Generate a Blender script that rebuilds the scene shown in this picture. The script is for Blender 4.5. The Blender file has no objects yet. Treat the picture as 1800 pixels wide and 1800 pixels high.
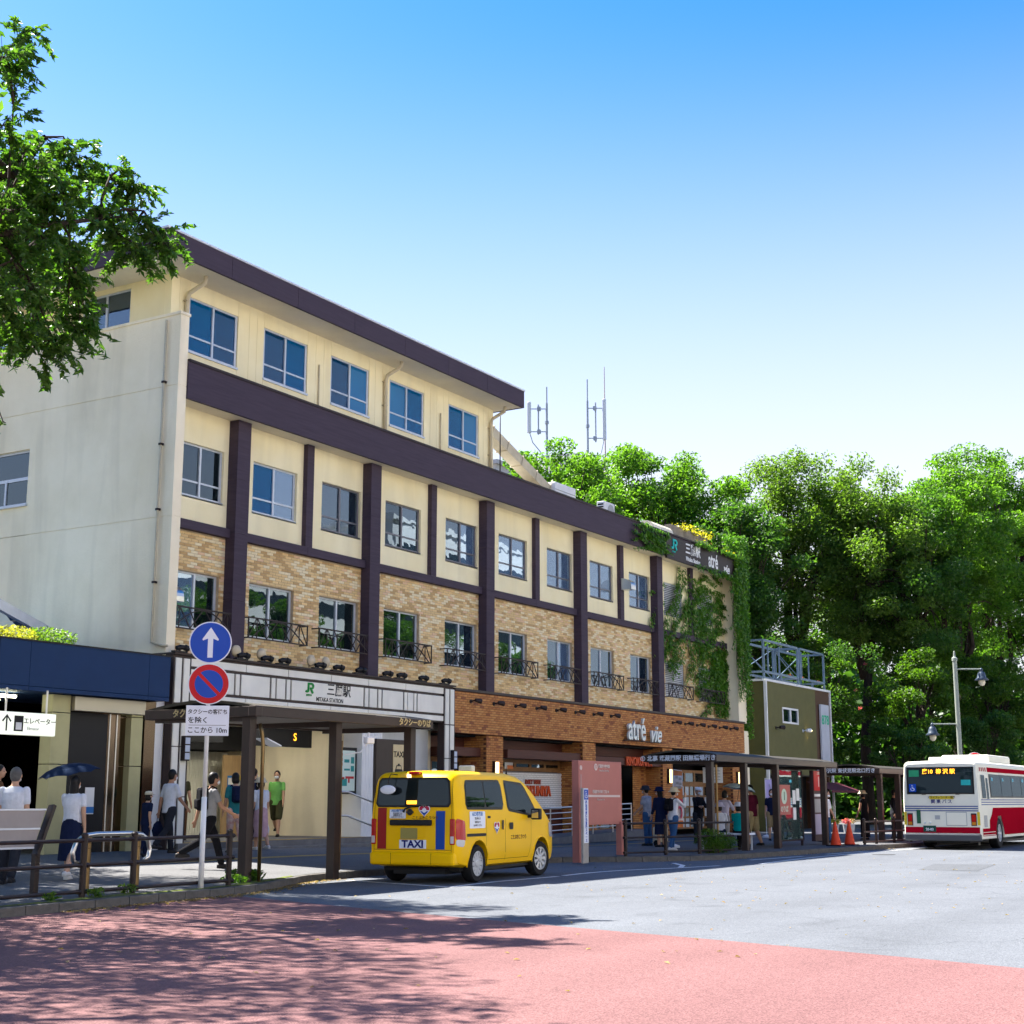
import bpy, bmesh, math, random
import numpy as np
from mathutils import Vector, Matrix, Euler
random.seed(7); RNG = np.random.default_rng(11)
PI = math.pi
SC = bpy.context.scene
COL = SC.collection
# ------------------------------------------------------------ camera, sky, sun, exposure
AZ = math.radians(31.2); F_PX = 2557.0; PITCH = math.atan((1408 - 900) / F_PX)
cam_d = bpy.data.cameras.new('camera'); cam = bpy.data.objects.new('camera', cam_d); COL.objects.link(cam)
cam.location = (-25.08, -24.2, 1.42)
_fw = Vector((math.cos(AZ) * math.cos(PITCH), math.sin(AZ) * math.cos(PITCH), math.sin(PITCH)))
cam.rotation_euler = _fw.to_track_quat('-Z', 'Y').to_euler()
cam_d.sensor_width = 36.0; cam_d.lens = 36.0 * F_PX / 1800.0
cam_d.clip_start = 0.1; cam_d.clip_end = 3000
SC.camera = cam
SUN_TO = Vector((0.02, 0.713, 1.0)).normalized()
SUN_EL = math.asin(SUN_TO.z); SUN_ROT = math.atan2(SUN_TO.x, SUN_TO.y)
world = bpy.data.worlds.new('World'); SC.world = world; world.use_nodes = True
wn = world.node_tree.nodes; wl = world.node_tree.links
sky = wn.new('ShaderNodeTexSky'); sky.sky_type = 'NISHITA'; sky.sun_disc = False
sky.sun_elevation = SUN_EL; sky.sun_rotation = SUN_ROT
sky.air_density = 1.0; sky.dust_density = 0.6; sky.ozone_density = 3.0; sky.altitude = 50
bg = wn['Background']; bg.inputs['Strength'].default_value = 0.0435
# pale haze thickening evenly towards the horizon all round
_tc = wn.new('ShaderNodeTexCoord'); _sx = wn.new('ShaderNodeSeparateXYZ'); wl.new(_tc.outputs['Generated'], _sx.inputs[0])
_mr = wn.new('ShaderNodeMapRange'); _mr.interpolation_type = 'SMOOTHSTEP'; wl.new(_sx.outputs['Z'], _mr.inputs['Value'])
_mr.inputs['From Min'].default_value = 0.54; _mr.inputs['From Max'].default_value = 0.12; _mr.inputs['To Min'].default_value = 0.0; _mr.inputs['To Max'].default_value = 0.92
_hs = wn.new('ShaderNodeHueSaturation'); _hs.inputs['Saturation'].default_value = 1.42; _hs.inputs['Hue'].default_value = 0.506; wl.new(sky.outputs['Color'], _hs.inputs['Color'])
_mx = wn.new('ShaderNodeMix'); _mx.data_type = 'RGBA'; wl.new(_mr.outputs['Result'], _mx.inputs['Factor']); wl.new(_hs.outputs['Color'], _mx.inputs['A']); _mx.inputs['B'].default_value = (3.75, 3.72, 3.85, 1)
wl.new(_mx.outputs['Result'], bg.inputs['Color'])
sun_d = bpy.data.lights.new('sun', 'SUN'); sun_d.energy = 3.05; sun_d.angle = math.radians(0.5); sun_d.color = (1.0, 0.95, 0.87)
sun = bpy.data.objects.new('sun', sun_d); COL.objects.link(sun)
sun.rotation_euler = (-SUN_TO).to_track_quat('-Z', 'Y').to_euler(); sun.location = (0, 0, 60)
SC.view_settings.view_transform = 'Standard'; SC.view_settings.look = 'None'
SC.view_settings.exposure = 2.8; SC.view_settings.gamma = 1.0; SC.view_settings.use_curve_mapping = False
SC.render.engine = 'CYCLES'
SC.cycles.max_bounces = 6; SC.cycles.transparent_max_bounces = 12; SC.cycles.use_denoising = True

# ------------------------------------------------------------ helpers
def lin(h):
    h = h.lstrip('#'); c = [int(h[i:i+2], 16) / 255 for i in (0, 2, 4)]
    return tuple(x / 12.92 if x <= 0.04045 else ((x + 0.055) / 1.055) ** 2.4 for x in c)
_M = {}
def mat(name, col, rough=0.6, var=0.0, vscale=3.0, bump=0.0, bscale=60.0, metal=0.0, spec=0.22, emit=None, estr=0.0, col2=None, stretch=None, trans=None, coat=0.0, streak=0.0):
    if name in _M: return _M[name]
    m = bpy.data.materials.new(name); m.use_nodes = True; _M[name] = m
    nt = m.node_tree; N = nt.nodes; L = nt.links; p = N['Principled BSDF']
    p.inputs['Roughness'].default_value = rough; p.inputs['Metallic'].default_value = metal
    p.inputs['Specular IOR Level'].default_value = spec
    if coat: p.inputs['Coat Weight'].default_value = coat; p.inputs['Coat Roughness'].default_value = 0.05
    col = lin(col) if isinstance(col, str) else col
    p.inputs['Base Color'].default_value = (*col, 1)
    tc = N.new('ShaderNodeTexCoord'); vec = tc.outputs['Object']
    if stretch:
        mp = N.new('ShaderNodeMapping'); mp.inputs['Scale'].default_value = stretch; L.new(vec, mp.inputs['Vector']); vec = mp.outputs['Vector']
    if var > 0 or col2:
        c2 = (lin(col2) if isinstance(col2, str) else col2) if col2 else tuple(x * (1 - var) for x in col)
        nz = N.new('ShaderNodeTexNoise'); nz.inputs['Scale'].default_value = vscale; nz.inputs['Detail'].default_value = 8; nz.inputs['Roughness'].default_value = 0.65
        L.new(vec, nz.inputs['Vector'])
        rp = N.new('ShaderNodeValToRGB'); rp.color_ramp.elements[0].position = 0.35; rp.color_ramp.elements[1].position = 0.65
        rp.color_ramp.elements[0].color = (*c2, 1); rp.color_ramp.elements[1].color = (*col, 1)
        L.new(nz.outputs['Fac'], rp.inputs['Fac']); out = rp.outputs['Color']
        if streak:
            mp2 = N.new('ShaderNodeMapping'); mp2.inputs['Scale'].default_value = (0.55, 0.55, 0.07); L.new(tc.outputs['Object'], mp2.inputs['Vector'])
            n2 = N.new('ShaderNodeTexNoise'); n2.inputs['Scale'].default_value = 2.5; n2.inputs['Detail'].default_value = 9; n2.inputs['Distortion'].default_value = 0.4; L.new(mp2.outputs['Vector'], n2.inputs['Vector'])
            r2 = N.new('ShaderNodeValToRGB'); r2.color_ramp.elements[0].position = 0.48; r2.color_ramp.elements[1].position = 0.80
            r2.color_ramp.elements[0].color = (0, 0, 0, 1); r2.color_ramp.elements[1].color = (streak, streak, streak, 1); L.new(n2.outputs['Fac'], r2.inputs['Fac'])
            mx = N.new('ShaderNodeMix'); mx.data_type = 'RGBA'; L.new(r2.outputs['Color'], mx.inputs['Factor']); L.new(out, mx.inputs['A']); mx.inputs['B'].default_value = (col[0] * .45, col[1] * .43, col[2] * .4, 1)
            out = mx.outputs['Result']
        L.new(out, p.inputs['Base Color'])
    if bump > 0:
        nb = N.new('ShaderNodeTexNoise'); nb.inputs['Scale'].default_value = bscale; nb.inputs['Detail'].default_value = 4; L.new(vec, nb.inputs['Vector'])
        b = N.new('ShaderNodeBump'); b.inputs['Strength'].default_value = bump; b.inputs['Distance'].default_value = 0.02
        L.new(nb.outputs['Fac'], b.inputs['Height']); L.new(b.outputs['Normal'], p.inputs['Normal'])
    if emit:
        e = lin(emit) if isinstance(emit, str) else emit
        p.inputs['Emission Color'].default_value = (*e, 1); p.inputs['Emission Strength'].default_value = estr
    return m

def glass(name, tint=(0.5, 0.6, 0.65), refl=0.12, see=0.6, dark=(0.01, 0.015, 0.02), rough=0.0, gc=0.95):
    """window pane: part see-through tint, part dark body, plus mirror reflection growing with angle"""
    if name in _M: return _M[name]
    m = bpy.data.materials.new(name); m.use_nodes = True; _M[name] = m
    nt = m.node_tree; N = nt.nodes; L = nt.links; N.remove(N['Principled BSDF']); o = N['Material Output']
    tr = N.new('ShaderNodeBsdfTransparent'); tr.inputs['Color'].default_value = (*tint, 1)
    df = N.new('ShaderNodeBsdfDiffuse'); df.inputs['Color'].default_value = (*dark, 1)
    m1 = N.new('ShaderNodeMixShader'); m1.inputs['Fac'].default_value = see; L.new(df.outputs[0], m1.inputs[1]); L.new(tr.outputs[0], m1.inputs[2])
    gl = N.new('ShaderNodeBsdfGlossy'); gl.inputs['Roughness'].default_value = rough; gl.inputs['Color'].default_value = (gc*.72, gc*.90, gc*1.08, 1)  # bluish glossy colour puts the blue of sky reflections into the pane
    fr = N.new('ShaderNodeFresnel'); fr.inputs['IOR'].default_value = 1.55
    ad = N.new('ShaderNodeMath'); ad.operation = 'ADD'; ad.use_clamp = True; ad.inputs[1].default_value = refl; L.new(fr.outputs[0], ad.inputs[0])
    m2 = N.new('ShaderNodeMixShader'); L.new(ad.outputs[0], m2.inputs['Fac']); L.new(m1.outputs[0], m2.inputs[1]); L.new(gl.outputs[0], m2.inputs[2])
    # slight waviness of the pane
    tc = N.new('ShaderNodeTexCoord'); nz = N.new('ShaderNodeTexNoise'); nz.inputs['Scale'].default_value = 1.3; L.new(tc.outputs['Object'], nz.inputs['Vector'])
    b = N.new('ShaderNodeBump'); b.inputs['Strength'].default_value = 0.05; b.inputs['Distance'].default_value = 0.05; L.new(nz.outputs['Fac'], b.inputs['Height']); L.new(b.outputs['Normal'], gl.inputs['Normal'])
    L.new(m2.outputs[0], o.inputs['Surface'])
    return m

def leafmat(name, col, col2, trans=0.5):
    if name in _M: return _M[name]
    m = bpy.data.materials.new(name); m.use_nodes = True; _M[name] = m
    nt = m.node_tree; N = nt.nodes; L = nt.links; p = N['Principled BSDF']; o = N['Material Output']
    g = N.new('ShaderNodeNewGeometry'); rp = N.new('ShaderNodeValToRGB')
    rp.color_ramp.elements[0].color = (*col, 1); rp.color_ramp.elements[1].color = (*col2, 1)
    L.new(g.outputs['Random Per Island'], rp.inputs['Fac']); L.new(rp.outputs['Color'], p.inputs['Base Color'])
    p.inputs['Roughness'].default_value = 0.45; p.inputs['Specular IOR Level'].default_value = 0.35
    tl = N.new('ShaderNodeBsdfTranslucent'); mc = N.new('ShaderNodeMix'); mc.data_type = 'RGBA'; mc.blend_type = 'MULTIPLY'; mc.inputs['Factor'].default_value = 1
    L.new(rp.outputs['Color'], mc.inputs['A']); mc.inputs['B'].default_value = (1.7, 2.0, 0.6, 1); L.new(mc.outputs['Result'], tl.inputs['Color'])
    mx = N.new('ShaderNodeMixShader'); mx.inputs['Fac'].default_value = trans; L.new(p.outputs[0], mx.inputs[1]); L.new(tl.outputs[0], mx.inputs[2])
    L.new(mx.outputs[0], o.inputs['Surface'])
    return m

def _sm(me, smooth):
    if smooth and len(me.polygons): me.polygons.foreach_set('use_smooth', np.ones(len(me.polygons), dtype=bool))
class MB:
    """collects shapes, builds ONE mesh object"""
    def __init__(s): s.v = []; s.f = []; s.m = []; s.mi = 0
    def add(s, vs, fs):
        n = len(s.v); s.v += [tuple(v) for v in vs]; s.f += [tuple(i + n for i in f) for f in fs]; s.m += [s.mi] * len(fs); return s
    def box(s, x0, x1, y0, y1, z0, z1):
        v = [(x0,y0,z0),(x1,y0,z0),(x1,y1,z0),(x0,y1,z0),(x0,y0,z1),(x1,y0,z1),(x1,y1,z1),(x0,y1,z1)]
        return s.add(v, [(0,3,2,1),(4,5,6,7),(0,1,5,4),(1,2,6,5),(2,3,7,6),(3,0,4,7)])
    def bbox(s, x0, x1, y0, y1, z0, z1, b=0.01):
        """box with bevelled edges"""
        b = min(b, (x1-x0)/2.01, (y1-y0)/2.01, (z1-z0)/2.01)
        bm = bmesh.new(); bmesh.ops.create_cube(bm, size=1)
        for v in bm.verts: v.co = Vector(((x0+x1)/2 + v.co.x*(x1-x0), (y0+y1)/2 + v.co.y*(y1-y0), (z0+z1)/2 + v.co.z*(z1-z0)))
        bmesh.ops.bevel(bm, geom=bm.edges[:], offset=b, segments=2, affect='EDGES', profile=0.5)
        bm.verts.index_update(); vs = [v.co[:] for v in bm.verts]; fs = [[v.index for v in f.verts] for f in bm.faces]; bm.free()
        return s.add(vs, fs)
    def bar(s, a, b, w, h=None, up=(0,0,1)):
        h = h or w; a = Vector(a); b = Vector(b); d = (b-a).normalized(); u = Vector(up)
        if abs(d.dot(u)) > 0.98: u = Vector((1,0,0))
        r = d.cross(u).normalized(); u = r.cross(d)
        v = []
        for p in (a, b):
            for sx, sz in ((-1,-1),(1,-1),(1,1),(-1,1)): v.append(p + r*sx*w/2 + u*sz*h/2)
        return s.add(v, [(3,2,1,0),(4,5,6,7),(0,1,5,4),(1,2,6,5),(2,3,7,6),(3,0,4,7)])
    def tube(s, pts, r, n=8, caps=True, closed=False):
        pts = [Vector(p) for p in pts]; rs = r if isinstance(r, (list, tuple)) else [r]*len(pts)
        v = []; k = len(pts); prev = None
        for i, p in enumerate(pts):
            if closed: d = pts[(i+1) % k] - pts[i-1]
            else: d = pts[min(i+1, k-1)] - pts[max(i-1, 0)]
            d = d.normalized() if d.length > 1e-9 else Vector((0,0,1))
            if prev is None:
                u = Vector((0,0,1)) if abs(d.z) < 0.9 else Vector((1,0,0))
            else: u = prev
            u = (u - d*u.dot(d)); u = u.normalized() if u.length > 1e-6 else Vector((0,1,0)); prev = u; w = d.cross(u)
            for j in range(n):
                a = 2*PI*j/n; v.append(p + (u*math.cos(a) + w*math.sin(a))*rs[i])
        f = []
        for i in range(k if closed else k-1):
            i2 = (i+1) % k
            for j in range(n): f.append((i*n+j, i*n+(j+1)%n, i2*n+(j+1)%n, i2*n+j))
        if caps and not closed: f += [tuple(range(n-1, -1, -1)), tuple((k-1)*n+j for j in range(n))]
        return s.add(v, f)
    def lathe(s, prof, c=(0,0,0), n=16, axis='z', caps=True):
        """prof: (r, h) list along axis"""
        v = []; f = []
        for r, h in prof:
            for j in range(n):
                a = 2*PI*j/n; x, y = r*math.cos(a), r*math.sin(a)
                p = (x, y, h) if axis == 'z' else ((x, h, y) if axis == 'y' else (h, x, y))
                v.append((c[0]+p[0], c[1]+p[1], c[2]+p[2]))
        k = len(prof)
        for i in range(k-1):
            for j in range(n): f.append((i*n+j, i*n+(j+1)%n, (i+1)*n+(j+1)%n, (i+1)*n+j))
        if caps: f += [tuple(range(n-1, -1, -1)), tuple((k-1)*n+j for j in range(n))]
        return s.add(v, f)
    def ell(s, c, r, n=12, m=8, rot=None):
        v = [(0,0,-1)]; f = []
        for i in range(1, m):
            t = -PI/2 + PI*i/m
            for j in range(n): v.append((math.cos(t)*math.cos(2*PI*j/n), math.cos(t)*math.sin(2*PI*j/n), math.sin(t)))
        v.append((0,0,1))
        for j in range(n): f.append((0, 1+(j+1)%n, 1+j))
        for i in range(m-2):
            for j in range(n): f.append((1+i*n+j, 1+i*n+(j+1)%n, 1+(i+1)*n+(j+1)%n, 1+(i+1)*n+j))
        T = len(v)-1
        for j in range(n): f.append((T, 1+(m-2)*n+j, 1+(m-2)*n+(j+1)%n))
        R = rot if rot is not None else Matrix.Identity(3); c = Vector(c)
        return s.add([c + R @ Vector((p[0]*r[0], p[1]*r[1], p[2]*r[2])) for p in v], f)
    def poly(s, pts, d):
        """flat polygon extruded by vector d"""
        n = len(pts); d = Vector(d); v = [Vector(p) for p in pts]; v += [p + d for p in v]
        f = [tuple(range(n)), tuple(range(2*n-1, n-1, -1))] + [(i, i+n, (i+1)%n+n, (i+1)%n) for i in range(n)]
        return s.add(v, f)
    def build(s, name, mats, parent=None, smooth=False, loc=None):
        me = bpy.data.meshes.new(name); me.from_pydata(s.v, [], s.f)
        mats = mats if isinstance(mats, (list, tuple)) else [mats]
        for m in mats: me.materials.append(m)
        if len(mats) > 1: me.polygons.foreach_set('material_index', s.m)
        _sm(me, smooth); me.update()
        o = bpy.data.objects.new(name, me); COL.objects.link(o)
        if parent: o.parent = parent
        if loc: o.location = loc
        return o
def fix_normals(o):
    bm = bmesh.new(); bm.from_mesh(o.data); bmesh.ops.recalc_face_normals(bm, faces=bm.faces[:]); bm.to_mesh(o.data); bm.free(); return o
def inst(name, me, parent, M4=None):
    o = bpy.data.objects.new(name, me); COL.objects.link(o); o.parent = parent
    if M4 is not None: o.matrix_local = M4
    return o
def tag(o, label=None, cat=None, group=None, kind=None):
    if label: o['label'] = label
    if cat: o['category'] = cat
    if group: o['group'] = group
    if kind: o['kind'] = kind
    return o
def thing(name, loc, rz=0, label=None, cat=None, group=None):
    o = bpy.data.objects.new(name, None); o.empty_display_size = 0.3; COL.objects.link(o); o.location = loc; o.rotation_euler = (0, 0, rz)
    return tag(o, label, cat, group)
def copy_tree(o, parent=None):
    c = o.copy(); COL.objects.link(c); c.parent = parent
    for ch in list(o.children): copy_tree(ch, c)
    return c
FRONT = Matrix(((1,0,0),(0,0,-1),(0,1,0)))     # text facing -Y: text x -> +X, text y -> +Z
LEFTF = Matrix(((0,0,-1),(-1,0,0),(0,1,0)))    # text facing -X: text x -> -Y
def text(s, size, loc, m, parent=None, rot=FRONT, ext=0.003, align='CENTER', off=0.0, sx=1.0, shear=0.0, name='lettering', space=1.0, bevel=0):
    cu = bpy.data.curves.new(name, 'FONT'); cu.body = s; cu.size = size; cu.align_x = align; cu.align_y = 'CENTER'
    cu.extrude = ext; cu.offset = off; cu.shear = shear; cu.space_character = space; cu.resolution_u = 3
    t = bpy.data.objects.new(name + '_tmp', cu); COL.objects.link(t)
    dg = bpy.context.evaluated_depsgraph_get(); me = bpy.data.meshes.new_from_object(t.evaluated_get(dg))
    bpy.data.objects.remove(t); bpy.data.curves.remove(cu)
    me.name = name; me.materials.clear(); me.materials.append(m)
    if sx != 1.0:
        for v in me.vertices: v.co.x *= sx
    o = bpy.data.objects.new(name, me); COL.objects.link(o)
    if parent: o.parent = parent
    M4 = rot.to_4x4(); M4.translation = Vector(loc); o.matrix_local = M4
    return o
def evalmesh(o):
    dg = bpy.context.evaluated_depsgraph_get(); me = bpy.data.meshes.new_from_object(o.evaluated_get(dg)); old = o.data
    o.modifiers.clear(); o.data = me; bpy.data.meshes.remove(old); return o
def stroke(mb, pts, w, z=0.0, d=0.01):
    """flat ribbon along 2-D points (x,z in the FRONT plane handled by caller as x,y) extruded by d"""
    P = [Vector((p[0], p[1])) for p in pts]; n = len(P); Lf = []; Rt = []
    for i in range(n):
        t = (P[min(i+1, n-1)] - P[max(i-1, 0)]).normalized(); nn = Vector((-t.y, t.x)); ww = w[i] if isinstance(w, (list, tuple)) else w
        Lf.append(P[i] + nn*ww/2); Rt.append(P[i] - nn*ww/2)
    for i in range(n-1):
        q = [Lf[i], Lf[i+1], Rt[i+1], Rt[i]]; mb.poly([(a.x, a.y, z) for a in q], (0, 0, d))
def arc(cx, cy, r, a0, a1, n=12, ry=None):
    return [(cx + r*math.cos(math.radians(a0 + (a1-a0)*i/n)), cy + (ry or r)*math.sin(math.radians(a0 + (a1-a0)*i/n))) for i in range(n+1)]
# ------------------------------------------------------------ ground, road, pavement
KP = [(-60,-14.8),(-30,-11.3),(-12.5,-9.2),(-7.75,-8.64),(-6.2,-8.2),(-4.6,-7.45),(-3,-7.05),(1,-6.95),(5,-6.9),(6.0,-7.3),(6.8,-8.3),(8.0,-9.2),(9.6,-9.65),(14,-10.05),(20,-10.6),(40,-12.5),(90,-17)]
def catmull(P, step):
    out = []
    for i in range(len(P)-1):
        p0 = Vector(P[max(i-1,0)]); p1 = Vector(P[i]); p2 = Vector(P[i+1]); p3 = Vector(P[min(i+2,len(P)-1)])
        n = max(2, int((p2-p1).length/0.1))
        for k in range(n):
            t = k/n; a = 0.5*((2*p1) + (p2-p0)*t + (2*p0-5*p1+4*p2-p3)*t*t + (3*p1-p0-3*p2+p3)*t**3); out.append(a)
    out.append(Vector(P[-1])); res = [out[0]]; acc = 0
    for a, b in zip(out, out[1:]):
        acc += (b-a).length
        if acc >= step: res.append(b); acc = 0
    return res
KERB = catmull(KP, 0.6)
def kerb_y(x):
    for a, b in zip(KERB, KERB[1:]):
        if a.x <= x <= b.x or b.x <= x <= a.x:
            t = (x-a.x)/(b.x-a.x) if abs(b.x-a.x) > 1e-6 else 0; return a.y + (b.y-a.y)*t
    return -9
def walk_z(x, y):
    zb = max(0.13, min(0.37, 0.37-0.016*x)); ky = kerb_y(x); t = min(1, max(0, (y-ky-0.4)/(-1.0-ky-0.4)))
    return 0.13 + (zb-0.13)*t
def asphalt(name, c, c2, grain=1.0, rough=0.9, patch=0.25, crack=0.0007):
    m = bpy.data.materials.new(name); m.use_nodes = True; nt = m.node_tree; N = nt.nodes; L = nt.links; p = N['Principled BSDF']
    p.inputs['Roughness'].default_value = rough; p.inputs['Specular IOR Level'].default_value = 0.15
    g = N.new('ShaderNodeNewGeometry')
    n1 = N.new('ShaderNodeTexNoise'); n1.inputs['Scale'].default_value = 0.35; n1.inputs['Detail'].default_value = 9; n1.inputs['Roughness'].default_value = 0.7; L.new(g.outputs['Position'], n1.inputs['Vector'])
    r1 = N.new('ShaderNodeValToRGB'); r1.color_ramp.elements[0].position = 0.3; r1.color_ramp.elements[1].position = 0.72
    r1.color_ramp.elements[0].color = (*c2, 1); r1.color_ramp.elements[1].color = (*c, 1); L.new(n1.outputs['Fac'], r1.inputs['Fac'])
    v = N.new('ShaderNodeTexVoronoi'); v.inputs['Scale'].default_value = 70; L.new(g.outputs['Position'], v.inputs['Vector'])
    r2 = N.new('ShaderNodeMapRange'); r2.inputs['To Min'].default_value = 1 - 0.30*grain; r2.inputs['To Max'].default_value = 1 + 0.35*grain
    L.new(v.outputs['Color'], r2.inputs['Value'])
    mx = N.new('ShaderNodeMix'); mx.data_type = 'RGBA'; mx.blend_type = 'MULTIPLY'; mx.inputs['Factor'].default_value = 1
    L.new(r1.outputs['Color'], mx.inputs['A']); L.new(r2.outputs['Result'], mx.inputs['B'])
    # oil stains and wear with their own shapes
    n3 = N.new('ShaderNodeTexNoise'); n3.inputs['Scale'].default_value = 1.1; n3.inputs['Detail'].default_value = 6; n3.inputs['Distortion'].default_value = 0.6; L.new(g.outputs['Position'], n3.inputs['Vector'])
    r3 = N.new('ShaderNodeValToRGB'); r3.color_ramp.elements[0].position = 0.58; r3.color_ramp.elements[1].position = 0.75
    r3.color_ramp.elements[0].color = (1, 1, 1, 1); r3.color_ramp.elements[1].color = (1-patch, 1-patch, 1-patch, 1); L.new(n3.outputs['Fac'], r3.inputs['Fac'])
    m2 = N.new('ShaderNodeMix'); m2.data_type = 'RGBA'; m2.blend_type = 'MULTIPLY'; m2.inputs['Factor'].default_value = 1
    L.new(mx.outputs['Result'], m2.inputs['A']); L.new(r3.outputs['Color'], m2.inputs['B']); L.new(m2.outputs['Result'], p.inputs['Base Color'])
    # faint wheel tracks along the road
    mt = N.new('ShaderNodeMapping'); mt.inputs['Scale'].default_value = (0.035, 0.75, 1); L.new(g.outputs['Position'], mt.inputs['Vector'])
    n4 = N.new('ShaderNodeTexNoise'); n4.inputs['Scale'].default_value = 1.0; n4.inputs['Detail'].default_value = 5; L.new(mt.outputs['Vector'], n4.inputs['Vector'])
    r4 = N.new('ShaderNodeMapRange'); r4.inputs['From Min'].default_value = 0.3; r4.inputs['From Max'].default_value = 0.7; r4.inputs['To Min'].default_value = 0.88; r4.inputs['To Max'].default_value = 1.06; L.new(n4.outputs['Fac'], r4.inputs['Value'])
    m5 = N.new('ShaderNodeMix'); m5.data_type = 'RGBA'; m5.blend_type = 'MULTIPLY'; m5.inputs['Factor'].default_value = 1; L.new(m2.outputs['Result'], m5.inputs['A']); L.new(r4.outputs['Result'], m5.inputs['B']); m2 = m5
    # hairline cracks
    vc = N.new('ShaderNodeTexVoronoi'); vc.feature = 'DISTANCE_TO_EDGE'; vc.inputs['Scale'].default_value = 0.22
    nd = N.new('ShaderNodeTexNoise'); nd.inputs['Scale'].default_value = 1.5; nd.inputs['Detail'].default_value = 5; L.new(g.outputs['Position'], nd.inputs['Vector'])
    va = N.new('ShaderNodeMix'); va.data_type = 'RGBA'; va.inputs['Factor'].default_value = 0.35; L.new(g.outputs['Position'], va.inputs['A']); L.new(nd.outputs['Color'], va.inputs['B']); L.new(va.outputs['Result'], vc.inputs['Vector'])
    lt = N.new('ShaderNodeMath'); lt.operation = 'LESS_THAN'; lt.inputs[1].default_value = crack; L.new(vc.outputs['Distance'], lt.inputs[0])
    m3 = N.new('ShaderNodeMix'); m3.data_type = 'RGBA'; L.new(lt.outputs[0], m3.inputs['Factor']); L.new(m2.outputs['Result'], m3.inputs['A']); m3.inputs['B'].default_value = (c[0]*.5, c[1]*.5, c[2]*.5, 1)
    L.new(m3.outputs['Result'], p.inputs['Base Color'])
    b = N.new('ShaderNodeBump'); b.inputs['Strength'].default_value = 0.6; b.inputs['Distance'].default_value = 0.006; L.new(v.outputs['Distance'], b.inputs['Height']); L.new(b.outputs['Normal'], p.inputs['Normal'])
    _M[name] = m; return m
m_asph = asphalt('asphalt', (0.122, 0.131, 0.145), (0.100, 0.107, 0.119))
m_red = asphalt('red_asphalt', (0.176, 0.089, 0.086), (0.148, 0.074, 0.072), 1.2, patch=0.12, crack=-1)
m_walk = asphalt('pavement_asphalt', (0.145, 0.145, 0.15), (0.105, 0.105, 0.108))
m_line = mat('road_paint', (0.72, 0.72, 0.70), 0.7, 0.35, 9)
m_ground = mat('ground_soil', (0.10, 0.085, 0.06), 0.95, 0.4, 0.6, 0.3, 8)
m_kerb = mat('kerb_concrete', (0.16, 0.15, 0.135), 0.9, 0.5, 2.5, 0.4, 30)
g = MB(); g.add([(-1500,-1500,-0.012),(1500,-1500,-0.012),(1500,1500,-0.012),(-1500,1500,-0.012)], [(0,1,2,3)])
tag(g.build('ground', m_ground), kind='structure')
road = MB(); road.add([(-90,-110,0),(140,-110,0),(140,3,0),(-90,3,0)], [(0,1,2,3)])
tag(road.build('road', m_asph), kind='structure')
rs = MB(); ed = [(-7.3,-8.0),(-7.88,-9.2),(-9.14,-13.0),(-10.0,-15.9),(-10.6,-18.1),(-11.6,-21.2),(-14.5,-31),(-18,-44)]
rs.add([(-90,-44,0.004),(-90,-6,0.004)] + [(x,y,0.004) for x,y in ed], [tuple(range(9,-1,-1))])
o_ = rs.build('red_road_surface', m_red); fix_normals(o_); tag(o_, kind='structure')
if o_.data.polygons[0].normal.z < 0: o_.data.flip_normals()
# pavement sheet
xs = np.concatenate([np.arange(-60,-14,3.0), np.arange(-14,30,0.5), np.arange(30,91,4.0)])
pv = MB(); vs = []; fs = []; ny = 10
for x in xs:
    ky = kerb_y(x)+0.13
    for j in range(ny):
        y = ky + (6-ky)*(j/(ny-1)); vs.append((x, y, walk_z(x, y)))
for i in range(len(xs)-1):
    for j in range(ny-1): a = i*ny+j; fs.append((a, a+ny, a+ny+1, a+1))
pv.add(vs, fs); pave = tag(pv.build('pavement', m_walk), kind='structure')
pg = MB(); pg.add([(-90,5.9,0.15),(140,5.9,0.15),(140,150,0.15),(-90,150,0.15)], [(0,1,2,3)]); tag(pg.build('park_ground', m_ground), kind='structure')
# kerb stones, one by one
kerb_root = thing('kerb', (0,0,0)); tag(kerb_root, kind='structure')
ks = MB(); ks.bbox(-0.295,0.295,-0.0,0.17,-0.02,0.125,0.012); kme = None
for i,(a,b) in enumerate(zip(KERB, KERB[1:])):
    if a.x < -16 or a.x > 45: continue
    ang = math.atan2(b.y-a.y, b.x-a.x); mid = (a+b)/2; Ls = (b-a).length
    M4 = Matrix.Translation((mid.x, mid.y, random.uniform(-.004,.004))) @ Matrix.Rotation(ang+random.uniform(-.006,.006),4,'Z') @ Matrix.Diagonal((Ls/0.6,1,1,1))
    if kme is None: o = ks.build('kerb_stone', m_kerb, kerb_root); o.matrix_local = M4; kme = o.data
    else: inst('kerb_stone', kme, kerb_root, M4)
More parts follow.
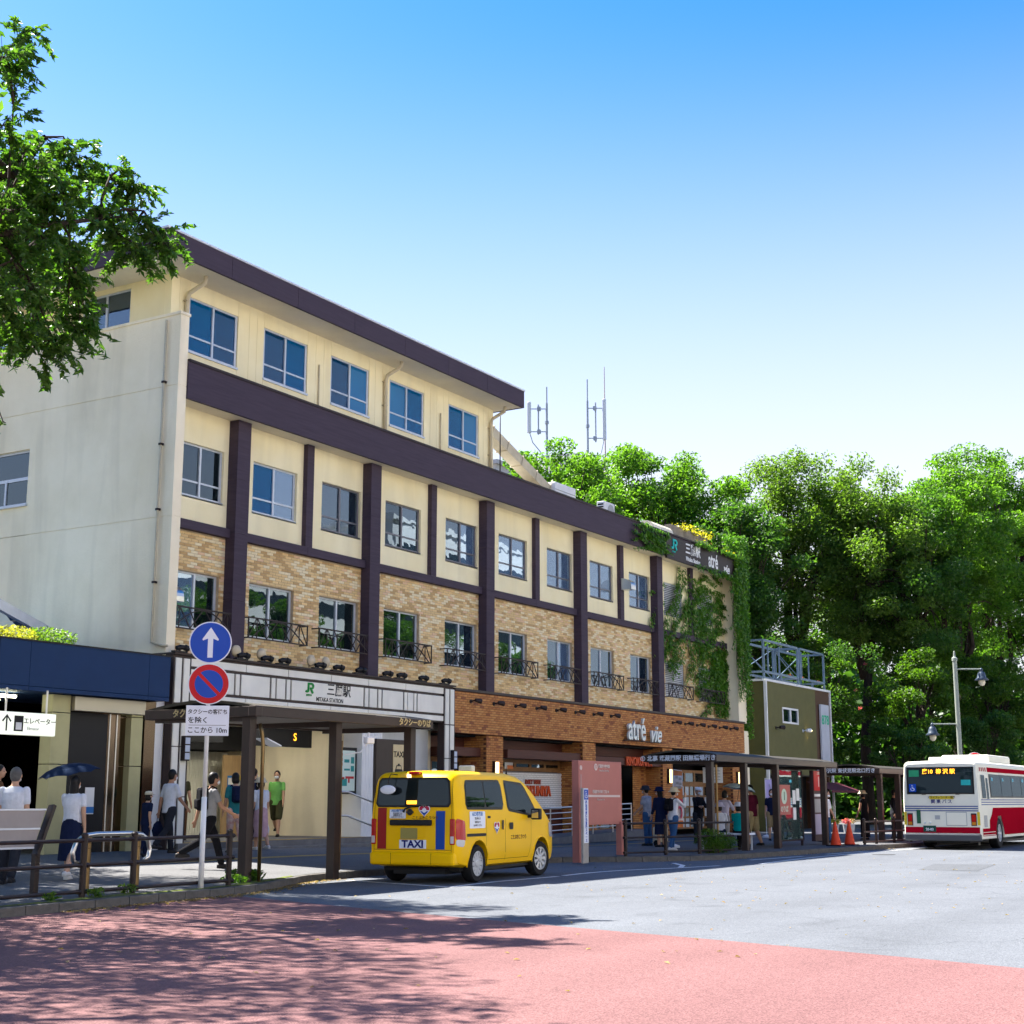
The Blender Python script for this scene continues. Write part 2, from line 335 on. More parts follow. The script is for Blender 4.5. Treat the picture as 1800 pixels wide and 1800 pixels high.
# painted lines
def line(pts, w=0.12, z=0.005, name='road_marking'):
    mb = MB(); P = [Vector(p) for p in pts]; L_ = []; R_ = []
    for i in range(len(P)):
        t = (P[min(i+1,len(P)-1)]-P[max(i-1,0)]).normalized(); n = Vector((-t.y,t.x)); L_.append(P[i]+n*w/2); R_.append(P[i]-n*w/2)
    for i in range(len(P)-1): mb.add([(R_[i].x,R_[i].y,z),(R_[i+1].x,R_[i+1].y,z),(L_[i+1].x,L_[i+1].y,z),(L_[i].x,L_[i].y,z)], [(0,1,2,3)])
    return mb
marks = MB()
for pts in ([(-3.3,-7.5),(-4.1,-10.25)], [(-4.16,-10.28),(-2.3,-10.05),(-0.1,-10.1)], catmull([(0.2,-10.05),(1.4,-9.95),(2.8,-10.05),(4.4,-10.55),(6,-10.9)],0.4), [(6.6,-9.4),(5.6,-10.1),(4.6,-10.5)],
            catmull([(7.2,-11.3),(11,-11.0),(15,-11.0),(19,-11.2),(30,-12.6)],1.0), [(9.2,-10.25),(12.2,-10.5)], [(14,-10.5),(17,-10.7)]):
    m_ = line(pts); marks.add(m_.v, m_.f)
tag(marks.build('road_marking', m_line), kind='structure')
m_tact = mat('tactile_yellow', (0.42,0.27,0.08), 0.8, 0.35, 5)
tl = MB()
for x0 in np.arange(-14,33,0.6):
    for yy in (-3.6,):
        tl.add([(x0,yy-.15,walk_z(x0,yy-.15)+.004),(x0+.585,yy-.15,walk_z(x0+.585,yy-.15)+.004),(x0+.585,yy+.15,walk_z(x0+.585,yy+.15)+.004),(x0,yy+.15,walk_z(x0,yy+.15)+.004)], [(0,1,2,3)])
tag(tl.build('tactile_paving', m_tact), kind='structure')
m_patch = asphalt('asphalt_patch', (0.098,0.104,0.113), (0.085,0.09,0.098), crack=-1)
pt_ = MB(); pt_.add([(6.2,-15.2,.0035),(9.4,-14.7,.0035),(9.7,-16.0,.0035),(6.4,-16.4,.0035)],[(0,1,2,3)]); tag(pt_.build('road_patch', m_patch), kind='structure')
def manhole(x,y,label,r=.31,z=.0):
    t = thing('manhole_cover',(x,y,z),0,label,'manhole cover'); q = MB(); q.lathe([(r,-.01),(r,.007)],(0,0,0),28); q.build('ring', mat('cast_iron',(0.07,0.07,0.072),.6,.3,12), t); q = MB(); q.lathe([(r*.9,.0),(r*.9,.010)],(0,0,0),28); q.build('lid', mat('cast_iron_lid',(0.10,0.10,0.10),.6,.3,20), t)
manhole(14.6,-11.9,'iron manhole cover on the grey road near the second shelter'); 
# ------------------------------------------------------------ station building
m_cream = mat('cream_plaster', (0.88,0.79,0.52), 0.85, 0.10, 0.7, 0.12, 25, col2=(0.84,0.73,0.44), streak=0.28)
m_pale = mat('pale_plaster', (0.93,0.83,0.62), 0.9, 0.14, 0.45, 0.25, 18, col2=(0.83,0.73,0.52), streak=0.4)
m_brown = mat('brown_cladding', (0.062,0.044,0.064), 0.7, 0.22, 3, 0.05, 20, stretch=(0.4,1,6))
m_brown_d = mat('brown_cladding_dark', (0.035,0.024,0.024), 0.5, 0.2, 3)
m_soffit = mat('soffit_board', (0.78,0.71,0.55), 0.9, 0.12, 1)
m_alu = mat('aluminium', (0.52,0.56,0.62), 0.35, 0.1, 6, metal=0.35)
m_alud = mat('bronze_aluminium', (0.16,0.16,0.18), 0.4, metal=0.4)
m_flash = mat('roof_flashing', (0.66,0.68,0.70), 0.5, 0.15, 4)
m_mortar = mat('tile_grout', (0.55,0.42,0.26), 0.95, 0.3, 8)
TILEC = [(0.72,0.51,0.24),(0.82,0.70,0.45),(0.54,0.345,0.145),(0.80,0.57,0.27),(0.76,0.51,0.31)]
m_tiles = [mat('facade_tile_%d' % i, c, 0.45, 0.16, 14) for i, c in enumerate(TILEC)]
BRC = [(0.52,0.22,0.065),(0.43,0.165,0.052),(0.58,0.27,0.085),(0.29,0.10,0.042)]
m_bricks = [mat('red_brick_%d' % i, c, 0.6, 0.25, 14) for i, c in enumerate(BRC)]
m_brmort = mat('brick_grout', (0.12,0.055,0.035), 0.95)
m_wood = mat('joinery_wood', (0.26,0.125,0.042), 0.5, 0.35, 4, stretch=(1,1,8))
m_woodr = mat('reddish_timber', (0.10,0.032,0.022), 0.5, 0.3, 3, stretch=(0.5,2,10))
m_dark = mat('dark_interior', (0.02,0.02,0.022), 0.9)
m_room = mat('room_interior', (0.10,0.10,0.10), 0.9)
m_curt = mat('curtain_cloth', (0.55,0.62,0.66), 0.9, 0.15, 3)
m_curtb = mat('blue_roller_blind', (0.02,0.14,0.34), 0.8, 0.1, 2)
m_white = mat('white_enamel', (0.84,0.81,0.72), 0.5, 0.10, 1.5, streak=0.2)
m_whitep = mat('white_paint', (0.75,0.75,0.74), 0.5, 0.08, 2)
m_black = mat('black_paint', (0.012,0.012,0.014), 0.45)
m_iron = mat('iron_paint', (0.030,0.020,0.020), 0.5, 0.2, 10)
m_steel = mat('stainless', (0.55,0.55,0.55), 0.28, metal=1.0)
g_blue = glass('glass_blue', (0.25,0.62,0.92), 0.0, 0.5, (0.0,0.16,0.42), gc=.6)  # blue of the reflected sky put into the pane body colour
g_clear = glass('glass_clear', (0.55,0.66,0.74), 0.12, 0.7, (0.03,0.06,0.09))
g_grey = glass('glass_grey', (0.42,0.48,0.54), 0.16, 0.4, (0.12,0.20,0.33))
g_dark = glass('glass_dark', (0.25,0.30,0.30), 0.06, 0.5, (0.012,0.022,0.022))
m_screen = mat('insect_screen', (0.22,0.22,0.23), 0.8)

bld = thing('station_building', (0,0,0), 0, 'cream and brown four-storey station building with tiled facade and balconies', 'station')
def wall(mb, x0, x1, z0, z1, holes, y0, y1, xc=(), gap=0.0):
    X = sorted(set([x0, x1] + [h[0] for h in holes] + [h[1] for h in holes] + list(xc))); Z = sorted(set([z0, z1] + [h[2] for h in holes] + [h[3] for h in holes]))
    for a, b in zip(X, X[1:]):
        run = None
        for c, d in zip(Z, Z[1:]):
            inside = any(h[0] <= (a+b)/2 <= h[1] and h[2] <= (c+d)/2 <= h[3] for h in holes)
            if inside:
                if run: mb.box(a+gap, b-gap, y0, y1, run[0], run[1]); run = None
            else: run = (run[0], d) if run else (c, d)
        if run: mb.box(a+gap, b-gap, y0, y1, run[0], run[1])
W4 = [(-.29,1.48),(2.47,4.25),(5.26,7.01),(8.0,9.77),(11.09,12.82)]
W3 = [(-.37,1.16),(2.24,3.97),(5.01,6.73),(7.90,9.67),(10.99,12.78),(14.05,15.84),(17.16,18.92),(20.23,22.02),(23.34,25.08),(26.35,28.1),(29.5,31.2)]
W2 = W3
H4 = [(a,b,12.10,13.48) for a,b in W4]; H3 = [(a,b,8.56,9.87) for a,b in W3]; H2 = [(a,b,5.40,6.76) for a,b in W2]
# front walls
mb = MB(); seams = [-.62,.6,1.9,2.2,3.3,4.6,4.95,6.1,7.3,7.65,8.9,10.1,10.45,10.8,11.9,13.1,13.4]
wall(mb, -.9, 13.7, 11.62, 13.9, H4, 0.0, 0.2, [s for s in seams if not any(a < s < b for a,b in W4)], 0.004)
mb.box(-.89,13.69,.2,.24,11.6,12.08); mb.box(-.89,13.69,.2,.24,13.5,13.9)
for s in seams:
    if any(a < s < b for a,b in W4): continue
mb.box(-.9,-.7,.0,11,11.62,13.9) if False else None
fourth = mb.build('fourth_floor_wall', m_cream, bld)
mb = MB(); mb.box(13.5,13.7,.2,11,11.62,13.9); mb.box(-.9,13.7,11,11.2,11.62,13.9); mb.build('fourth_floor_end_wall', m_cream, bld)
mb = MB()  # left wall of 4F, windows in Y
def wallx(mb, y0, y1, z0, z1, holes, x0, x1):
    t = MB(); wall(t, y0, y1, z0, z1, holes, x0, x1); mb.add([(v[1], v[0], v[2]) for v in t.v], [f[::-1] for f in t.f])
HS = [(1.36,3.05,12.82,13.76),(4.4,6.2,12.82,13.76),(7.6,9.4,12.82,13.76)]
wallx(mb, .2, 11, 11.62, 13.9, HS, -.9, -.7); mb.build('fourth_floor_side_wall', m_cream, bld)
mb = MB(); wall(mb, -.8, 33.0, 7.95, 10.72, H3, 0.0, 0.2); mb.build('third_floor_wall', m_cream, bld)
mb = MB(); wall(mb, -.8, 33.0, 4.3, 7.95, H2, 0.02, 0.2); mb.build('second_floor_wall', m_mortar, bld)
# facade tiles (second floor)
TW, TH, J = 0.227, 0.060, 0.010
cand = []; r = 0; z = 4.62
while z + TH < 7.70:
    x = -.8 + (0 if r % 2 else -TW/2)
    while x < 32.2:
        a, b = max(x, -.79), min(x+TW, 32.2)
        if b-a > 0.03:
            segs = [(a,b)]
            for h in H2:
                if z+TH > h[2] and z < h[3]+0.0:
                    ns = []
                    for p,q in segs:
                        if q <= h[0] or p >= h[1]: ns.append((p,q)); continue
                        if p < h[0]-.02: ns.append((p,h[0]))
                        if q > h[1]+.02: ns.append((h[1],q))
                    segs = ns
            for p,q in segs: cand.append((p,q,z,z+TH))
        x += TW+J
    z += TH+J; r += 1
def pat(x, z): return random.choices(range(5), (5,5,4,3,2))[0]
tile_me = {}
def tile_mesh(k, mats, name, w, h):
    t = MB(); t.add([(0,0,0),(w,0,0),(w,0,h),(0,0,h),(0,.02,0),(w,.02,0),(w,.02,h),(0,.02,h)], [(0,1,2,3),(4,0,3,7),(1,5,6,2),(3,2,6,7),(0,4,5,1)])
    me = bpy.data.meshes.new(name); me.from_pydata(t.v, [], t.f); me.materials.append(mats[k]); return me
def lay(cand, key, mats, chooser, parent, name, yf, near, tw, th):
    """the 300 pieces that show largest are objects, the rest one stuff part"""
    full = [c for c in cand if abs((c[1]-c[0])-tw) < 1e-6]; rest = [c for c in cand if abs((c[1]-c[0])-tw) >= 1e-6]
    full.sort(key=near); mes = [tile_mesh(k, mats, name, tw, th) for k in range(len(mats))]
    for c in full[:300]:
        inst(name, mes[chooser(c[0],c[2])], parent, Matrix.Translation((c[0], yf+random.uniform(-.0015,.0015), c[2])))
    st = MB()
    for p,q,z0,z1 in full[300:]+rest:
        st.mi = chooser(p,z0); y = yf+random.uniform(-.0015,.0015); yb = yf+.02
        st.add([(p,y,z0),(q,y,z0),(q,y,z1),(p,y,z1),(p,yb,z0),(q,yb,z0),(q,yb,z1),(p,yb,z1)], [(0,1,2,3),(4,0,3,7),(1,5,6,2),(3,2,6,7),(0,4,5,1)])
    o = st.build(name + '_field', mats, parent); tag(o, kind='stuff'); return o
lay(cand, 0, m_tiles, pat, bld, 'tile', 0.0, lambda c: c[0], TW, TH)
# side wall with joints
mb = MB()
wallx(mb, -.55, 18, 7.862, 10.972, [(4.4,6.2,8.64,10.05)], -1.1, -.82)
mb.box(-1.1,-.82,-.55,18,10.988,12.70); mb.box(-1.1,-.82,-.55,18,0.1,7.848); mb.box(-1.085,-.83,-.54,4.3,7.84,7.87); mb.box(-1.085,-.83,-.54,17.9,10.96,11.0); mb.box(-1.085,-.83,6.3,17.9,7.84,7.87)
mb.build('side_wall', m_pale, bld)
mb = MB(); mb.bbox(-1.13,-.79,-.58,18.02,12.70,12.775,.012); mb.build('parapet_coping', m_pale, bld)
# roofs, fascias
mb = MB(); mb.box(-2.02,13.92,-.93,12.2,13.88,13.93); mb.build('roof_soffit', m_soffit, bld)
mb = MB()
x = -2.1
def fascia_board(name, x0, x1, y0, y1, z0, z1, m=None): t = MB(); t.bbox(x0,x1,y0,y1,z0,z1,.006); return t.build(name, m or m_brown, bld)
cuts = [-2.1, .1, 2.6, 5.0, 7.35, 9.6, 11.75, 14.0]
for a,b in zip(cuts, cuts[1:]): fascia_board('roof_fascia_board', a+.004, b-.004, -1.0, -.93, 13.87, 14.42)
cy = [-.93, 1.4, 3.8, 6.2, 8.6, 12.3]
for a,b in zip(cy, cy[1:]): fascia_board('roof_fascia_board', -2.1, -2.03, a+.004, b-.004, 13.87, 14.42)
fascia_board('roof_fascia_board', 13.93, 14.0, -.925, 12.3, 13.87, 14.42)
mb = MB(); mb.box(-2.12,14.02,-1.02,12.3,14.42,14.47); mb.build('roof_flashing', m_flash, bld)
mb = MB(); mb.box(-.82,25.2,-.60,-.52,10.70,11.60); mb.box(25.2,32.9,-.58,-.50,10.72,11.60); mb.build('third_floor_fascia', m_brown, bld)
mb = MB(); mb.box(-.82,33.0,-.63,.3,11.60,11.66); mb.build('fascia_cap', m_brown_d, bld)
mb = MB(); mb.box(-.82,33.0,-.52,.0,10.715,10.76); mb.build('third_floor_soffit', m_soffit, bld)
mb = MB(); mb.box(-.8,33.0,.3,15,11.3,11.6); mb.build('roof_deck', m_kerb, bld)
mb = MB(); mb.box(-.5,32.9,1.4,15,4.4,11.3); mb.box(-.5,13.4,1.6,10.5,11.62,13.85); mb.build('interior_core', m_room, bld)
mb = MB()
for z0 in (7.9,11.0): mb.box(-.6,32.9,.2,1.4,z0,z0+.1)
mb.box(-.6,32.9,.2,1.4,4.45,4.55); mb.build('interior_floor_slab', m_room, bld)
mb = MB(); mb.box(32.2,33.1,-.58,.02,4.62,11.2); mb.box(32.95,33.15,0.02,15,0,11.5); mb.build('end_wall', m_pale, bld)
# pilasters and beams
for px in (1.55, 7.05, 13.1, 19.25, 25.4):
    t = MB()
    for z0,z1 in ((4.63,6.2),(6.206,7.85),(7.856,9.2),(9.206,10.70)): t.box(px-.235,px+.235,-.3,.0,z0,z1)
    t.build('pilaster', m_brown, bld)
for px in (4.35, 10.17, 16.3, 22.5, 28.75):
    t = MB(); t.box(px-.14,px+.14,-.14,0,7.96,9.2); t.box(px-.14,px+.14,-.14,0,9.206,10.71); t.build('mullion_post', m_brown, bld)
bx = [-.8,1.315,6.815,12.865,19.015,25.165,32.2]; bs = [-.8,1.785,7.285,13.335,19.485,25.635]
for a,b in zip(bs, bx[1:]):
    n = max(1, int((b-a)/1.9)); 
    for k in range(n): fascia_board('string_course_board', a+(b-a)*k/n+.002, a+(b-a)*(k+1)/n-.002, -.15, .0, 7.73, 7.955)
# windows
def window(x0, x1, z0, z1, y, fm, panes, transom, parent=bld, curtain=None, tz=0.30, open_left=0.0):
    t = MB(); w = .045; d = .06
    t.box(x0,x1,y,y+d,z0,z0+.06); t.box(x0,x1,y,y+d,z1-w,z1); t.box(x0,x0+w,y,y+d,z0+.06,z1-w); t.box(x1-w,x1,y,y+d,z0+.06,z1-w)
    xm = (x0+x1)/2; t.box(xm-.03,xm+.03,y-.012,y+d-.002,z0+.06,z1-w)
    t.box(x0-.01,x1+.01,y-.07,y,z0-.035,z0+.02)  # sill
    zt = z0+(z1-z0)*tz
    if transom: t.box(x0+w,xm-.03,y+.004,y+.05,zt-.022,zt+.022); t.box(xm+.03,x1-w,y-.004,y+.04,zt-.022,zt+.022)
    # sash stiles
    t.box(x0+w,x0+w+.03,y+.005,y+.045,z0+.06,z1-w); t.box(x1-w-.03,x1-w,y,y+.045,z0+.06,z1-w)
    o = t.build('window', fm, parent)
    zs = [(z0+.06,zt-.022),(zt+.022,z1-w)] if transom else [(z0+.06,z1-w)]
    for k,(a,b) in enumerate(((x0+w+.03,xm-.03),(xm+.03,x1-w-.03))):
        for (c,e) in zs:
            p = MB(); p.box(a,b,y+.02+.008*(1-k),y+.026+.008*(1-k),c,e); p.build('pane', panes[k], o)
    if curtain:
        for (a,b,cm) in curtain:
            c = MB(); n = max(4,int((b-a)/.05)); P = []
            for i in range(n+1): P.append((a+(b-a)*i/n, y+.22+.025*math.sin(i*2.1)))
            vs = [(p[0],p[1],z0+.02) for p in P]+[(p[0],p[1],z1) for p in P]; c.add(vs, [(i,i+1,i+n+2,i+n+1) for i in range(n)]); c.build('curtain', cm, o)
    return o
g_blue2 = glass('glass_blue_dark', (0.2,0.5,0.8), 0.03, 0.6, (0.0,0.09,0.25), gc=.8); g_blue3 = glass('glass_blue_pale', (0.4,0.75,0.95), 0.02, 0.4, (0.02,0.22,0.50), gc=.7)
PB = [(g_blue,g_blue2),(g_blue2,g_blue),(g_blue2,g_blue3),(g_blue3,g_blue),(g_blue,g_blue3)]
m_net = mat('blue_net_curtain',(0.10,0.36,0.60),.9)
for i,(a,b) in enumerate(W4):
    w_ = window(a,b,12.10,13.48,.03,m_alu,PB[i],True,curtain=[(a,b,m_curtb)] if i!=2 else [(a,a+.7,m_curtb),(b-.5,b,m_curt)])
    if i != 2:
        c = MB(); n = 36; P = [(a+(b-a)*k/n, .15+.03*math.sin(k*1.7)) for k in range(n+1)]; zt_ = 12.10+(.42 if i < 2 else .0)+.35; c.add([(p[0],p[1],12.1) for p in P]+[(p[0],p[1],zt_) for p in P], [(k,k+1,k+n+2,k+n+1) for k in range(n)]); c.build('net_curtain', m_net, w_)
pan3 = [(g_dark,g_dark),(g_blue,g_grey),(g_clear,g_clear),(g_dark,g_clear),(g_clear,g_grey),(g_grey,g_grey),(g_grey,g_grey),(g_grey,g_grey),(g_grey,g_grey)]
cur3 = [[(.7,1.1,m_curt)],[(2.24,3.1,m_curtb),(3.1,3.95,m_screen)],[(6.0,6.7,m_curt)],[(8.8,9.6,m_curtb)],[(11.0,11.8,m_curt)],None,[(17.2,18.2,m_curt)],[(20.3,22,m_curt)],[(23.4,25.0,m_curt)]]
for i,(a,b) in enumerate(W3[:9]): window(a,b,8.56,9.87,.07,m_alu if i<2 else m_alud,pan3[i],True,curtain=cur3[i])
pan2 = [(g_grey,g_dark),(g_dark,g_dark),(g_dark,g_dark),(g_dark,g_dark),(g_dark,g_clear),(g_dark,g_clear),(g_clear,g_grey),(g_clear,g_clear),(g_clear,g_clear)]
cur2 = [[(-.4,.35,m_curt)],None,None,None,None,[(15.3,15.8,m_curt)],[(18.2,18.9,m_curt)],[(20.3,22,m_curt)],[(23.4,25,m_curt)]]
for i,(a,b) in enumerate(W2[:9]): window(a,b,5.40,6.76,.10,m_alu,pan2[i],False,curtain=cur2[i])
# louvred shutters on the ivy bay
for (a,b) in W2[9:]:
    for z0,z1 in ((5.40,6.76),(8.56,9.87)):
        t = MB(); t.box(a,b,.05,.08,z0,z0+.04); t.box(a,b,.05,.08,z1-.04,z1); t.box(a,a+.05,.05,.08,z0+.04,z1-.04); t.box(b-.05,b,.05,.08,z0+.04,z1-.04); fr = t.build('louvre_shutter', m_alu, bld)
        z = z0+.06; s = MB(); s.add([(a+.05,.0,0),(b-.05,.0,0),(b-.05,.045,.05),(a+.05,.045,.05)],[(0,1,2,3)]); me = None
        while z < z1-.06:
            if me is None: q = s.build('slat', m_whitep, fr); q.location = (0,.03,z); me = q.data
            else: inst('slat', me, fr, Matrix.Translation((0,.03,z)))
            z += .072
        t = MB(); t.box(a,b,.12,.14,z0,z1); t.build('shutter_back', m_alud, fr)
# side windows
def window_side(y0, y1, z0, z1, x):
    t = MB(); w = .05
    t.box(x,x+.05,y0,y1,z0,z0+w); t.box(x,x+.05,y0,y1,z1-w,z1); t.box(x,x+.05,y0,y0+w,z0+w,z1-w); t.box(x,x+.05,y1-w,y1,z0+w,z1-w); ym = (y0+y1)/2; t.box(x-.01,x+.04,ym-.03,ym+.03,z0+w,z1-w)
    o = t.build('window', m_alu, bld)
    for a,b in ((y0+w,ym-.03),(ym+.03,y1-w)):
        p = MB(); p.box(x+.015,x+.02,a,b,z0+w,z1-w); p.build('pane', g_clear, o)
    c = MB(); n = 40
    P = [(x+.14+.02*math.sin(i*1.9), y0+(y1-y0)*i/n) for i in range(n+1)]; c.add([(p[0],p[1],z0) for p in P]+[(p[0],p[1],z1) for p in P], [(i,i+1,i+n+2,i+n+1) for i in range(n)]); c.build('curtain', m_curt, o)
for y0,y1,z0,z1 in HS: window_side(y0,y1,z0,z1,-.86)
t = MB(); y0,y1,z0,z1 = 4.4,6.2,8.64,10.05
t.box(-1.02,-.95,y0,y1,z0,z0+.06); t.box(-1.02,-.95,y0,y1,z1-.06,z1); t.box(-1.02,-.95,y0,y0+.06,z0+.06,z1-.06); t.box(-1.02,-.95,y1-.06,y1,z0+.06,z1-.06); t.box(-1.02,-.96,y0+.06,y1-.06,9.28,9.36); t.box(-1.02,-.96,5.27,5.33,z0+.06,9.28); t.box(-1.16,-1.02,y0-.03,y1+.03,z0-.05,z0)
o = t.build('window', m_alu, bld)
for a,b,c,d in ((y0+.06,y1-.06,9.36,z1-.06),(y0+.06,5.27,z0+.06,9.28),(5.33,y1-.06,z0+.06,9.28)): p = MB(); p.box(-.99,-.985,a,b,c,d); p.build('pane', g_dark, o)
# drain pipes
def pipe(pts, r, m, name='drain_pipe', parent=bld): t = MB(); t.tube(pts, r, 10); return t.build(name, m, parent, smooth=True)
m_pipe = mat('cream_pipe', (0.60,0.52,0.36), 0.6, 0.2, 3)
for px in (-.42, 7.72, 13.45): pipe([(px+.1,-.55,13.88),(px+.1,-.52,13.72),(px,-.12,13.5),(px,-.07,13.35),(px,-.07,11.66)], .055, m_pipe)
for px,zz in ((-.42,13.3),(7.72,13.3),(7.72,12.6),(13.45,13.2),(13.45,12.3)): t = MB(); t.box(px-.1,px+.03,-.13,0,zz,zz+.02); t.build('pipe_bracket', m_pipe, bld)
for px in (4.72,10.62): pipe([(px,-.03,13.05),(px,-.03,11.8)], .022, m_pipe)
pipe([(-1.16,-.15,12.6),(-1.16,-.15,5.3),(-1.16,-.15,4.95),(-1.14,-.5,4.85),(-1.12,-.62,4.85)], .03, m_pipe)
for zz in (11.05,9.55,8.0,6.3): t = MB(); t.box(-1.2,-1.1,-.19,-.11,zz,zz+.05); t.build('pipe_bracket', m_iron, bld)
pipe([(14.1,-.02,13.88),(14.1,-.02,11.66)], .02, m_iron, 'lightning_rod_cable')
# hood vents
def hood(x, y, z):
    t = MB(); pr = [(0,0),(.0,.0)]; 
    pts = [(y,z),(y,z+.42)]+[(y-.42*math.sin(a),z+.12+.30*math.cos(a)) for a in np.linspace(0.1,PI/2,7)]+[(y-.42,z)]
    t.poly([(x,p[0],p[1]) for p in pts], (.38,0,0)); return t.build('vent_hood', m_steel, bld)
hood(-.75,.08,6.05-.1); hood(22.4,-.14,9.05)
# balcony railings
m_rail = m_iron
def rail_mesh():
    t = MB(); z0,z1 = 0,.53; h = 1.15; yf = -.26
    t.box(-h,h,yf-.018,yf+.018,z1-.035,z1); t.box(-h,h,yf-.016,yf+.016,z0,z0+.03)
    for s in (-h,h-.03): t.box(s,s+.03,yf-.012,yf+.012,.03,z1-.035); t.box(s,s+.03,yf+.018,0,z1-.035,z1-.005); t.box(s,s+.03,yf+.016,0,z0,z0+.03)
    for s in (-h+.32,h-.35): t.box(s,s+.022,yf-.01,yf+.01,.03,z1-.035)
    for a,b in (((-h+.03,.03),(-h+.30,z1-.04)),((-h+.36,z1-.04),(-.45,.03)),((-.45,.03),(-.05,z1-.05)),((.05,z1-.05),(.45,.03)),((.45,.03),(h-.38,z1-.04)),((h-.30,z1-.04),(h-.03,.03)),((-.2,.03),(-.5,z1-.04)),((.2,.03),(.5,z1-.04))):
        t.bar((a[0],yf,a[1]),(b[0],yf,b[1]),.02,.02,(0,1,0))
    A = [(-1.0+2.0*i/16, .03+.46*math.sin(PI*i/16)) for i in range(17)]
    for p,q in zip(A,A[1:]): t.bar((p[0],yf-.004,p[1]),(q[0],yf-.004,q[1]),.024,.024,(0,1,0))
    return t
rm = None
for i,(a,b) in enumerate(W2):
    c = (a+b)/2
    if rm is None: o = rail_mesh().build('balcony_railing', m_rail, bld); o.location = (c,0,5.34); rm = o.data
    else: inst('balcony_railing', rm, bld, Matrix.Translation((c,0,5.34)))
# ---- station name fascia
m_frame = mat('bronze_frame', (0.045,0.030,0.028), 0.4, 0.15, 8)
YS = -.80
t = MB(); t.box(-1.09,10.3,YS+.03,-.3,3.62,4.66); sb = t.build('station_sign_band', m_frame, bld)
def panel(a,b,c,d,name='sign_panel',m=None,y=YS): q = MB(); q.bbox(a,b,y,y+.06,c,d,.006); return q.build(name, m or m_white, sb)
tops = [-.98,.15,1.35,2.9,4.6,6.2,7.9,9.85]
for a,b in zip(tops,tops[1:]): panel(a+.012,b-.012,4.43,4.60); panel(a+.012,b-.012,3.66,3.80)
for a,b in ((-.55,.38),(1.15,2.25),(3.0,6.02),(6.80,7.82),(8.45,9.82)): panel(a+.04,b-.04,3.87,4.36)
for a,b in ((.38,1.15),(2.25,3.0),(6.02,6.80),(7.82,8.45)):
    w = b-a; panel(a+.03,a+.15*w+.06,3.87,4.36); panel(a+.30*w,b-.28*w,3.87,4.36); panel(b-.2*w,b-.02,3.87,4.36)
t = MB(); t.box(-1.11,10.34,YS-.06,.02,4.66,4.70); t.build('sign_ledge', m_frame, sb)
for cx in (-.82, 10.05):
    t = MB(); t.box(cx-.28,cx+.28,YS-.02,YS+.2,.2,4.6); cl = t.build('lamp_column', m_frame, bld)
    for k in (-.14,.12):
        for z0,z1 in ((.4,1.5),(1.52,2.6),(2.62,3.55),(3.58,4.58)): q = MB(); q.bbox(cx+k-.10,cx+k+.09,YS-.05,YS,z0,z1,.008); q.build('column_panel', m_white, cl)
    q = MB(); q.bbox(cx+.02,cx+.2,YS-.17,YS-.05,2.3,2.85,.01); wl_ = q.build('wall_lantern', m_iron, bld)
    q = MB()
    for k in range(3): q.box(cx+.04,cx+.18,YS-.18,YS-.16,2.33+.17*k,2.47+.17*k)
    q.build('lantern_glass', mat('lantern_frost',(0.5,0.55,0.65),0.3), wl_)
m_green = mat('sign_green', (0.0,0.25,0.035), 0.5); m_teal = mat('sign_teal', (0.0,0.42,0.38), 0.5)
def jr_logo(x, z, s, y, m, parent, sub='JR東日本'):
    t = MB()
    stroke(t, [(.40,1.0),(.40,.30)]+arc(.22,.30,.18,0,-150,8), .20, 0, .02)
    stroke(t, [(.42,.90),(.78,.90)]+arc(.80,.68,.22,90,-90,8)+[(.62,.46)], .19, 0, .021)
    stroke(t, [(.55,.9),(.55,.02)], .0001, 0, .001)
    stroke(t, [(.70,.46),(.98,.0)], .20, 0, .022)
    o = t.build('railway_logo', m, parent); M4 = FRONT.to_4x4() @ Matrix.Diagonal((s*1.15,s,1,1)); M4.translation = Vector((x,y,z)); o.matrix_local = M4; fix_normals(o)
    text(sub, s*.22, (x+s*.6,y-.001,z-s*.2), m, parent, off=.002)
jr_logo(3.55,4.08,.26,YS-.005,m_green,sb)
text('三鷹駅', .34, (4.92,YS-.004,4.20), m_black, sb, off=.004, sx=.98)
text('MITAKA STATION', .15, (4.55,YS-.004,3.945), m_black, sb, off=.002, sx=.92)
# spotlights on the ledge
def spot_mesh():
    t = MB(); t.box(-.20,.20,-.06,.06,0,.035); t.tube([(0,0,.03),(0,0,.1)],.03,8); t.tube([(-.10,.0,.09),(.0,-.02,.12),(.10,-.05,.12)],[.05,.06,.055],10); t.tube([(.11,-.055,.118),(.2,-.08,.09)],[.075,.07],10); return t
sm_ = None
spx = [-.95,-.25,1.1,1.95,2.6,4.0,4.75,5.7,6.9,7.55,8.6,9.75]
for x in spx:
    if sm_ is None: o = spot_mesh().build('spotlight', m_black, bld, smooth=False); o.location = (x,YS-.03,4.70); sm_ = o.data
    else: inst('spotlight', sm_, bld, Matrix.Translation((x,YS-.03,4.70)))
m_disc = mat('lamp_reflector', (0.60,0.50,0.34), 0.5, 0.1, 3)
for x in (1.05,1.95,3.85,4.45):
    t = MB(); t.lathe([(.02,.03),(.105,.02),(.145,.0),(.14,-.05),(.08,-.10),(.02,-.12)], (x,YS+.1,4.91), 20, 'y'); o = t.build('reflector_disc', m_disc, bld, smooth=True)
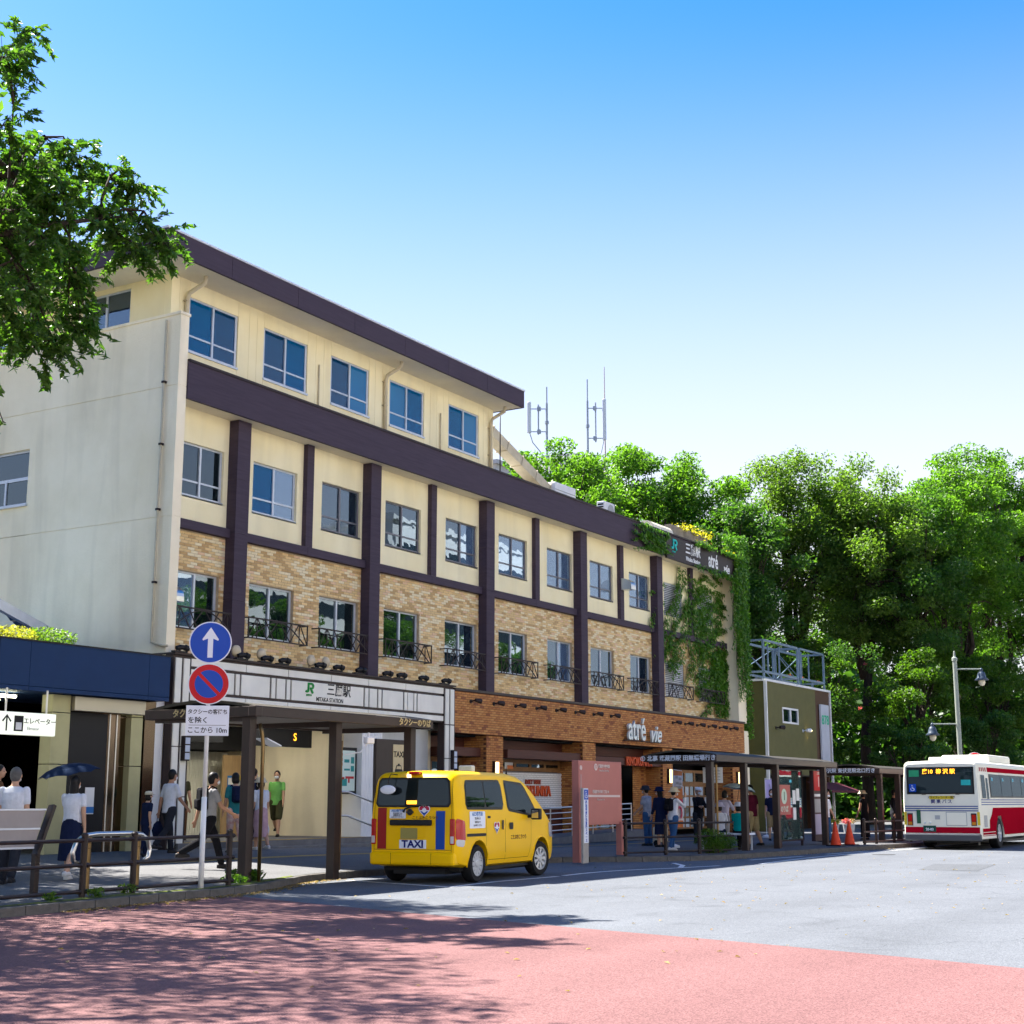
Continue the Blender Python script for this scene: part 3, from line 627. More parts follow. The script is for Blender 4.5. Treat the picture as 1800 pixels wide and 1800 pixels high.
# ---- entrance hall under the sign
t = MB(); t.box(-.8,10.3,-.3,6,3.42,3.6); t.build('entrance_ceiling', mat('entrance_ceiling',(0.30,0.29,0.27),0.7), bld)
t = MB(); t.box(-.8,10.3,-.9,6.2,.05,.50); t.box(-.8,10.3,-1.3,-.9,.05,.36); t.build('entrance_steps', mat('step_stone',(0.17,0.165,0.16),0.8,0.25,4,0.2,30), bld)
t = MB(); t.box(-.6,6.2,-.87,-.6,.5,.507); t.build('step_nosing', m_tact, bld)
t = MB(); t.box(-.82,-.5,-.3,6,.4,3.5); t.box(6.2,10.3,.0,.2,.4,3.5); t.box(6.2,6.4,.2,6,.4,3.45); t.box(-.82,10.3,6,6.2,.4,3.5); t.build('entrance_wall', m_pale, bld)
m_rib = mat('ribbed_sheet', (0.62,0.61,0.50), 0.5, 0.08, 2)
rb = MB(); xs_ = np.arange(.9,6.2,.05); P = [(x, 4.0+(.02 if i%2 else 0)) for i,x in enumerate(xs_)]; n = len(P)-1
rb.add([(p[0],p[1],.5) for p in P]+[(p[0],p[1],2.75) for p in P], [(i,i+1,i+n+2,i+n+1) for i in range(n)]); rb.build('ribbed_partition', m_rib, bld)
for bb_ in ((-.5,.85,3.96,4.02,.5,2.7),(5.2,6.2,3.3,3.36,.5,2.65)): t = MB(); t.box(*bb_); t.build('plywood_panel', mat('plywood',(0.45,0.30,0.15),0.6,0.2,3,stretch=(3,3,.6)), bld)
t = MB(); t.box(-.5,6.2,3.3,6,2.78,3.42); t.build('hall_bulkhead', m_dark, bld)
t = MB(); t.box(1.0,2.6,1.0,1.15,2.85,3.3); t.box(3.2,5.6,.6,.75,2.8,3.3); hb = t.build('departure_board', m_black, bld)
for lx_,ly_ in ((1.2,1.6),(4.4,1.6),(2.8,.4),(2.8,2.8)): q = MB(); q.box(lx_-.6,lx_+.6,ly_-.07,ly_+.07,3.38,3.42); q.build('ceiling_lamp', mat('hall_lamp',(0.9,0.9,0.8),.5,emit=(1,.95,.8),estr=5.0), bld)
text('S', .28, (4.9,.59,3.05), mat('led_orange',(0.9,0.35,0.02),0.5,emit=(1,.35,.02),estr=.6), hb)
# poster on wall
def poster(x0,x1,z0,z1,y,base,marks,parent=bld,name='poster'):
    t = MB(); t.box(x0,x1,y-.006,y,z0,z1); o = t.build(name, base, parent)
    for (a,b,c,d,m) in marks: q = MB(); q.box(x0+(x1-x0)*a,x0+(x1-x0)*b,y-.011,y-.006,z0+(z1-z0)*c,z0+(z1-z0)*d); q.build('printed_block', m, o)
    return o
m_pr = mat('print_red',(0.45,0.03,0.03),.5); m_pb = mat('print_blue',(0.03,0.16,0.42),.5); m_pt = mat('print_teal',(0.03,0.25,0.24),.5); m_py = mat('print_yellow',(0.62,0.47,0.03),.5); m_pg = mat('print_grey',(0.35,0.36,0.36),.5); m_po = mat('print_orange',(0.62,0.16,0.03),.5); m_mint = mat('map_paper',(0.55,0.66,0.60),.4)
poster(5.35,5.62,1.5,2.1,3.29,m_pb,[(.1,.9,.6,.9,m_whitep),(.1,.6,.1,.4,m_pt)]); poster(5.68,5.98,1.5,2.1,3.29,m_py,[(.1,.9,.55,.8,m_pg),(.2,.8,.1,.4,m_whitep)])
poster(5.4,5.55,.95,1.25,3.29,m_whitep,[(.1,.9,.2,.3,m_pg),(.1,.9,.5,.6,m_pg)])
poster(.0,.3,1.6,2.1,3.95,m_whitep,[(.1,.9,.7,.9,m_pb),(.1,.9,.2,.3,m_pg)]); poster(.4,.65,1.3,2.1,3.95,m_whitep,[(.1,.9,.5,.6,m_pg)])
t = MB(); t.box(5.15,6.2,-.45,-.38,1.6,2.8); mpf = t.build('station_map_board', m_black, bld)
poster(5.23,6.12,1.68,2.72,-.45,m_mint,[(.05,.17,.86,.92,m_pr),(.05,.17,.76,.82,m_pr),(.05,.17,.66,.72,m_pr),(.05,.17,.55,.61,m_pr),(.05,.17,.45,.51,m_pr),(.25,.40,.86,.93,m_pr),(.25,.40,.74,.81,m_pr),(.25,.40,.62,.69,m_pr),(.25,.38,.50,.57,m_pr),(.48,.72,.70,.78,m_pt),(.8,.95,.68,.84,m_pt),(.48,.75,.50,.55,m_pt),(.8,.95,.48,.62,m_pt),(.15,.30,.1,.36,m_pg),(.38,.62,.12,.3,m_pt),(.30,.5,.28,.34,m_pr),(.55,.95,.30,.36,m_pr),(.68,.75,.2,.3,m_pr)], mpf, 'map_sheet')
t = MB(); t.box(6.2,6.35,-.62,0,.4,3.5)
n = 14; P = [(6.2+.85*i/n, -.62-(.02 if i%2 else 0)) for i in range(n+1)]; t.add([(p[0],p[1],.4) for p in P]+[(p[0],p[1],3.5) for p in P], [(i,i+1,i+n+2,i+n+1) for i in range(n)]); t.box(7.05,7.1,-.62,0,.4,3.5); t.build('white_column', m_whitep, bld)
t = MB(); t.box(7.1,9.8,-.25,0,.4,3.55); t.box(8.9,9.3,-.35,-.25,.4,3.55); t.build('grey_wall_panel', mat('grey_panel',(0.50,0.51,0.50),0.6,0.1,2), bld)
for zz in (.95,1.55): pipe([(4.9,-.7,zz+.1),(5.2,-.95,zz+.1),(6.3,-1.2,zz-.25)], .025, m_steel, 'stair_handrail')
# ---- shop front: brick fascia, columns, recess
YB = -.80
t = MB(); t.box(10.35,32.2,YB+.02,.0,3.36,4.58); t.build('brick_band_backing', m_brmort, bld)
t = MB(); t.box(10.33,32.25,YB-.04,.02,4.58,4.65); t.build('brick_band_cap', m_frame, bld)
BW, BH = .215, .058; cand = []; z = 3.37; r = 0
while z+BH < 4.585:
    x = 10.36 + (0 if r%2 else -BW/2)
    while x < 32.2:
        a,b = max(x,10.36),min(x+BW,32.2)
        if b-a > .04: cand.append((a,b,z,z+BH))
        x += BW+.012
    z += BH+.012; r += 1
brc = lambda x,z: random.choices(range(4),(8,4,4,1))[0]
lay(cand, 1, m_bricks, brc, bld, 'brick', YB, lambda c: c[0], BW, BH)
def brick_wall(x0,x1,z0,z1,y,name,ysides=None):
    t = MB(); z = z0; r = 0
    while z+BH <= z1:
        x = x0 + (0 if r%2 else -BW/2)
        while x < x1-.02:
            a,b = max(x,x0),min(x+BW,x1)
            if b-a > .03: t.mi = brc(0,0); t.box(a,b,y+random.uniform(-.002,.002),y+.02,z,z+BH)
            x += BW+.012
        if ysides:
            for yy in np.arange(y+.02+(.1 if r%2 else 0), ysides, BW+.012): t.mi = brc(0,0); t.box(x0-.008,x0+.01,yy,min(yy+BW,ysides),z,z+BH)
        z += BH+.012; r += 1
    o = t.build(name, m_bricks, bld); tag(o, kind='stuff'); return o
for x0,x1 in ((12.25,13.2),(18.3,19.22),(24.5,25.34),(31.1,31.9)):
    t = MB(); t.box(x0+.01,x1-.01,-.68,.3,.1,3.36); t.build('brick_column_core', m_brmort, bld); brick_wall(x0,x1,.2,3.36,-.70,'column_bricks',.3)
    lx = x0+.42; t = MB(); t.box(lx-.09,lx+.09,-.80,-.70,2.05,2.6); ls = t.build('wall_lamp', m_iron, bld)
    q = MB(); q.bbox(lx-.075,lx+.075,-.84,-.80,2.08,2.57,.01); q.build('lamp_glass', mat('warm_lamp',(0.9,0.6,0.3),0.5,emit=(1,.55,.2),estr=1.1), ls)
t = MB(); t.box(31.9,33.1,-.62,.02,.1,4.3); t.build('end_pier', m_pale, bld)
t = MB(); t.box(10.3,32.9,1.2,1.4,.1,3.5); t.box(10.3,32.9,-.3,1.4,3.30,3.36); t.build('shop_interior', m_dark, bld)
# recess panels
for x0,x1 in ((10.4,12.25),(13.2,18.3),(19.22,24.5),(25.34,31.1)):
    t = MB(); t.box(x0,x1,.10,.2,2.98,3.34); t.build('timber_panel', m_woodr, bld)
for x0,x1,z0,z1 in ((10.4,12.6,2.72,2.98),(13.6,18.7,2.72,2.98),(19.3,24.7,2.66,2.92)):
    t = MB(); t.bbox(x0,x1,-.62 if x0 > 13 else -.5,.1,z0,z1,.01); t.build('timber_beam', m_woodr, bld)
def joinery(x0,x1,z0,z1,nx,nz,y,gm,name='glazed_door',fw=.07):
    t = MB(); 
    for i in range(nx+1): x = x0+(x1-x0-fw)*i/nx; t.box(x,x+fw,y,y+.06,z0,z1)
    for j in range(nz+1):
        z = z0+(z1-z0-fw)*j/nz
        for i in range(nx): xa = x0+(x1-x0-fw)*i/nx+fw; xb = x0+(x1-x0-fw)*(i+1)/nx; t.box(xa,xb,y+.004,y+.056,z,z+fw)
    o = t.build(name, m_wood, bld)
    for i in range(nx):
        xa = x0+(x1-x0-fw)*i/nx+fw; xb = x0+(x1-x0-fw)*(i+1)/nx
        for j in range(nz):
            za = z0+(z1-z0-fw)*j/nz+fw; zb = z0+(z1-z0-fw)*(j+1)/nz; p = MB(); p.box(xa,xb,y+.025,y+.032,za,zb); p.build('pane', gm[(i+j*7) % len(gm)] if isinstance(gm,(list,tuple)) else gm, o)
    return o
g_frost = mat('frosted_glass',(0.42,0.47,0.50),0.25)
joinery(10.45,12.2,1.95,2.70,2,1,.15,g_dark,'transom_window',.14); t = MB(); t.box(10.45,12.2,.16,.2,1.2,1.95); t.build('cream_shop_panel', mat('cream_panel',(0.55,0.48,0.25),.6), bld)
joinery(13.3,18.2,2.36,2.72,5,1,.12,g_dark,'transom_window',.13)
poster(13.6,14.1,2.44,2.62,.105,m_py,[(.4,1,.0,.6,m_pr)]); poster(14.6,15.1,2.42,2.62,.105,m_whitep,[(.3,1,.0,.55,m_po)])
# white brick panel
t = MB(); t.box(13.2,18.3,.14,.2,1.15,2.34); wb = t.build('white_brick_panel', mat('pale_grout',(0.25,0.24,0.26),.9), bld)
q = MB(); z = 1.16; r = 0
while z+.05 < 2.34:
    x = 13.2+(0 if r%2 else -.1)
    while x < 18.3:
        a,b = max(x,13.2),min(x+.195,18.3)
        if b-a > .03: q.box(a,b,.122,.14,z,z+.052)
        x += .207
    z += .064; r += 1
tag(q.build('white_bricks', m_whitep, wb), kind='stuff')
m_org = mat('sign_orange',(0.62,0.085,0.02),.5)
text('KINOKUNIYA', .46, (16.35,.09,1.72), m_org, wb, ext=.02, off=.012, sx=.80); text('DAILY TABLE', .20, (16.35,.09,2.02), mat('sign_dull_red',(0.35,0.06,0.03),.5), wb, ext=.015, off=.004, sx=.85)
t = MB(); t.box(13.2,18.3,.1,.2,.2,1.15); t.build('shop_dado', m_woodr, bld)
brick_wall(23.4,24.5,.3,2.9,.0,'return_bricks')
text('KINOKUNIYA', .42, (22.6,-.66,2.79), m_org, bld, ext=.02, off=.012, sx=.80)
joinery(20.6,23.2,.35,2.2,3,2,.35,g_dark,'glazed_door',.12)
joinery(25.4,31.0,2.05,2.62,6,1,.12,g_dark,'transom_window',.12); joinery(25.4,31.0,.35,2.05,12,4,.13,[g_frost,g_dark,g_frost],'glazed_door',.07)
# brick band spot lamps and lettering
lm_ = None
for x in list(np.arange(11.2,21.0,1.28))+[25.2,26.3,27.4,28.5,29.6,30.7]:
    if lm_ is None:
        q = MB(); q.lathe([(.06,0),(.06,-.03)],(0,0,0),8,'y'); q.tube([(0,-.03,0),(0,-.2,.03)],.02,6); q.tube([(-.02,-.18,.03),(.16,-.27,-.0)],[.05,.075],10); o = q.build('sign_lamp', m_iron, bld); o.location = (x,YB,4.30); lm_ = o.data
    else: inst('sign_lamp', lm_, bld, Matrix.Translation((x,YB,4.30)))
m_sil = mat('letter_silver',(0.62,0.68,0.68),0.35,metal=.3)
t = MB(); t.box(20.95,24.0,YB-.14,YB-.06,3.50,3.53); ab = t.build('sign_rail', m_iron, bld)
text('atré', 1.15, (21.80,YB-.17,3.90), m_sil, ab, ext=.04, off=.016, sx=.74); text('vie', .85, (23.30,YB-.17,3.78), m_sil, ab, ext=.04, off=.012, sx=.95, shear=.35)
# sign on the ivy-clad fascia
t = MB(); t.box(25.3,32.2,-.66,-.59,10.62,11.52); rsn = t.build('roof_sign_panel', m_iron, bld)
jr_logo(25.7,11.02,.42,-.67,m_teal,rsn,'JR EAST'); text('三鷹駅', .48, (27.75,-.67,11.22), m_whitep, rsn, off=.014); text('Mitaka Station', .24, (27.75,-.67,10.83), m_whitep, rsn, off=.006)
text('atré', .85, (29.75,-.67,11.08), m_whitep, rsn, off=.016, sx=.7); text('vie', .56, (31.1,-.67,10.93), m_whitep, rsn, off=.012, shear=.35)
# roof clutter
t = MB(); t.box(29.3,33.1,1.0,1.3,11.6,12.75); t.build('weathered_parapet', mat('weathered_concrete',(0.36,0.31,0.24),.95,.5,2,.5,12), bld)
def ac(x,y,z,rz,label):
    a = thing('air_conditioner', (x,y,z), rz, label, 'air conditioner'); q = MB(); q.bbox(-.42,.42,-.16,.16,.05,.70,.02); b = q.build('casing', m_whitep, a)
    q = MB(); q.lathe([(.25,-.165),(.25,-.172),(.22,-.175)],(.1,0,.38),20,'y'); q.build('fan_grille', m_pg, a)
    for k in range(5): q = MB(); q.box(-.425,-.418,-.12,.12,.15+.1*k,.21+.1*k); q.build('vent_slot', m_black, a)
    q = MB(); q.box(-.35,-.25,-.16,.16,0,.05); q.box(.25,.35,-.16,.16,0,.05); q.build('foot', m_iron, a)
ac(22.4,.45,11.67,0,'white air conditioner outdoor unit perched on the brown roof edge')
for i,(x,y,w,d,h,nm,lb) in enumerate(((15.0,1.5,.9,1.0,.55,'roof_unit','low grey roof unit beside the end of the fourth floor'),(16.6,1.6,1.0,1.0,.5,'roof_unit','pale roof unit with ribbed top under the slanting duct'),(19.6,1.2,1.5,1.2,.95,'roof_unit','white box roof unit at the foot of the slanting duct'))):
    a = thing(nm,(x,y,11.6),0,lb,'roof unit'); q = MB(); q.bbox(-w/2,w/2,-d/2,d/2,.06,h,.03); q.build('casing', m_whitep if i else mat('grey_casing',(0.45,0.46,0.48),.6,.2,3), a)
    q = MB()
    for k in range(4): q.box(-w/2-.012,w/2+.012,-d/2-.012,-d/2,h*.2+.1*k*h/.6,h*.2+.1*k*h/.6+.02)
    q.build('rib', m_pg, a); q = MB(); q.box(-w/2,w/2,-d/2,-d/2+.1,0,.06); q.box(-w/2,w/2,d/2-.1,d/2,0,.06); q.build('skid', m_iron, a)
dct = thing('roof_duct',(15.2,1.0,11.6),0,'cream ribbed duct slanting down from the fourth floor to the lower roof','duct')
q = MB(); q.bar((-1.5,0,2.4),(3.9,0,.55),.42,.34); q.build('duct_run', m_pipe, dct)
for k in range(6): q = MB(); a = -1.2+.95*k; q.bar((a,0,2.4-1.85*(a+1.5)/5.4),(a+.04,0,2.4-1.85*(a+1.54)/5.4),.48,.40); q.build('duct_flange', m_pipe, dct)
vt = thing('roof_ventilator',(27.6,.9,11.62),0,'pale rounded roof ventilator behind the rooftop station sign','ventilator')
q = MB(); q.poly([(-.9,y,z) for y,z in [(-.4,0),(-.4,.45)]+[(.4*math.cos(a)*-1,.45+.4*math.sin(a)) for a in np.linspace(.2,PI-.2,8)]+[(.4,.45),(.4,0)]],(1.8,0,0)); q.build('hood', m_pale, vt)
# ------------------------------------------------------------ lift hall on the left
m_navy = mat('navy_panel', (0.006,0.032,0.105), 0.6, 0.12, 2)
m_mirror = mat('bronze_steel', (0.10,0.075,0.055), 0.12, metal=1.0)
m_gold = mat('champagne_panel', (0.42,0.40,0.22), 0.35, 0.15, 1.2, metal=0.2)
lift = thing('lift_hall', (-3.7,-1,0), 0, 'low lift entrance hall with navy panelled fascia beside the station', 'lift hall')
def L(o): o.location = (3.7,1,0); return o
for a,b in ((-6.02,-5.27),(-5.262,-2.02),(-2.012,-1.38)):
    for c,d in ((3.66,4.55),(3.57,3.652)): t = MB(); t.bbox(a,b,-1.0,-.94,c,d,.004); L(t.build('fascia_panel', m_navy, lift))
t = MB(); t.box(-6.04,-1.36,-.94,4,3.58,4.54); L(t.build('roof_slab', m_navy, lift))
t = MB(); t.box(-6.05,-1.35,-1.02,-.9,4.55,4.58); L(t.build('fascia_cap', m_black, lift))
for a,b in ((-4.30,-3.82),(-2.10,-1.76)):
    for c,d in ((.2,2.15),(2.165,3.2),(3.215,3.57)): t = MB(); t.bbox(a,b,-.62,-.3,c,d,.004); L(t.build('pier_panel', m_gold, lift))
t = MB(); t.bbox(-3.80,-1.78,-.72,-.55,3.26,3.56,.01); L(t.build('door_header', mat('satin_steel',(0.40,0.37,0.30),.35,metal=.7), lift))
t = MB(); t.box(-3.84,-2.62,-.45,-.4,.25,3.25); dr = L(t.build('sliding_door', m_black, lift))
t = MB(); t.box(-2.61,-2.08,-.45,-.4,.25,3.25); L(t.build('mirror_panel', m_mirror, lift))
for x in (-2.58,-2.38): t = MB(); t.box(x,x+.03,-.47,-.45,.25,3.25); L(t.build('trim_strip', m_steel, lift))
t = MB(); t.box(-3.15,-2.9,-.46,-.45,1.15,1.7); pl = L(t.build('notice', m_whitep, lift)); t = MB(); t.box(-3.15,-2.9,-.465,-.461,1.17,1.3); t.build('printed_block', m_pb, pl)
t = MB(); t.box(-6.0,-1.4,2.2,2.4,.2,3.6); t.box(-1.68,-1.4,-.3,2.2,.2,3.6); t.box(-1.70,-1.38,-.62,-.28,.2,3.57); L(t.build('back_wall', m_mirror, lift))
t = MB(); t.box(-1.4,-1.12,-.60,-.3,.2,3.6); L(t.build('white_post', m_whitep, lift))
m_tubel = mat('fluorescent_tube',(0.9,0.9,0.6),.5,emit=(1,1,.7),estr=3.0)
for x,y in ((-5.4,-.2),(-4.9,.9)): t = MB(); t.tube([(x-.5,y,3.5),(x+.5,y,3.5)],.03,8); L(t.build('ceiling_lamp', m_tubel, lift))
sg = thing('hanging_sign', (-5.42,-1.15,2.9), 0, 'white hanging lift sign with arrow beneath the navy fascia', 'sign')
t = MB(); t.bbox(-.72,.72,-.05,.05,-.22,.22,.02); t.build('sign_box', mat('lit_sign_white',(0.78,0.80,0.70),.5,emit=(.8,.85,.7),estr=.12), sg)
for x in (-.5,.5): t = MB(); t.tube([(x,0,.22),(x,0,.68)],.02,6); t.build('hanger', m_steel, sg)
t = MB(); stroke(t,[(-.5,-.15),(-.5,.13)],.035,.052,.004); stroke(t,[(-.60,.03),(-.5,.15),(-.40,.03)],.035,.052,.0045); q = t.build('arrow', m_black, sg); q.matrix_local = FRONT.to_4x4()
t = MB(); t.box(-.32,-.10,-.058,-.052,-.15,.15); q = t.build('lift_pictogram', m_black, sg); t = MB(); t.box(-.28,-.14,-.061,-.058,-.12,.02); t.build('pictogram_window', m_whitep, q)
text('エレベーター', .135, (.31,-.054,.05), m_black, sg, off=.001); text('Elevator', .09, (.15,-.054,-.09), m_pg, sg)
# sloping glass roof behind the fascia
gr = thing('sloping_glass_roof', (-4,2,4.5), 0, 'sloping steel-edged glass roof rising behind the navy fascia', 'glass roof')
a,b = Vector((-4.0,.0,2.6)), Vector((2.5,0,.45)); dy = Vector((0,3,0))
t = MB(); t.bar(a,b,.14,.22); t.bar(a+dy,b+dy,.14,.22); t.build('edge_beam', m_alu, gr)
for k in range(5):
    p = a+(b-a)*k/5; q = a+(b-a)*(k+1)/5; t = MB(); t.add([p+Vector((0,.1,.05)),q+Vector((-.04,.1,.05)),q+Vector((-.04,2.9,.05)),p+Vector((0,2.9,.05))],[(0,1,2,3)]); t.build('pane', glass('glass_roof',(0.2,0.4,0.6),.1,.4,(0.02,.06,.1)), gr)
# ------------------------------------------------------------ olive hut on the right
m_olive = mat('olive_sheet', (0.125,0.118,0.040), 0.6, 0.12, 2.5, 0.25, 40)
hut = thing('olive_kiosk', (35.5,-.5,0), 0, 'olive green two-storey kiosk with small white window and side sign', 'kiosk')
def Hh(o): o.location = (-35.5,.5,0); return o
t = MB(); wall(t, 35.5,41.85,2.6,6.6,[(37.45,39.45,4.85,5.56)],-.5,-.35); t.box(35.5,35.65,-.35,6,.1,6.6); t.box(35.65,43.9,5.85,6,.1,6.6); Hh(t.build('wall', m_olive, hut))
t = MB(); t.box(41.85,43.9,-.48,-.35,2.6,6.6); t.box(43.75,43.9,-.35,5.85,.1,6.6); Hh(t.build('brown_wall', mat('rust_sheet',(0.09,0.045,0.025),.6,.2,3), hut))
t = MB(); t.box(35.44,35.56,-.56,-.44,.1,6.62); t.box(35.5,43.95,-.55,-.40,6.6,6.70); t.box(43.86,43.96,-.55,-.45,.1,6.6); t.box(35.44,35.56,-.40,6,6.6,6.70); Hh(t.build('corner_trim', m_whitep, hut))
t = MB(); t.box(35.6,43.8,-.4,5.9,6.4,6.6); t.box(35.6,43.8,-.4,5.9,2.55,2.7); Hh(t.build('roof', m_kerb, hut))
t = MB(); t.box(37.45,39.45,-.53,-.42,4.85,4.93); t.box(37.45,39.45,-.53,-.42,5.48,5.56); t.box(37.45,37.53,-.53,-.42,4.93,5.48); t.box(39.37,39.45,-.53,-.42,4.93,5.48); t.box(38.40,38.50,-.54,-.43,4.93,5.48); w_ = Hh(t.build('window', m_whitep, hut))
for a_,b_ in ((37.53,38.40),(38.50,39.37)): t = MB(); t.box(a_,b_,-.48,-.47,4.93,5.48); t.build('pane', g_dark, w_)
for x,lit in ((36.6,0),(40.0,1)):
    t = MB(); t.lathe([(.07,-.5),(.07,-.53)],(x,0,4.6),8,'y'); t.tube([(x,-.53,4.6),(x,-.7,4.62)],.02,6); t.tube([(x+.05,-.68,4.62),(x+.28,-.78,4.62)],[.07,.10],10); la = Hh(t.build('spot_lamp', m_iron if not lit else m_whitep, hut))
    if lit: t = MB(); t.ell((x+.3,-.8,4.62),(.05,.05,.05)); t.build('bulb', mat('bulb_warm',(1,.7,.3),.5,emit=(1,.7,.3),estr=8), la)
t = MB(); t.box(42.3,43.45,-.60,-.52,2.8,5.95); sp = Hh(t.build('sign_panel', mat('pale_panel',(0.50,0.52,0.58),.4,.1,2), hut))
text('878', .62, (42.88,-.61,5.2), mat('neon_green',(0.0,.42,.22),.5), sp, off=.01, sx=1.1)
# lattice frame on the hut
fr = thing('rooftop_frame', (35.6,-.3,6.7), 0, 'blue-grey steel lattice frame standing on the olive kiosk roof', 'steel frame')
m_bsteel = mat('blue_grey_steel', (0.16,0.23,0.30), 0.45, 0.15, 5)
def frame_box(x0,x1,z0,z1,y0,y1):
    t = MB(); w = .09
    for x in (x0,x1):
        for y in (y0,y1): t.box(x-w/2,x+w/2,y-w/2,y+w/2,z0,z1)
    for z in (z0,z1):
        for y in (y0,y1): t.box(x0+w/2,x1-w/2,y-w/2,y+w/2,z-w/2,z+w/2)
        for x in (x0,x1): t.box(x-w/2,x+w/2,y0+w/2,y1-w/2,z-w/2,z+w/2)
    t.build('frame_bay', m_bsteel, fr)
    for y in (y1,):
        t = MB(); t.bar((x0,y,z0),(x1,y,z1),.03); t.bar((x0,y+.04,z1),(x1,y+.04,z0),.03); t.build('cross_brace', m_bsteel, fr)
    t = MB(); t.bar((x0,y0,z0),(x0,y1,z1),.03); t.build('cross_brace', m_bsteel, fr)
frame_box(.3,4.6,.35,1.75,0,1.2); frame_box(4.85,8.2,.35,1.75,0,1.2)
for x in (.3,2.4,4.6,6.5,8.2):
    for y_ in (0,1.2): t = MB(); t.box(x-.04,x+.04,y_-.04,y_+.04,-.02,.31); t.build('frame_post', m_bsteel, fr)
for x in (1.7,3.1,6.0,7.0): t = MB(); t.box(x-.03,x+.03,.3,.36,.4,1.7); t.build('frame_post', m_bsteel, fr)
# ground floor shop bits of the hut
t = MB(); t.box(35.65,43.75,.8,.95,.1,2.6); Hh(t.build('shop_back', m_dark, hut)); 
t = MB(); t.add([(40.2,-.5,2.3),(44.6,-.5,2.3),(44.6,-1.7,1.9),(40.2,-1.7,1.9),(40.2,-1.7,1.8),(44.6,-1.7,1.8)],[(0,1,2,3),(3,2,5,4)]); Hh(t.build('awning', mat('awning_maroon',(0.10,0.02,0.03),.7), hut))
# ------------------------------------------------------------ far roof masts and building
far = thing('distant_building', (72,30,0), 0, 'pale distant block glimpsed between the tree tops below the thin rod', 'building')
t = MB(); t.box(-2.2,1.6,-3,3,0,26.6); t.build('wall', mat('far_wall',(0.52,0.50,0.52),.8), far); t = MB(); t.box(-2.4,1.8,-3.2,3.2,26.6,26.9); t.box(-1,0.4,-1.5,1.5,26.9,27.9); t.build('roof', mat('far_roof',(0.45,0.44,0.46),.8), far)
for zz in (22,24.5): t = MB(); t.box(-2.25,-2.15,-1,1,zz,zz+1.3); t.build('window', g_grey, far)
far2 = thing('mast_building', (64,30,0), 0, 'office block carrying the antenna masts, hidden behind the tree tops', 'building')
t = MB(); t.box(-5,5.5,-2,6,0,24.5); t.build('wall', mat('far_wall'  ,(0.5,.5,.5)), far2); t = MB(); t.box(-5.2,5.7,-2.2,6.2,24.5,24.8); t.build('roof', mat('far_roof',(.4,.4,.4)), far2)
m_mast = mat('mast_grey',(0.28,0.32,0.37),.5,metal=.3)
def mast(x,y,z0,z1,side,label):
    a = thing('antenna_mast',(x,y,z0),0,label,'antenna'); h = z1-z0
    t = MB(); t.tube([(0,0,-1.5),(0,0,h*.82)],.085,8); t.tube([(0,0,h*.82),(0,0,h*1.05)],.05,6); t.build('pole', m_mast, a)
    d = Vector((R_.x*side, R_.y*side, 0))
    for zz in (h*.42,h*.74): t = MB(); t.bar((0,0,zz),d*1.15+Vector((0,0,zz)),.06); t.bar(d*.55+Vector((0,0,zz-.15)),d*.55+Vector((0,0,zz+.15)),.2); t.build('bracket', m_mast, a)
    t = MB(); t.tube([d*.6+Vector((0,0,h*.38)),d*.6+Vector((0,0,h*.8))],.06,6); t.build('riser', m_mast, a)
    t = MB(); c = d*1.25; t.bbox(c.x-.12,c.x+.12,c.y-.12,c.y+.12,h*.40,h*.84,.05); t.build('panel_antenna', mat('antenna_panel',(0.55,0.58,0.62),.4), a)
    t = MB(); t.tube([d*1.2+Vector((0,0,h*.40)),d*1.0+Vector((0,0,h*.27)),d*.5+Vector((0,0,h*.15)),Vector((0.2,0,0))],.035,6); t.build('cable', m_mast, a)
    for zz in (h*.25,h*.55): t = MB(); t.lathe([(.15,-.1),(.15,.1)],(0,0,zz),8); t.build('clamp', m_mast, a)
R_ = Vector((math.sin(AZ),-math.cos(AZ),0))
mast(61.4,25.3,24.8,30.0,-1,'antenna mast with its panel on the left, above the tree tops')
mast(67.5,25.3,24.8,32.0,1,'antenna mast with its panel on the right, above the tree tops')
t = MB(); t.tube([(0,0,0),(0,0,8)],[.06,.03],6); a = t.build('lightning_rod', mat('rod_rust',(0.35,0.28,0.27),.6)); a.location=(70.1,25.2,26); tag(a,'thin tall rod rising above the trees right of the antennas','rod')
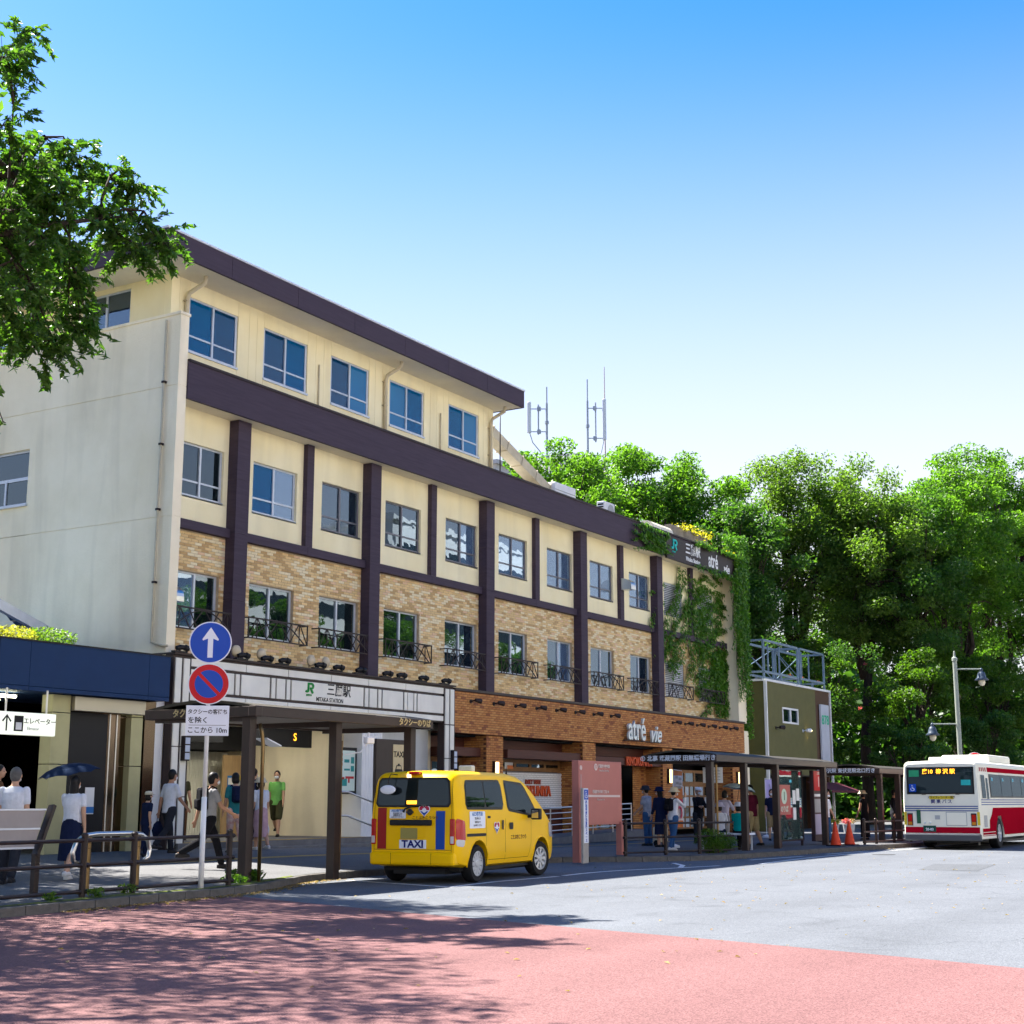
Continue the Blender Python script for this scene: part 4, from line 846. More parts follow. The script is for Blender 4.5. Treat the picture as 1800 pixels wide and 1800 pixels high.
# ------------------------------------------------------------ vegetation
def leaf_mesh(name, P, size, aspect=0.45, up=0.5, mats=None, parent=None, nrm=None, droop=0.0, fold=0.25, tdir=None):
    """many small folded leaves (two faces each share a midrib) at points P"""
    P = np.asarray(P, dtype=np.float64); n = len(P)
    sz = size*(0.65+0.7*RNG.random(n))[:,None]
    N = RNG.normal(size=(n,3)); N[:,2] += up*2
    if nrm is not None: N = N*0.45 + np.asarray(nrm)*1.6
    N /= np.linalg.norm(N,axis=1)[:,None]
    T = RNG.normal(size=(n,3)); T[:,2] -= droop*2; T = T if tdir is None else T*.25+np.asarray(tdir)*1.5; T -= N*(T*N).sum(1)[:,None]; T /= np.linalg.norm(T,axis=1)[:,None]; S = np.cross(N,T)
    a = P - T*sz*.5; b = P + S*sz*.5*aspect + N*sz*fold*aspect; c = P + T*sz*.5; d = P - S*sz*.5*aspect + N*sz*fold*aspect
    V = np.stack([a,b,c,d],1).reshape(-1,3); idx = np.arange(n)*4
    F = np.stack([idx,idx+1,idx+2, idx,idx+2,idx+3],1).reshape(-1)
    me = bpy.data.meshes.new(name); me.vertices.add(4*n); me.vertices.foreach_set('co', V.astype(np.float32).ravel())
    me.loops.add(6*n); me.loops.foreach_set('vertex_index', F.astype(np.int32)); me.polygons.add(2*n)
    me.polygons.foreach_set('loop_start', (np.arange(2*n)*3).astype(np.int32)); me.update(); me.validate()
    mats = mats if isinstance(mats,(list,tuple)) else [mats]
    for m in mats: me.materials.append(m)
    o = bpy.data.objects.new(name, me); COL.objects.link(o); o.parent = parent; return o
m_bark = mat('bark', (0.055,0.040,0.030), 0.95, 0.5, 5, 0.7, 14, stretch=(3,3,.6))
lf_a = leafmat('leaf_bright', (0.050,0.125,0.014), (0.125,0.225,0.030), .52)
lf_b = leafmat('leaf_olive', (0.055,0.112,0.018), (0.130,0.195,0.036), .52)
lf_c = leafmat('leaf_deep', (0.028,0.082,0.014), (0.070,0.140,0.026), .48)
lf_m = leafmat('leaf_maple', (0.036,0.090,0.010), (0.085,0.150,0.016), .5)
lf_n = leafmat('leaf_near', (0.030,0.085,0.012), (0.090,0.165,0.030), .45)
def clump_leaves(c, r, n, flat=.7, ax=None):
    q = RNG.normal(size=(n,3)); q /= np.linalg.norm(q,axis=1)[:,None]; q *= (RNG.random(n)**.45)[:,None]; q[:,2] *= flat
    q *= r
    if ax is not None: q += np.outer(np.abs(RNG.random(n))*r*1.3, ax)
    return q + np.asarray(c)
def tree(name, x, y, H, r, base, lm, label, cat='tree', group=None, nclump=115, nleaf=45000, lsize=.23, feather=0.0, trunk=.32, seed=0, asp=.5, lean=(0,0), holes=0.0):
    rs = np.random.default_rng(seed); t = thing(name, (x,y,.1), 0, label, cat, group)
    hc = (H-base)/2; cz = base+hc; cl = []
    while len(cl) < nclump:
        u = rs.normal(size=3); u /= np.linalg.norm(u); k = .35+.65*rs.random()**.5
        if u[2] < -.2 and rs.random() < .35: continue
        prof = 1.0 if u[2] < 0 else 1.0
        wob = 0.8+.25*math.sin(3*math.atan2(u[1],u[0])+seed)
        cl.append((np.array([u[0]*r*k*wob+lean[0]*u[2], u[1]*r*k*wob+lean[1]*u[2], cz+u[2]*hc*k*(.86+.14*rs.random())]), r*(.15+.12*rs.random())))
    b = MB(); fork = base*.75+.1*H
    b.tube([(0,0,-.1),(.02,0,.3),(rs.normal()*.15,rs.normal()*.15,fork*.5),(rs.normal()*.2,rs.normal()*.2,fork)],[trunk*1.5,trunk*1.1,trunk*.9,trunk*.75],9)
    top = b.v[-1]; limbs = []
    for k in range(6):
        a = 2*PI*k/6+rs.random(); l = Vector((math.cos(a)*r*.42,math.sin(a)*r*.42,cz+hc*(.1+.4*rs.random()))); m = Vector((l.x*.35,l.y*.35,fork+(l.z-fork)*.55)); s = Vector((0,0,fork-.3))
        b.tube([s,(s+m)/2+Vector((rs.normal()*.2,rs.normal()*.2,0)),m,l],[trunk*.6,trunk*.48,trunk*.38,trunk*.18],7); limbs.append((m,l))
    for c,_ in cl:
        cv = Vector(c); m,l = min(limbs, key=lambda q: (q[1]-cv).length); f = rs.random()*.6; st = m+(l-m)*f
        mid = (st+cv)/2+Vector((0,0,.25*r*.3)); b.tube([st,mid,cv],[trunk*.22,trunk*.13,trunk*.04],5,caps=False)
    b.build('trunk', m_bark, t, smooth=True)
    w = np.array([q[1]**2 for q in cl]); w /= w.sum(); P = []
    for (c,cr),ww in zip(cl,w):
        ax = None
        if feather:
            d = np.array([c[0],c[1],(c[2]-cz)+hc*.5]); d /= np.linalg.norm(d); ax = d*feather
        P.append(clump_leaves(c, cr, max(10,int(nleaf*ww)), .62, ax))
    leaf_mesh('crown', np.concatenate(P), lsize, asp, .5, lm, t); return t
G1 = 'trees behind the station roof'; G2 = 'tall park trees on the right'
tree('broadleaf_tree',36.0,12.5,18.9,4.2,6,lf_a,'bright green tree top just right of the fourth floor, leftmost behind the roof',group=G1,seed=1,nleaf=36000,nclump=90)
tree('broadleaf_tree',40.5,12.5,20.9,4.6,6,lf_a,'bright green tree crown in front of the left antenna mast',group=G1,seed=2,nleaf=34000,nclump=95)
tree('broadleaf_tree',45.0,14.0,20.9,4.2,6,lf_a,'bright green tree crown between the two antenna masts and the thin rod',group=G1,seed=3,nleaf=36000,nclump=90)
tree('broadleaf_tree',49.3,12.0,22.2,5.2,6,lf_a,'rounded bright green crown above the air conditioner on the roof',group=G1,seed=4,nleaf=46000)
tree('broadleaf_tree',52.6,10.6,22.2,5.0,4,lf_a,'bright green crown right of centre above the rooftop station sign',group=G1,seed=5,nleaf=46000)
tree('broadleaf_tree',48.6,6.4,18.6,4.4,2.5,lf_c,'deep green tree hugging the ivy end of the station',group=G1,seed=6,nleaf=36000)
tree('zelkova_tree',55.8,5.2,21.8,5.2,8.5,lf_b,'feathery olive zelkova rising behind the kiosk frame',group=G2,seed=7,feather=.7,nleaf=52000,nclump=120,lsize=.20)
tree('zelkova_tree',56.0,1.6,20.2,4.6,8.5,lf_b,'feathery olive zelkova right of the kiosk with several dark stems',group=G2,seed=8,feather=.7,nleaf=46000,nclump=115,lsize=.20)
tree('zelkova_tree',57.8,-.8,18.8,4.4,7.0,lf_c,'darker zelkova with a low spreading crown above the second bus shelter',group=G2,seed=9,feather=.6,nleaf=42000,lsize=.20)
tree('broadleaf_tree',62.0,-2.2,22.0,4.8,8,lf_a,'tall leafy tree with forked trunk left of the street lamp',group=G2,seed=10,nleaf=46000)
tree('broadleaf_tree',70.5,-2.6,24.6,5.6,7,lf_a,'tall leafy tree rising behind the street lamp',group=G2,seed=11,nleaf=50000,nclump=130)
tree('broadleaf_tree',75.5,-5.5,24.2,5.4,6,lf_a,'tall leafy tree at the right edge above the bus',group=G2,seed=12,nleaf=46000,nclump=125)
G3 = 'low trees under the park canopy'
tree('maple_tree',47.6,1.5,10.2,3.2,2.6,lf_m,'low yellow-green maple beside the kiosk frame',group=G3,seed=21,nleaf=20000,nclump=60,lsize=.18,trunk=.16)
tree('maple_tree',52.5,-2.2,9.8,3.0,2.6,lf_m,'low yellow-green maple right of the white kiosk sign',group=G3,seed=22,nleaf=18000,nclump=60,lsize=.18,trunk=.16)
tree('maple_tree',59.5,-4.6,10.2,3.1,3.0,lf_m,'sunlit maple just left of the street lamp post',group=G3,seed=23,nleaf=18000,nclump=60,lsize=.18,trunk=.16)
tree('broadleaf_tree',63.5,-7.5,11.0,3.4,3.0,lf_b,'pale-leaved low tree behind the street lamp heads',group=G3,seed=24,nleaf=20000,nclump=65,lsize=.2,trunk=.18)
tree('broadleaf_tree',69.5,-9.3,10.5,3.6,2.2,lf_c,'dark low tree above the bus roof',group=G3,seed=25,nleaf=20000,nclump=65,lsize=.2,trunk=.18)
tree('evergreen_shrub',49.0,-2.6,5.6,2.3,.5,lf_c,'dense dark shrub behind the second bus shelter',cat='shrub',group='park shrubs',seed=26,nleaf=14000,nclump=35,lsize=.15,trunk=.1)
tree('evergreen_shrub',54.0,-5.4,6.2,2.6,.5,lf_c,'dense dark shrub left of the bus',cat='shrub',group='park shrubs',seed=27,nleaf=14000,nclump=35,lsize=.15,trunk=.1)
tree('evergreen_shrub',60.5,-8.2,6.0,2.6,.5,lf_c,'dense dark shrub behind the bus roof',cat='shrub',group='park shrubs',seed=28,nleaf=14000,nclump=35,lsize=.15,trunk=.1)
tree('evergreen_shrub',67.5,-11.5,6.5,3.0,.5,lf_c,'dense dark shrub at the right edge behind the bus',cat='shrub',group='park shrubs',seed=29,nleaf=14000,nclump=35,lsize=.15,trunk=.1)
n = 60000; P = np.stack([80+RNG.normal(size=n)*3.0+RNG.random(n)*3, RNG.uniform(-18,34,n), 0.2+15*RNG.random(n)**1.4],1); P[:,2] *= (0.8+.25*np.sin(P[:,1]*.7)+.1*np.sin(P[:,1]*1.9))
fwd = leaf_mesh('far_wood', P, .62, .6, .4, lf_c); tag(fwd,'dark far wood closing the view beneath the park trees','wood',kind='stuff')
# near tree overhanging from the left
nt = thing('street_tree', (-16,-8.3,.1), 0, 'street tree overhanging from the left with drooping leafy branches', 'tree')
NT = [(-11.15,-6.66,11.25),(-10.63,-6.55,11.38),(-10.04,-6.57,11.76),(-9.89,-6.82,11.52),(-9.7,-7.13,10.73),(-9.22,-6.96,11.45),(-9.07,-7.2,11.35),(-8.95,-7.39,10.65),(-8.8,-7.64,10.4),(-9.04,-7.25,10.25),(-9.55,-7.38,10.35),(-10.7,-7.41,10.59),(-10.88,-7.11,10.5),(-11.4,-7.22,10.37),(-11.41,-7.19,9.56),(-10.81,-7.23,9.76),(-10.26,-7.16,9.95),(-10.22,-7.23,9.39),(-10.25,-7.18,8.93),(-10.15,-7.34,8.7),(-10.69,-7.42,8.21),(-10.84,-7.17,8.12),(-11.35,-7.3,8.27),(-11.76,-7.58,8.66),(-11.26,-7.45,8.93),(-11.48,-7.08,12.84),(-11.92,-7.33,12.33),(-11.88,-7.39,11.23),(-12.05,-8.07,6.99),(-12.05,-8.07,6.58),(-11.28,-7.42,10.74),(-11.76,-7.58,9.89)]
rs = np.random.default_rng(5); base = Vector((-16,-8.3,.1)); b = MB()
b.tube([(0,0,-.1),(.05,0,.4),(-.1,.1,2.6),(.1,.0,4.6)],[.42,.30,.25,.22],12)
fork = Vector((.1,0,4.4)); limbs = [[Vector((1.6,.5,7.0)),Vector((3.4,1.0,9.0)),Vector((5.2,1.2,10.0)),Vector((6.6,1.0,10.6))],[Vector((-.6,1.6,6.6)),Vector((-1.6,3.6,8.6)),Vector((-2.5,5.5,9.8))],[Vector((-1.4,.4,7)),Vector((-3.6,.5,9.4)),Vector((-5,.2,11))],[Vector((-1.2,-1.0,7)),Vector((-3.4,-2.6,9)),Vector((-5,-3.6,10))],[Vector((.2,1.2,7.5)),Vector((.6,2.6,10)),Vector((.4,3.4,12))]]
nodes = []
for lb in limbs:
    P_ = [fork]+lb; b.tube(P_,[.17,.12,.075,.045,.02][:len(P_)],8); nodes += [(P_[i]+(P_[i+1]-P_[i])*t) for i in range(1,len(P_)-1) for t in (0,.25,.5,.75)]
P = []; TD = []
sky_gap = lambda p: False
for q in NT:
    c = Vector(q)-base; st = min(nodes, key=lambda n_: (n_-c).length+(0 if n_.x < c.x else 2)); mid = (st+c)/2+Vector((0,0,.25)); b.tube([st,mid,c],[.026,.017,.007],5,caps=False); nodes.append(mid)
    for k in range(19 if q[2] > 7.2 else 3):
        cc = np.array(c)+rs.normal(size=3)*np.array([.15,.15,.13]); d = rs.normal(size=3)*np.array([1,1,.7])+np.array([.15,0,-.1]); d /= np.linalg.norm(d); Lt = .28+.34*rs.random(); pts = []
        for m_ in range(12): cc = cc+d*Lt/12; d = d+np.array([0,0,-.07]); d /= np.linalg.norm(d); pts.append(cc.copy())
        b.tube([mid if k % 5 == 0 else c,pts[0],pts[5],pts[11]],[.006,.005,.004,.003],4,caps=False)
        for m_,pt_ in enumerate(pts):
            sd = np.cross(d,np.array([0,0,1.])); sd /= np.linalg.norm(sd)+1e-9
            for sgn_ in (1,-1):
                tdv = d*.7+sd*sgn_*.8+np.array([0,0,-.35])+rs.normal(size=3)*.2; tdv /= np.linalg.norm(tdv); P.append((pt_+tdv*.05)[None]); TD.append(tdv)
k = 0
while k < 225:
    u = rs.normal(size=3); u /= np.linalg.norm(u); rr = rs.random()**.4; c = np.array([-15.2+u[0]*rr*8.0,-6.2+u[1]*rr*9.0,9.4+u[2]*rr*3.6])
    if c[0] > .795*c[1]-6.81: continue        # clumps inside the camera view dropped; the unseen crown casts the shade
    k += 1; cl = Vector(c)-base; st = min(nodes[:60], key=lambda n_: (n_-cl).length); b.tube([st,(st+cl)/2+Vector((0,0,.2)),cl],[.05,.03,.008],5,caps=False); P.append(clump_leaves(np.array(cl), .8+.4*rs.random(), 150, .6))
b.build('trunk', m_bark, nt, smooth=True); NV = len(TD); leaf_mesh('crown', np.concatenate(P[:NV]), .145, .38, .6, lf_n, nt, tdir=np.array(TD)); leaf_mesh('outer_crown', np.concatenate(P[NV:]), .18, .42, .5, lf_n, nt, droop=.2)
nt2 = thing('street_tree', (-12.6,-.6,.1), 0, 'farther street tree at the left edge behind the drooping branches, shading the pavement', 'tree'); b = MB(); b.tube([(0,0,-.1),(.05,0,.5),(-.1,.1,3),(.1,0,5.2)],[.36,.26,.22,.18],10); P = []; k = 0
while k < 120:
    u = rs.normal(size=3); u /= np.linalg.norm(u); rr = rs.random()**.4; c = np.array([-9.9+u[0]*rr*6.2,.9+u[1]*rr*6.0,7.4+u[2]*rr*2.2]);
    if c[0] > .795*c[1]-6.93: continue  # in-view clumps dropped here too; the unseen part shades the pavement
    k += 1; cl = Vector(c)-Vector((-12.6,-.6,.1)); b.tube([(0.1,0,4.6),cl*.5+Vector((0,0,2.0)),cl],[.06,.035,.008],5,caps=False); P.append(clump_leaves(np.array(cl), .8+.4*rs.random(), 330, .6))
for k in range(46):
    yy = rs.uniform(-4.6,.8); c = np.array([-7.2+.35*(yy+3)-rs.random()*2.0,yy,rs.uniform(10.2,12.6)]); cl = Vector(c)-Vector((-12.6,-.6,.1)); b.tube([(0.1,0,5.0),cl*.55+Vector((0,0,2.4)),cl],[.05,.03,.007],5,caps=False); P.append(clump_leaves(np.array(cl), .55+.3*rs.random(), 170, .65))
b.build('trunk', m_bark, nt2, smooth=True); leaf_mesh('crown', np.concatenate(P), .18, .42, .5, lf_n, nt2, droop=.2)
# ------------------------------------------------------------ ivy on the right end of the station
iv = thing('ivy', (33,-.6,.3), 0, 'green ivy climbing over the right end of the station facade and sign', 'ivy')
lf_i = leafmat('leaf_ivy', (0.050,0.140,0.016), (0.120,0.230,0.035), .4); lf_y = leafmat('leaf_yellowing', (0.22,0.20,0.02), (0.35,0.26,0.03), .5)
o0 = np.array((33,-.6,.3)); P = []; Nn = []; st = MB()
def strand(p, d, L, y, jit=.25, sp=.05, wid=.10):
    pts = []; p = np.array(p,float); d = np.array(d,float)
    for i in range(int(L/sp)):
        d += rs.normal(size=2)*jit*.2; d /= np.linalg.norm(d); p = p+d*sp
        if p[0] > 33.1 or p[0] < 22.3 or p[1] < 4.7: break
        pts.append((p[0],y,p[1]))
        for k in range(2): P.append((p[0]+rs.normal()*wid*.5,y-.03-abs(rs.normal())*.06,p[1]+rs.normal()*wid*.5)); Nn.append((.2,-1,.3))
    if len(pts) > 3: st.tube([np.array(q)-o0 for q in pts[::4]],.009,4,caps=False)
for k in range(26): strand((rs.uniform(28.5,33),rs.choice([rs.uniform(11.5,11.62),rs.uniform(10.45,10.62)])),(-1,rs.uniform(-.08,.08)),rs.uniform(.3,1.6),-.70,.1)
for k in range(24): strand((rs.uniform(24.2,25.6),rs.uniform(10.6,11.5)),(-1,rs.uniform(-.15,.3)),rs.uniform(.6,2.9),-.64,.2,.06,.05)
for k in range(75): z_ = rs.uniform(5,10.7); strand((rs.uniform(30.0,33.0),z_),(-1,rs.uniform(-.5,.3)),rs.uniform(.4,2.6)*(1.2 if 7<z_<10.7 else .6),-.06)
for k in range(52): strand((rs.uniform(25.8,32),rs.uniform(7.6,10.7)),(rs.uniform(-1,.2),-.6),rs.uniform(.4,2.2),-.06)
for k in range(38): strand((rs.uniform(26,32),rs.uniform(6.6,8.2)),(rs.uniform(-.6,.2),-.8),rs.uniform(.4,1.6),-.06)
for k in range(85): strand((rs.uniform(32.0,33.1),rs.uniform(6.5,12.2)),(rs.uniform(-.5,.3),-1),rs.uniform(.5,2.2),-.64)
for k in range(45): strand((rs.uniform(30.6,32.2),rs.uniform(6,7.6)),(rs.uniform(-.4,.2),-1),rs.uniform(.5,2.6),-.06)
tag(st.build('stem', m_bark, iv), kind='stuff')
P = np.array(P)-o0; leaf_mesh('foliage', P, .13, .75, .2, lf_i, iv, nrm=np.array(Nn))
Q = np.stack([RNG.uniform(28.5,33.2,130)-o0[0], RNG.uniform(-.7,1.1,130)-o0[1], 11.62+RNG.random(130)**2*.25-o0[2]],1); Q2 = np.stack([RNG.uniform(30.0,33.2,260)-o0[0], RNG.uniform(.7,1.3,260)-o0[1], 12.6+RNG.random(260)*.35-o0[2]],1)
leaf_mesh('yellowing_foliage', np.concatenate([Q,Q2]), .12, .7, .5, [lf_y], iv)
Q3 = np.stack([RNG.uniform(33.0,33.5,6000)-o0[0], RNG.uniform(-.75,.3,6000)-o0[1], RNG.uniform(4.0,12.7,6000)-o0[2]],1); leaf_mesh('edge_foliage', Q3, .13, .7, .2, lf_i, iv)
# ------------------------------------------------------------ small plants, moss, litter
def tuft(name, x, y, z, r, h, n, lm, label, sz=.07, group=None, cat='weed', asp=.4):
    t = thing(name,(x,y,z),0,label,cat,group); s_ = MB()
    for k in range(10): a = rs.random()*6.28; q = rs.random()*r*.8; s_.tube([(math.cos(a)*q*.4,math.sin(a)*q*.4,-.02),(math.cos(a)*q*.7,math.sin(a)*q*.7,h*.5),(math.cos(a)*q,math.sin(a)*q,h*.95)],[.006,.005,.003],4)
    tag(s_.build('stem', lm, t), kind='stuff'); u = RNG.normal(size=(n,3)); u /= np.linalg.norm(u,axis=1)[:,None]; u *= RNG.random(n)[:,None]**.4; P_ = np.stack([u[:,0]*r,u[:,1]*r,h*.5+u[:,2]*h*.5],1); leaf_mesh('leaves', P_, sz, asp, .6, lm, t)
gw = 'weeds along the kerb'
tuft('weed',-6.35,-7.75,.12,.34,.22,260,lf_m,'bushy green weed at the foot of the taxi canopy post',.11,gw)
tuft('weed',-6.95,-8.05,.12,.22,.16,140,lf_a,'small leafy weed between the fence end and canopy post',.09,gw)
tuft('weed',-9.75,-8.55,.12,.14,.16,60,lf_b,'thin pale weed at the kerb under the third fence post',.08,gw)
tuft('weed',-10.5,-8.72,.12,.13,.15,60,lf_b,'thin pale weed at the kerb beside the second fence post',.08,gw)
tuft('weed',-11.3,-8.75,.12,.13,.12,50,lf_b,'thin pale weed at the kerb below the slanted board',.08,gw)
tuft('fern_clump',9.55,-9.05,.13,.42,.62,900,lf_m,'light green bushy weeds growing by the fence at the first bus shelter',.12,gw,asp=.2)
tuft('fern_clump',10.15,-9.15,.13,.36,.52,700,lf_m,'light green bushy weeds just right of the fence end',.12,gw,asp=.2)
tuft('planter_bush',-5.2,-.2,4.5,.6,.42,1000,leafmat('leaf_gold',(0.20,0.19,0.03),(0.34,0.30,0.06),.5),'yellow-leaved bush growing on top of the navy lift hall',.09,cat='bush')
tuft('planter_bush',-4.1,-.1,4.5,.65,.5,1000,lf_b,'grey-green bush on top of the navy lift hall beside the glass roof',.09,cat='bush')
lf_f = leafmat('flower_pink',(0.40,0.05,0.11),(0.5,0.10,0.16),.4)
cm = thing('flowering_crape_myrtle',(46,.5,.1),0,'slender tree with pink flower sprays showing behind the kiosk','tree'); s_ = MB(); s_.tube([(0,0,0),(.1,0,3),(.2,0,7)],[.1,.07,.03],6); s_.build('trunk', m_bark, cm)
P_ = np.concatenate([clump_leaves((rs.normal()*2.2,rs.normal()*1.6,rs.uniform(5.5,9.4)), .11, 12, .8) for k in range(9)]); leaf_mesh('blossom', P_, .10, .8, .3, lf_f, cm)
P_ = np.concatenate([clump_leaves((rs.normal()*2.0,rs.normal()*1.5,rs.uniform(5,9)), .7, 200, .7) for k in range(16)]); leaf_mesh('crown', P_, .13, .5, .4, lf_c, cm)
# moss strip inside the kerb on the left
m_moss = mat('moss',(0.16,0.20,0.02),.95,.6,6,.8,40,col2=(0.05,0.055,0.03))
mo = MB(); vs = []; fs = []; X_ = np.arange(-14,-4.6,.12)
for x in X_:
    ky = kerb_y(x)+.12; w = .16+.10*math.sin(x*1.7)+.08*rs.random(); 
    for j in range(4): vs.append((x,ky+w*j/3,.126+.010*(1 if j in (1,2) else 0)+rs.random()*.006))
for i in range(len(X_)-1):
    for j in range(3): a = i*4+j; fs.append((a,a+4,a+5,a+1))
mo.add(vs,fs); tag(mo.build('moss', m_moss, smooth=True),'bright moss growing along the inside of the left kerb','moss',kind='stuff')
lf_d = leafmat('leaf_dry',(0.20,0.12,0.05),(0.36,0.24,0.10),.2); Pl = []
for k in range(900): x = rs.uniform(-11.5,-3.2); Pl.append((x,kerb_y(x)-abs(rs.normal())*.16-.02,.014))
for k in range(160): x = rs.uniform(-16,8); Pl.append((x,rs.uniform(-19,-9),.012))
for k in range(120): x = rs.uniform(7,20); Pl.append((x,kerb_y(x)-abs(rs.normal())*.15-.02,.012))
for k in range(150): x = rs.uniform(-6,18); Pl.append((x,rs.uniform(-20,-12),.010))
tag(leaf_mesh('fallen_leaves', Pl, .055, .6, 3.0, lf_d),'dry fallen leaves gathered along the kerb and road','leaf litter',kind='stuff')
# ------------------------------------------------------------ street furniture
m_fence = mat('fence_paint', (0.028,0.019,0.017), 0.38, 0.15, 8)
def W(o, t): o.location = -Vector(t.location); return o
def fence(name, pts, label, heights=(.89,.56,.21), top=.99, ends=(.35,.35), posts=None, r=.045):
    t = thing(name, (pts[0][0],pts[0][1],.13), 0, label, 'fence', 'brown guard fences along the kerb'); o0 = Vector((pts[0][0],pts[0][1],0))
    P_ = [Vector((p[0],p[1],0))-o0 for p in pts]
    for p in (posts or P_):
        q = MB(); q.lathe([(r,-.15),(r,top-.17),(r*1.12,top-.165),(r*1.12,top-.15),(r*.8,top-.135),(r*.3,top-.125)],(p.x,p.y,0),12); q.build('post', m_fence, t, smooth=False)
    d0 = (P_[0]-P_[1]).normalized()*ends[0]; d1 = (P_[-1]-P_[-2]).normalized()*ends[1]; PP = [P_[0]+d0]+P_+[P_[-1]+d1]
    for h in heights:
        q = MB(); q.tube([(p.x,p.y,h-.13) for p in PP], .026, 8)
        for p in P_: q.tube([(p.x-.09,p.y,h-.13),(p.x+.09,p.y,h-.13)],.034,8)
        q.build('rail', m_fence, t, smooth=False)
    return t
fence('guard_fence', [(-14.2,-8.95),(-12.4,-8.75),(-10.65,-8.62),(-9.65,-8.55),(-7.46,-8.38)], 'long brown three-rail guard fence along the kerb on the left', ends=(.1,.12))
fence('guard_fence', [(6.73,-8.1),(7.9,-8.6),(9.0,-9.0)], 'brown three-rail guard fence beside the red information board', ends=(.05,1.25))
fence('guard_fence', [(18.9,-10.0),(19.9,-10.05),(21.4,-10.15),(22.9,-10.25),(24.4,-10.4)], 'brown guard fence behind the bus at the second shelter', heights=(.80,.5,.2), top=.9, ends=(.05,1))
# hoop barrier
hb_ = thing('hoop_barrier', (-9.75,-8.2,.14), 0, 'stainless hoop barrier on two bronze posts behind the left fence', 'barrier')
m_bronze = mat('bronze_post',(0.20,0.135,0.06),.32,.2,6,metal=.8)
for x in (-.45,.50): q = MB(); q.lathe([(.05,-.1),(.05,.62),(.055,.63),(.055,.78),(.02,.80)],(x,0,0),14); q.build('post', m_bronze, hb_, smooth=False)
q = MB(); q.tube([(-.62,0,.42),(-.70,0,.46),(-.72,0,.58),(-.66,0,.72),(-.52,0,.80),(-.3,0,.82),(.35,0,.82),(.58,0,.80),(.71,0,.72),(.76,0,.58),(.73,0,.47),(.66,0,.43)],.034,10); q.build('hoop', m_steel, hb_, smooth=True)
# slanted board at the far left
sb_ = thing('slanted_board', (-11.3,-8.2,.14), 0, 'back of a slanted grey board on dark legs behind the left fence', 'board')
m_plank = mat('board_grey',(0.30,0.27,0.25),.55,.1,3)
for z0,z1 in ((.66,.90),(.92,1.16)):
    def pt(x,z): return (x+(z-.6)*.45, (z-.6)*.12, z)
    q = MB(); q.poly([pt(-1.6,z0),pt(.12,z0),pt(.12,z1),pt(-1.6,z1)],(0,.03,0)); q.build('panel', m_plank, sb_)
for x in (.16,-1.5):
    q = MB(); q.bar((x+.0,-.02,.55),(x+.32,.06,1.22),.05,.11,(0,1,0)); q.box(x-.03,x+.05,-.06,.02,-.1,.58); q.build('leg', m_fence, sb_)
for z in (.66,.91,1.165): q = MB(); q.bar(pt(-1.6,z),pt(.12,z),.025); q.build('edge_strip', m_alu, sb_)
# road sign pole
rsn_ = thing('road_sign', (-8.2,-8.5,.13), 0, 'white pole with blue arrow sign, no-parking sign and plate by the left kerb', 'road sign')
q = MB(); q.tube([(0,0,-.1),(0,0,1.35)],.042,12); q.tube([(0,0,1.35),(0,0,3.98)],.034,12); q.build('pole', m_whitep, rsn_, smooth=True)
nrm = Vector((-.74,-.67,0)).normalized(); RX = Vector((-nrm.y*-1,nrm.x*-1,0)); RX = Vector((0,0,1)).cross(nrm)*-1
RX = nrm.cross(Vector((0,0,1)))*-1 if False else Vector((0,0,1)).cross(nrm)
SF = Matrix((RX, Vector((0,0,1)), nrm)).transposed()   # sign plane: x right, y up, z toward traffic
m_sb = mat('sign_blue',(0.0,0.055,0.40),.3); m_sr = mat('sign_red',(0.50,0.0,0.008),.3); m_sw = mat('sign_white',(0.72,0.74,0.80),.3)
def sgn(mb, name, m, z, parent=rsn_, sm=False):
    o = mb.build(name, m, parent, smooth=sm); M4 = SF.to_4x4(); M4.translation = Vector((0,0,z))+nrm*.045; o.matrix_local = M4; return o
def disc(r, z0, z1, n=48): q = MB(); q.lathe([(r,z0),(r,z1)],(0,0,0),n); return q
o = sgn(disc(.325,0,.012),'round_sign',m_sw,3.70); a = disc(.307,.012,.015).build('blue_face',m_sb,o)
q = MB(); q.poly([(-.04,-.235,.015),(.04,-.235,.015),(.04,.06,.015),(.115,.06-.03,.015),(.125,.05,.015),(.0,.235,.015),(-.125,.05,.015),(-.115,.03,.015),(-.04,.06,.015)],(0,0,.003)); q.build('arrow', m_sw, o)
o = sgn(disc(.315,0,.012),'round_sign',m_sw,3.06)
disc(.30,.012,.015).build('red_ring',m_sr,o)
for s in (1,-1):
    q = MB(); a0 = 135; Rr = .215; half = math.degrees(math.asin(.026/Rr)); pts = arc(0,0,Rr,-45+half,135-half,24) if s == 1 else arc(0,0,Rr,135+half,315-half,24); q.poly([(p[0],p[1],.015) for p in pts],(0,0,.003)); fix_normals(q.build('blue_face', m_sb, o))
q = MB(); q.bbox(-.325,.325,-.23,.23,0,.012,.005); o = sgn(q,'sign_plate',m_sw,2.50)
I3 = Matrix.Identity(3)
text('タクシーの客待ち', .082, (0,.13,.014), m_black, o, rot=I3, ext=.001, off=.0015, sx=.92); text('を除く', .105, (-.14,.0,.014), m_black, o, rot=I3, ext=.001, off=.0015); text('ここから 10m', .105, (0,-.15,.014), m_black, o, rot=I3, ext=.001, off=.0015, sx=.95)
q = MB(); q.box(-.28,.28,-.073,-.067,.0125,.0145); q.build('rule', m_black, o)
for z in (3.70,3.06,2.50): q = MB(); q.lathe([(.05,-.03),(.05,.03)],(0,0,z),10); q.build('clamp', m_alu, rsn_)
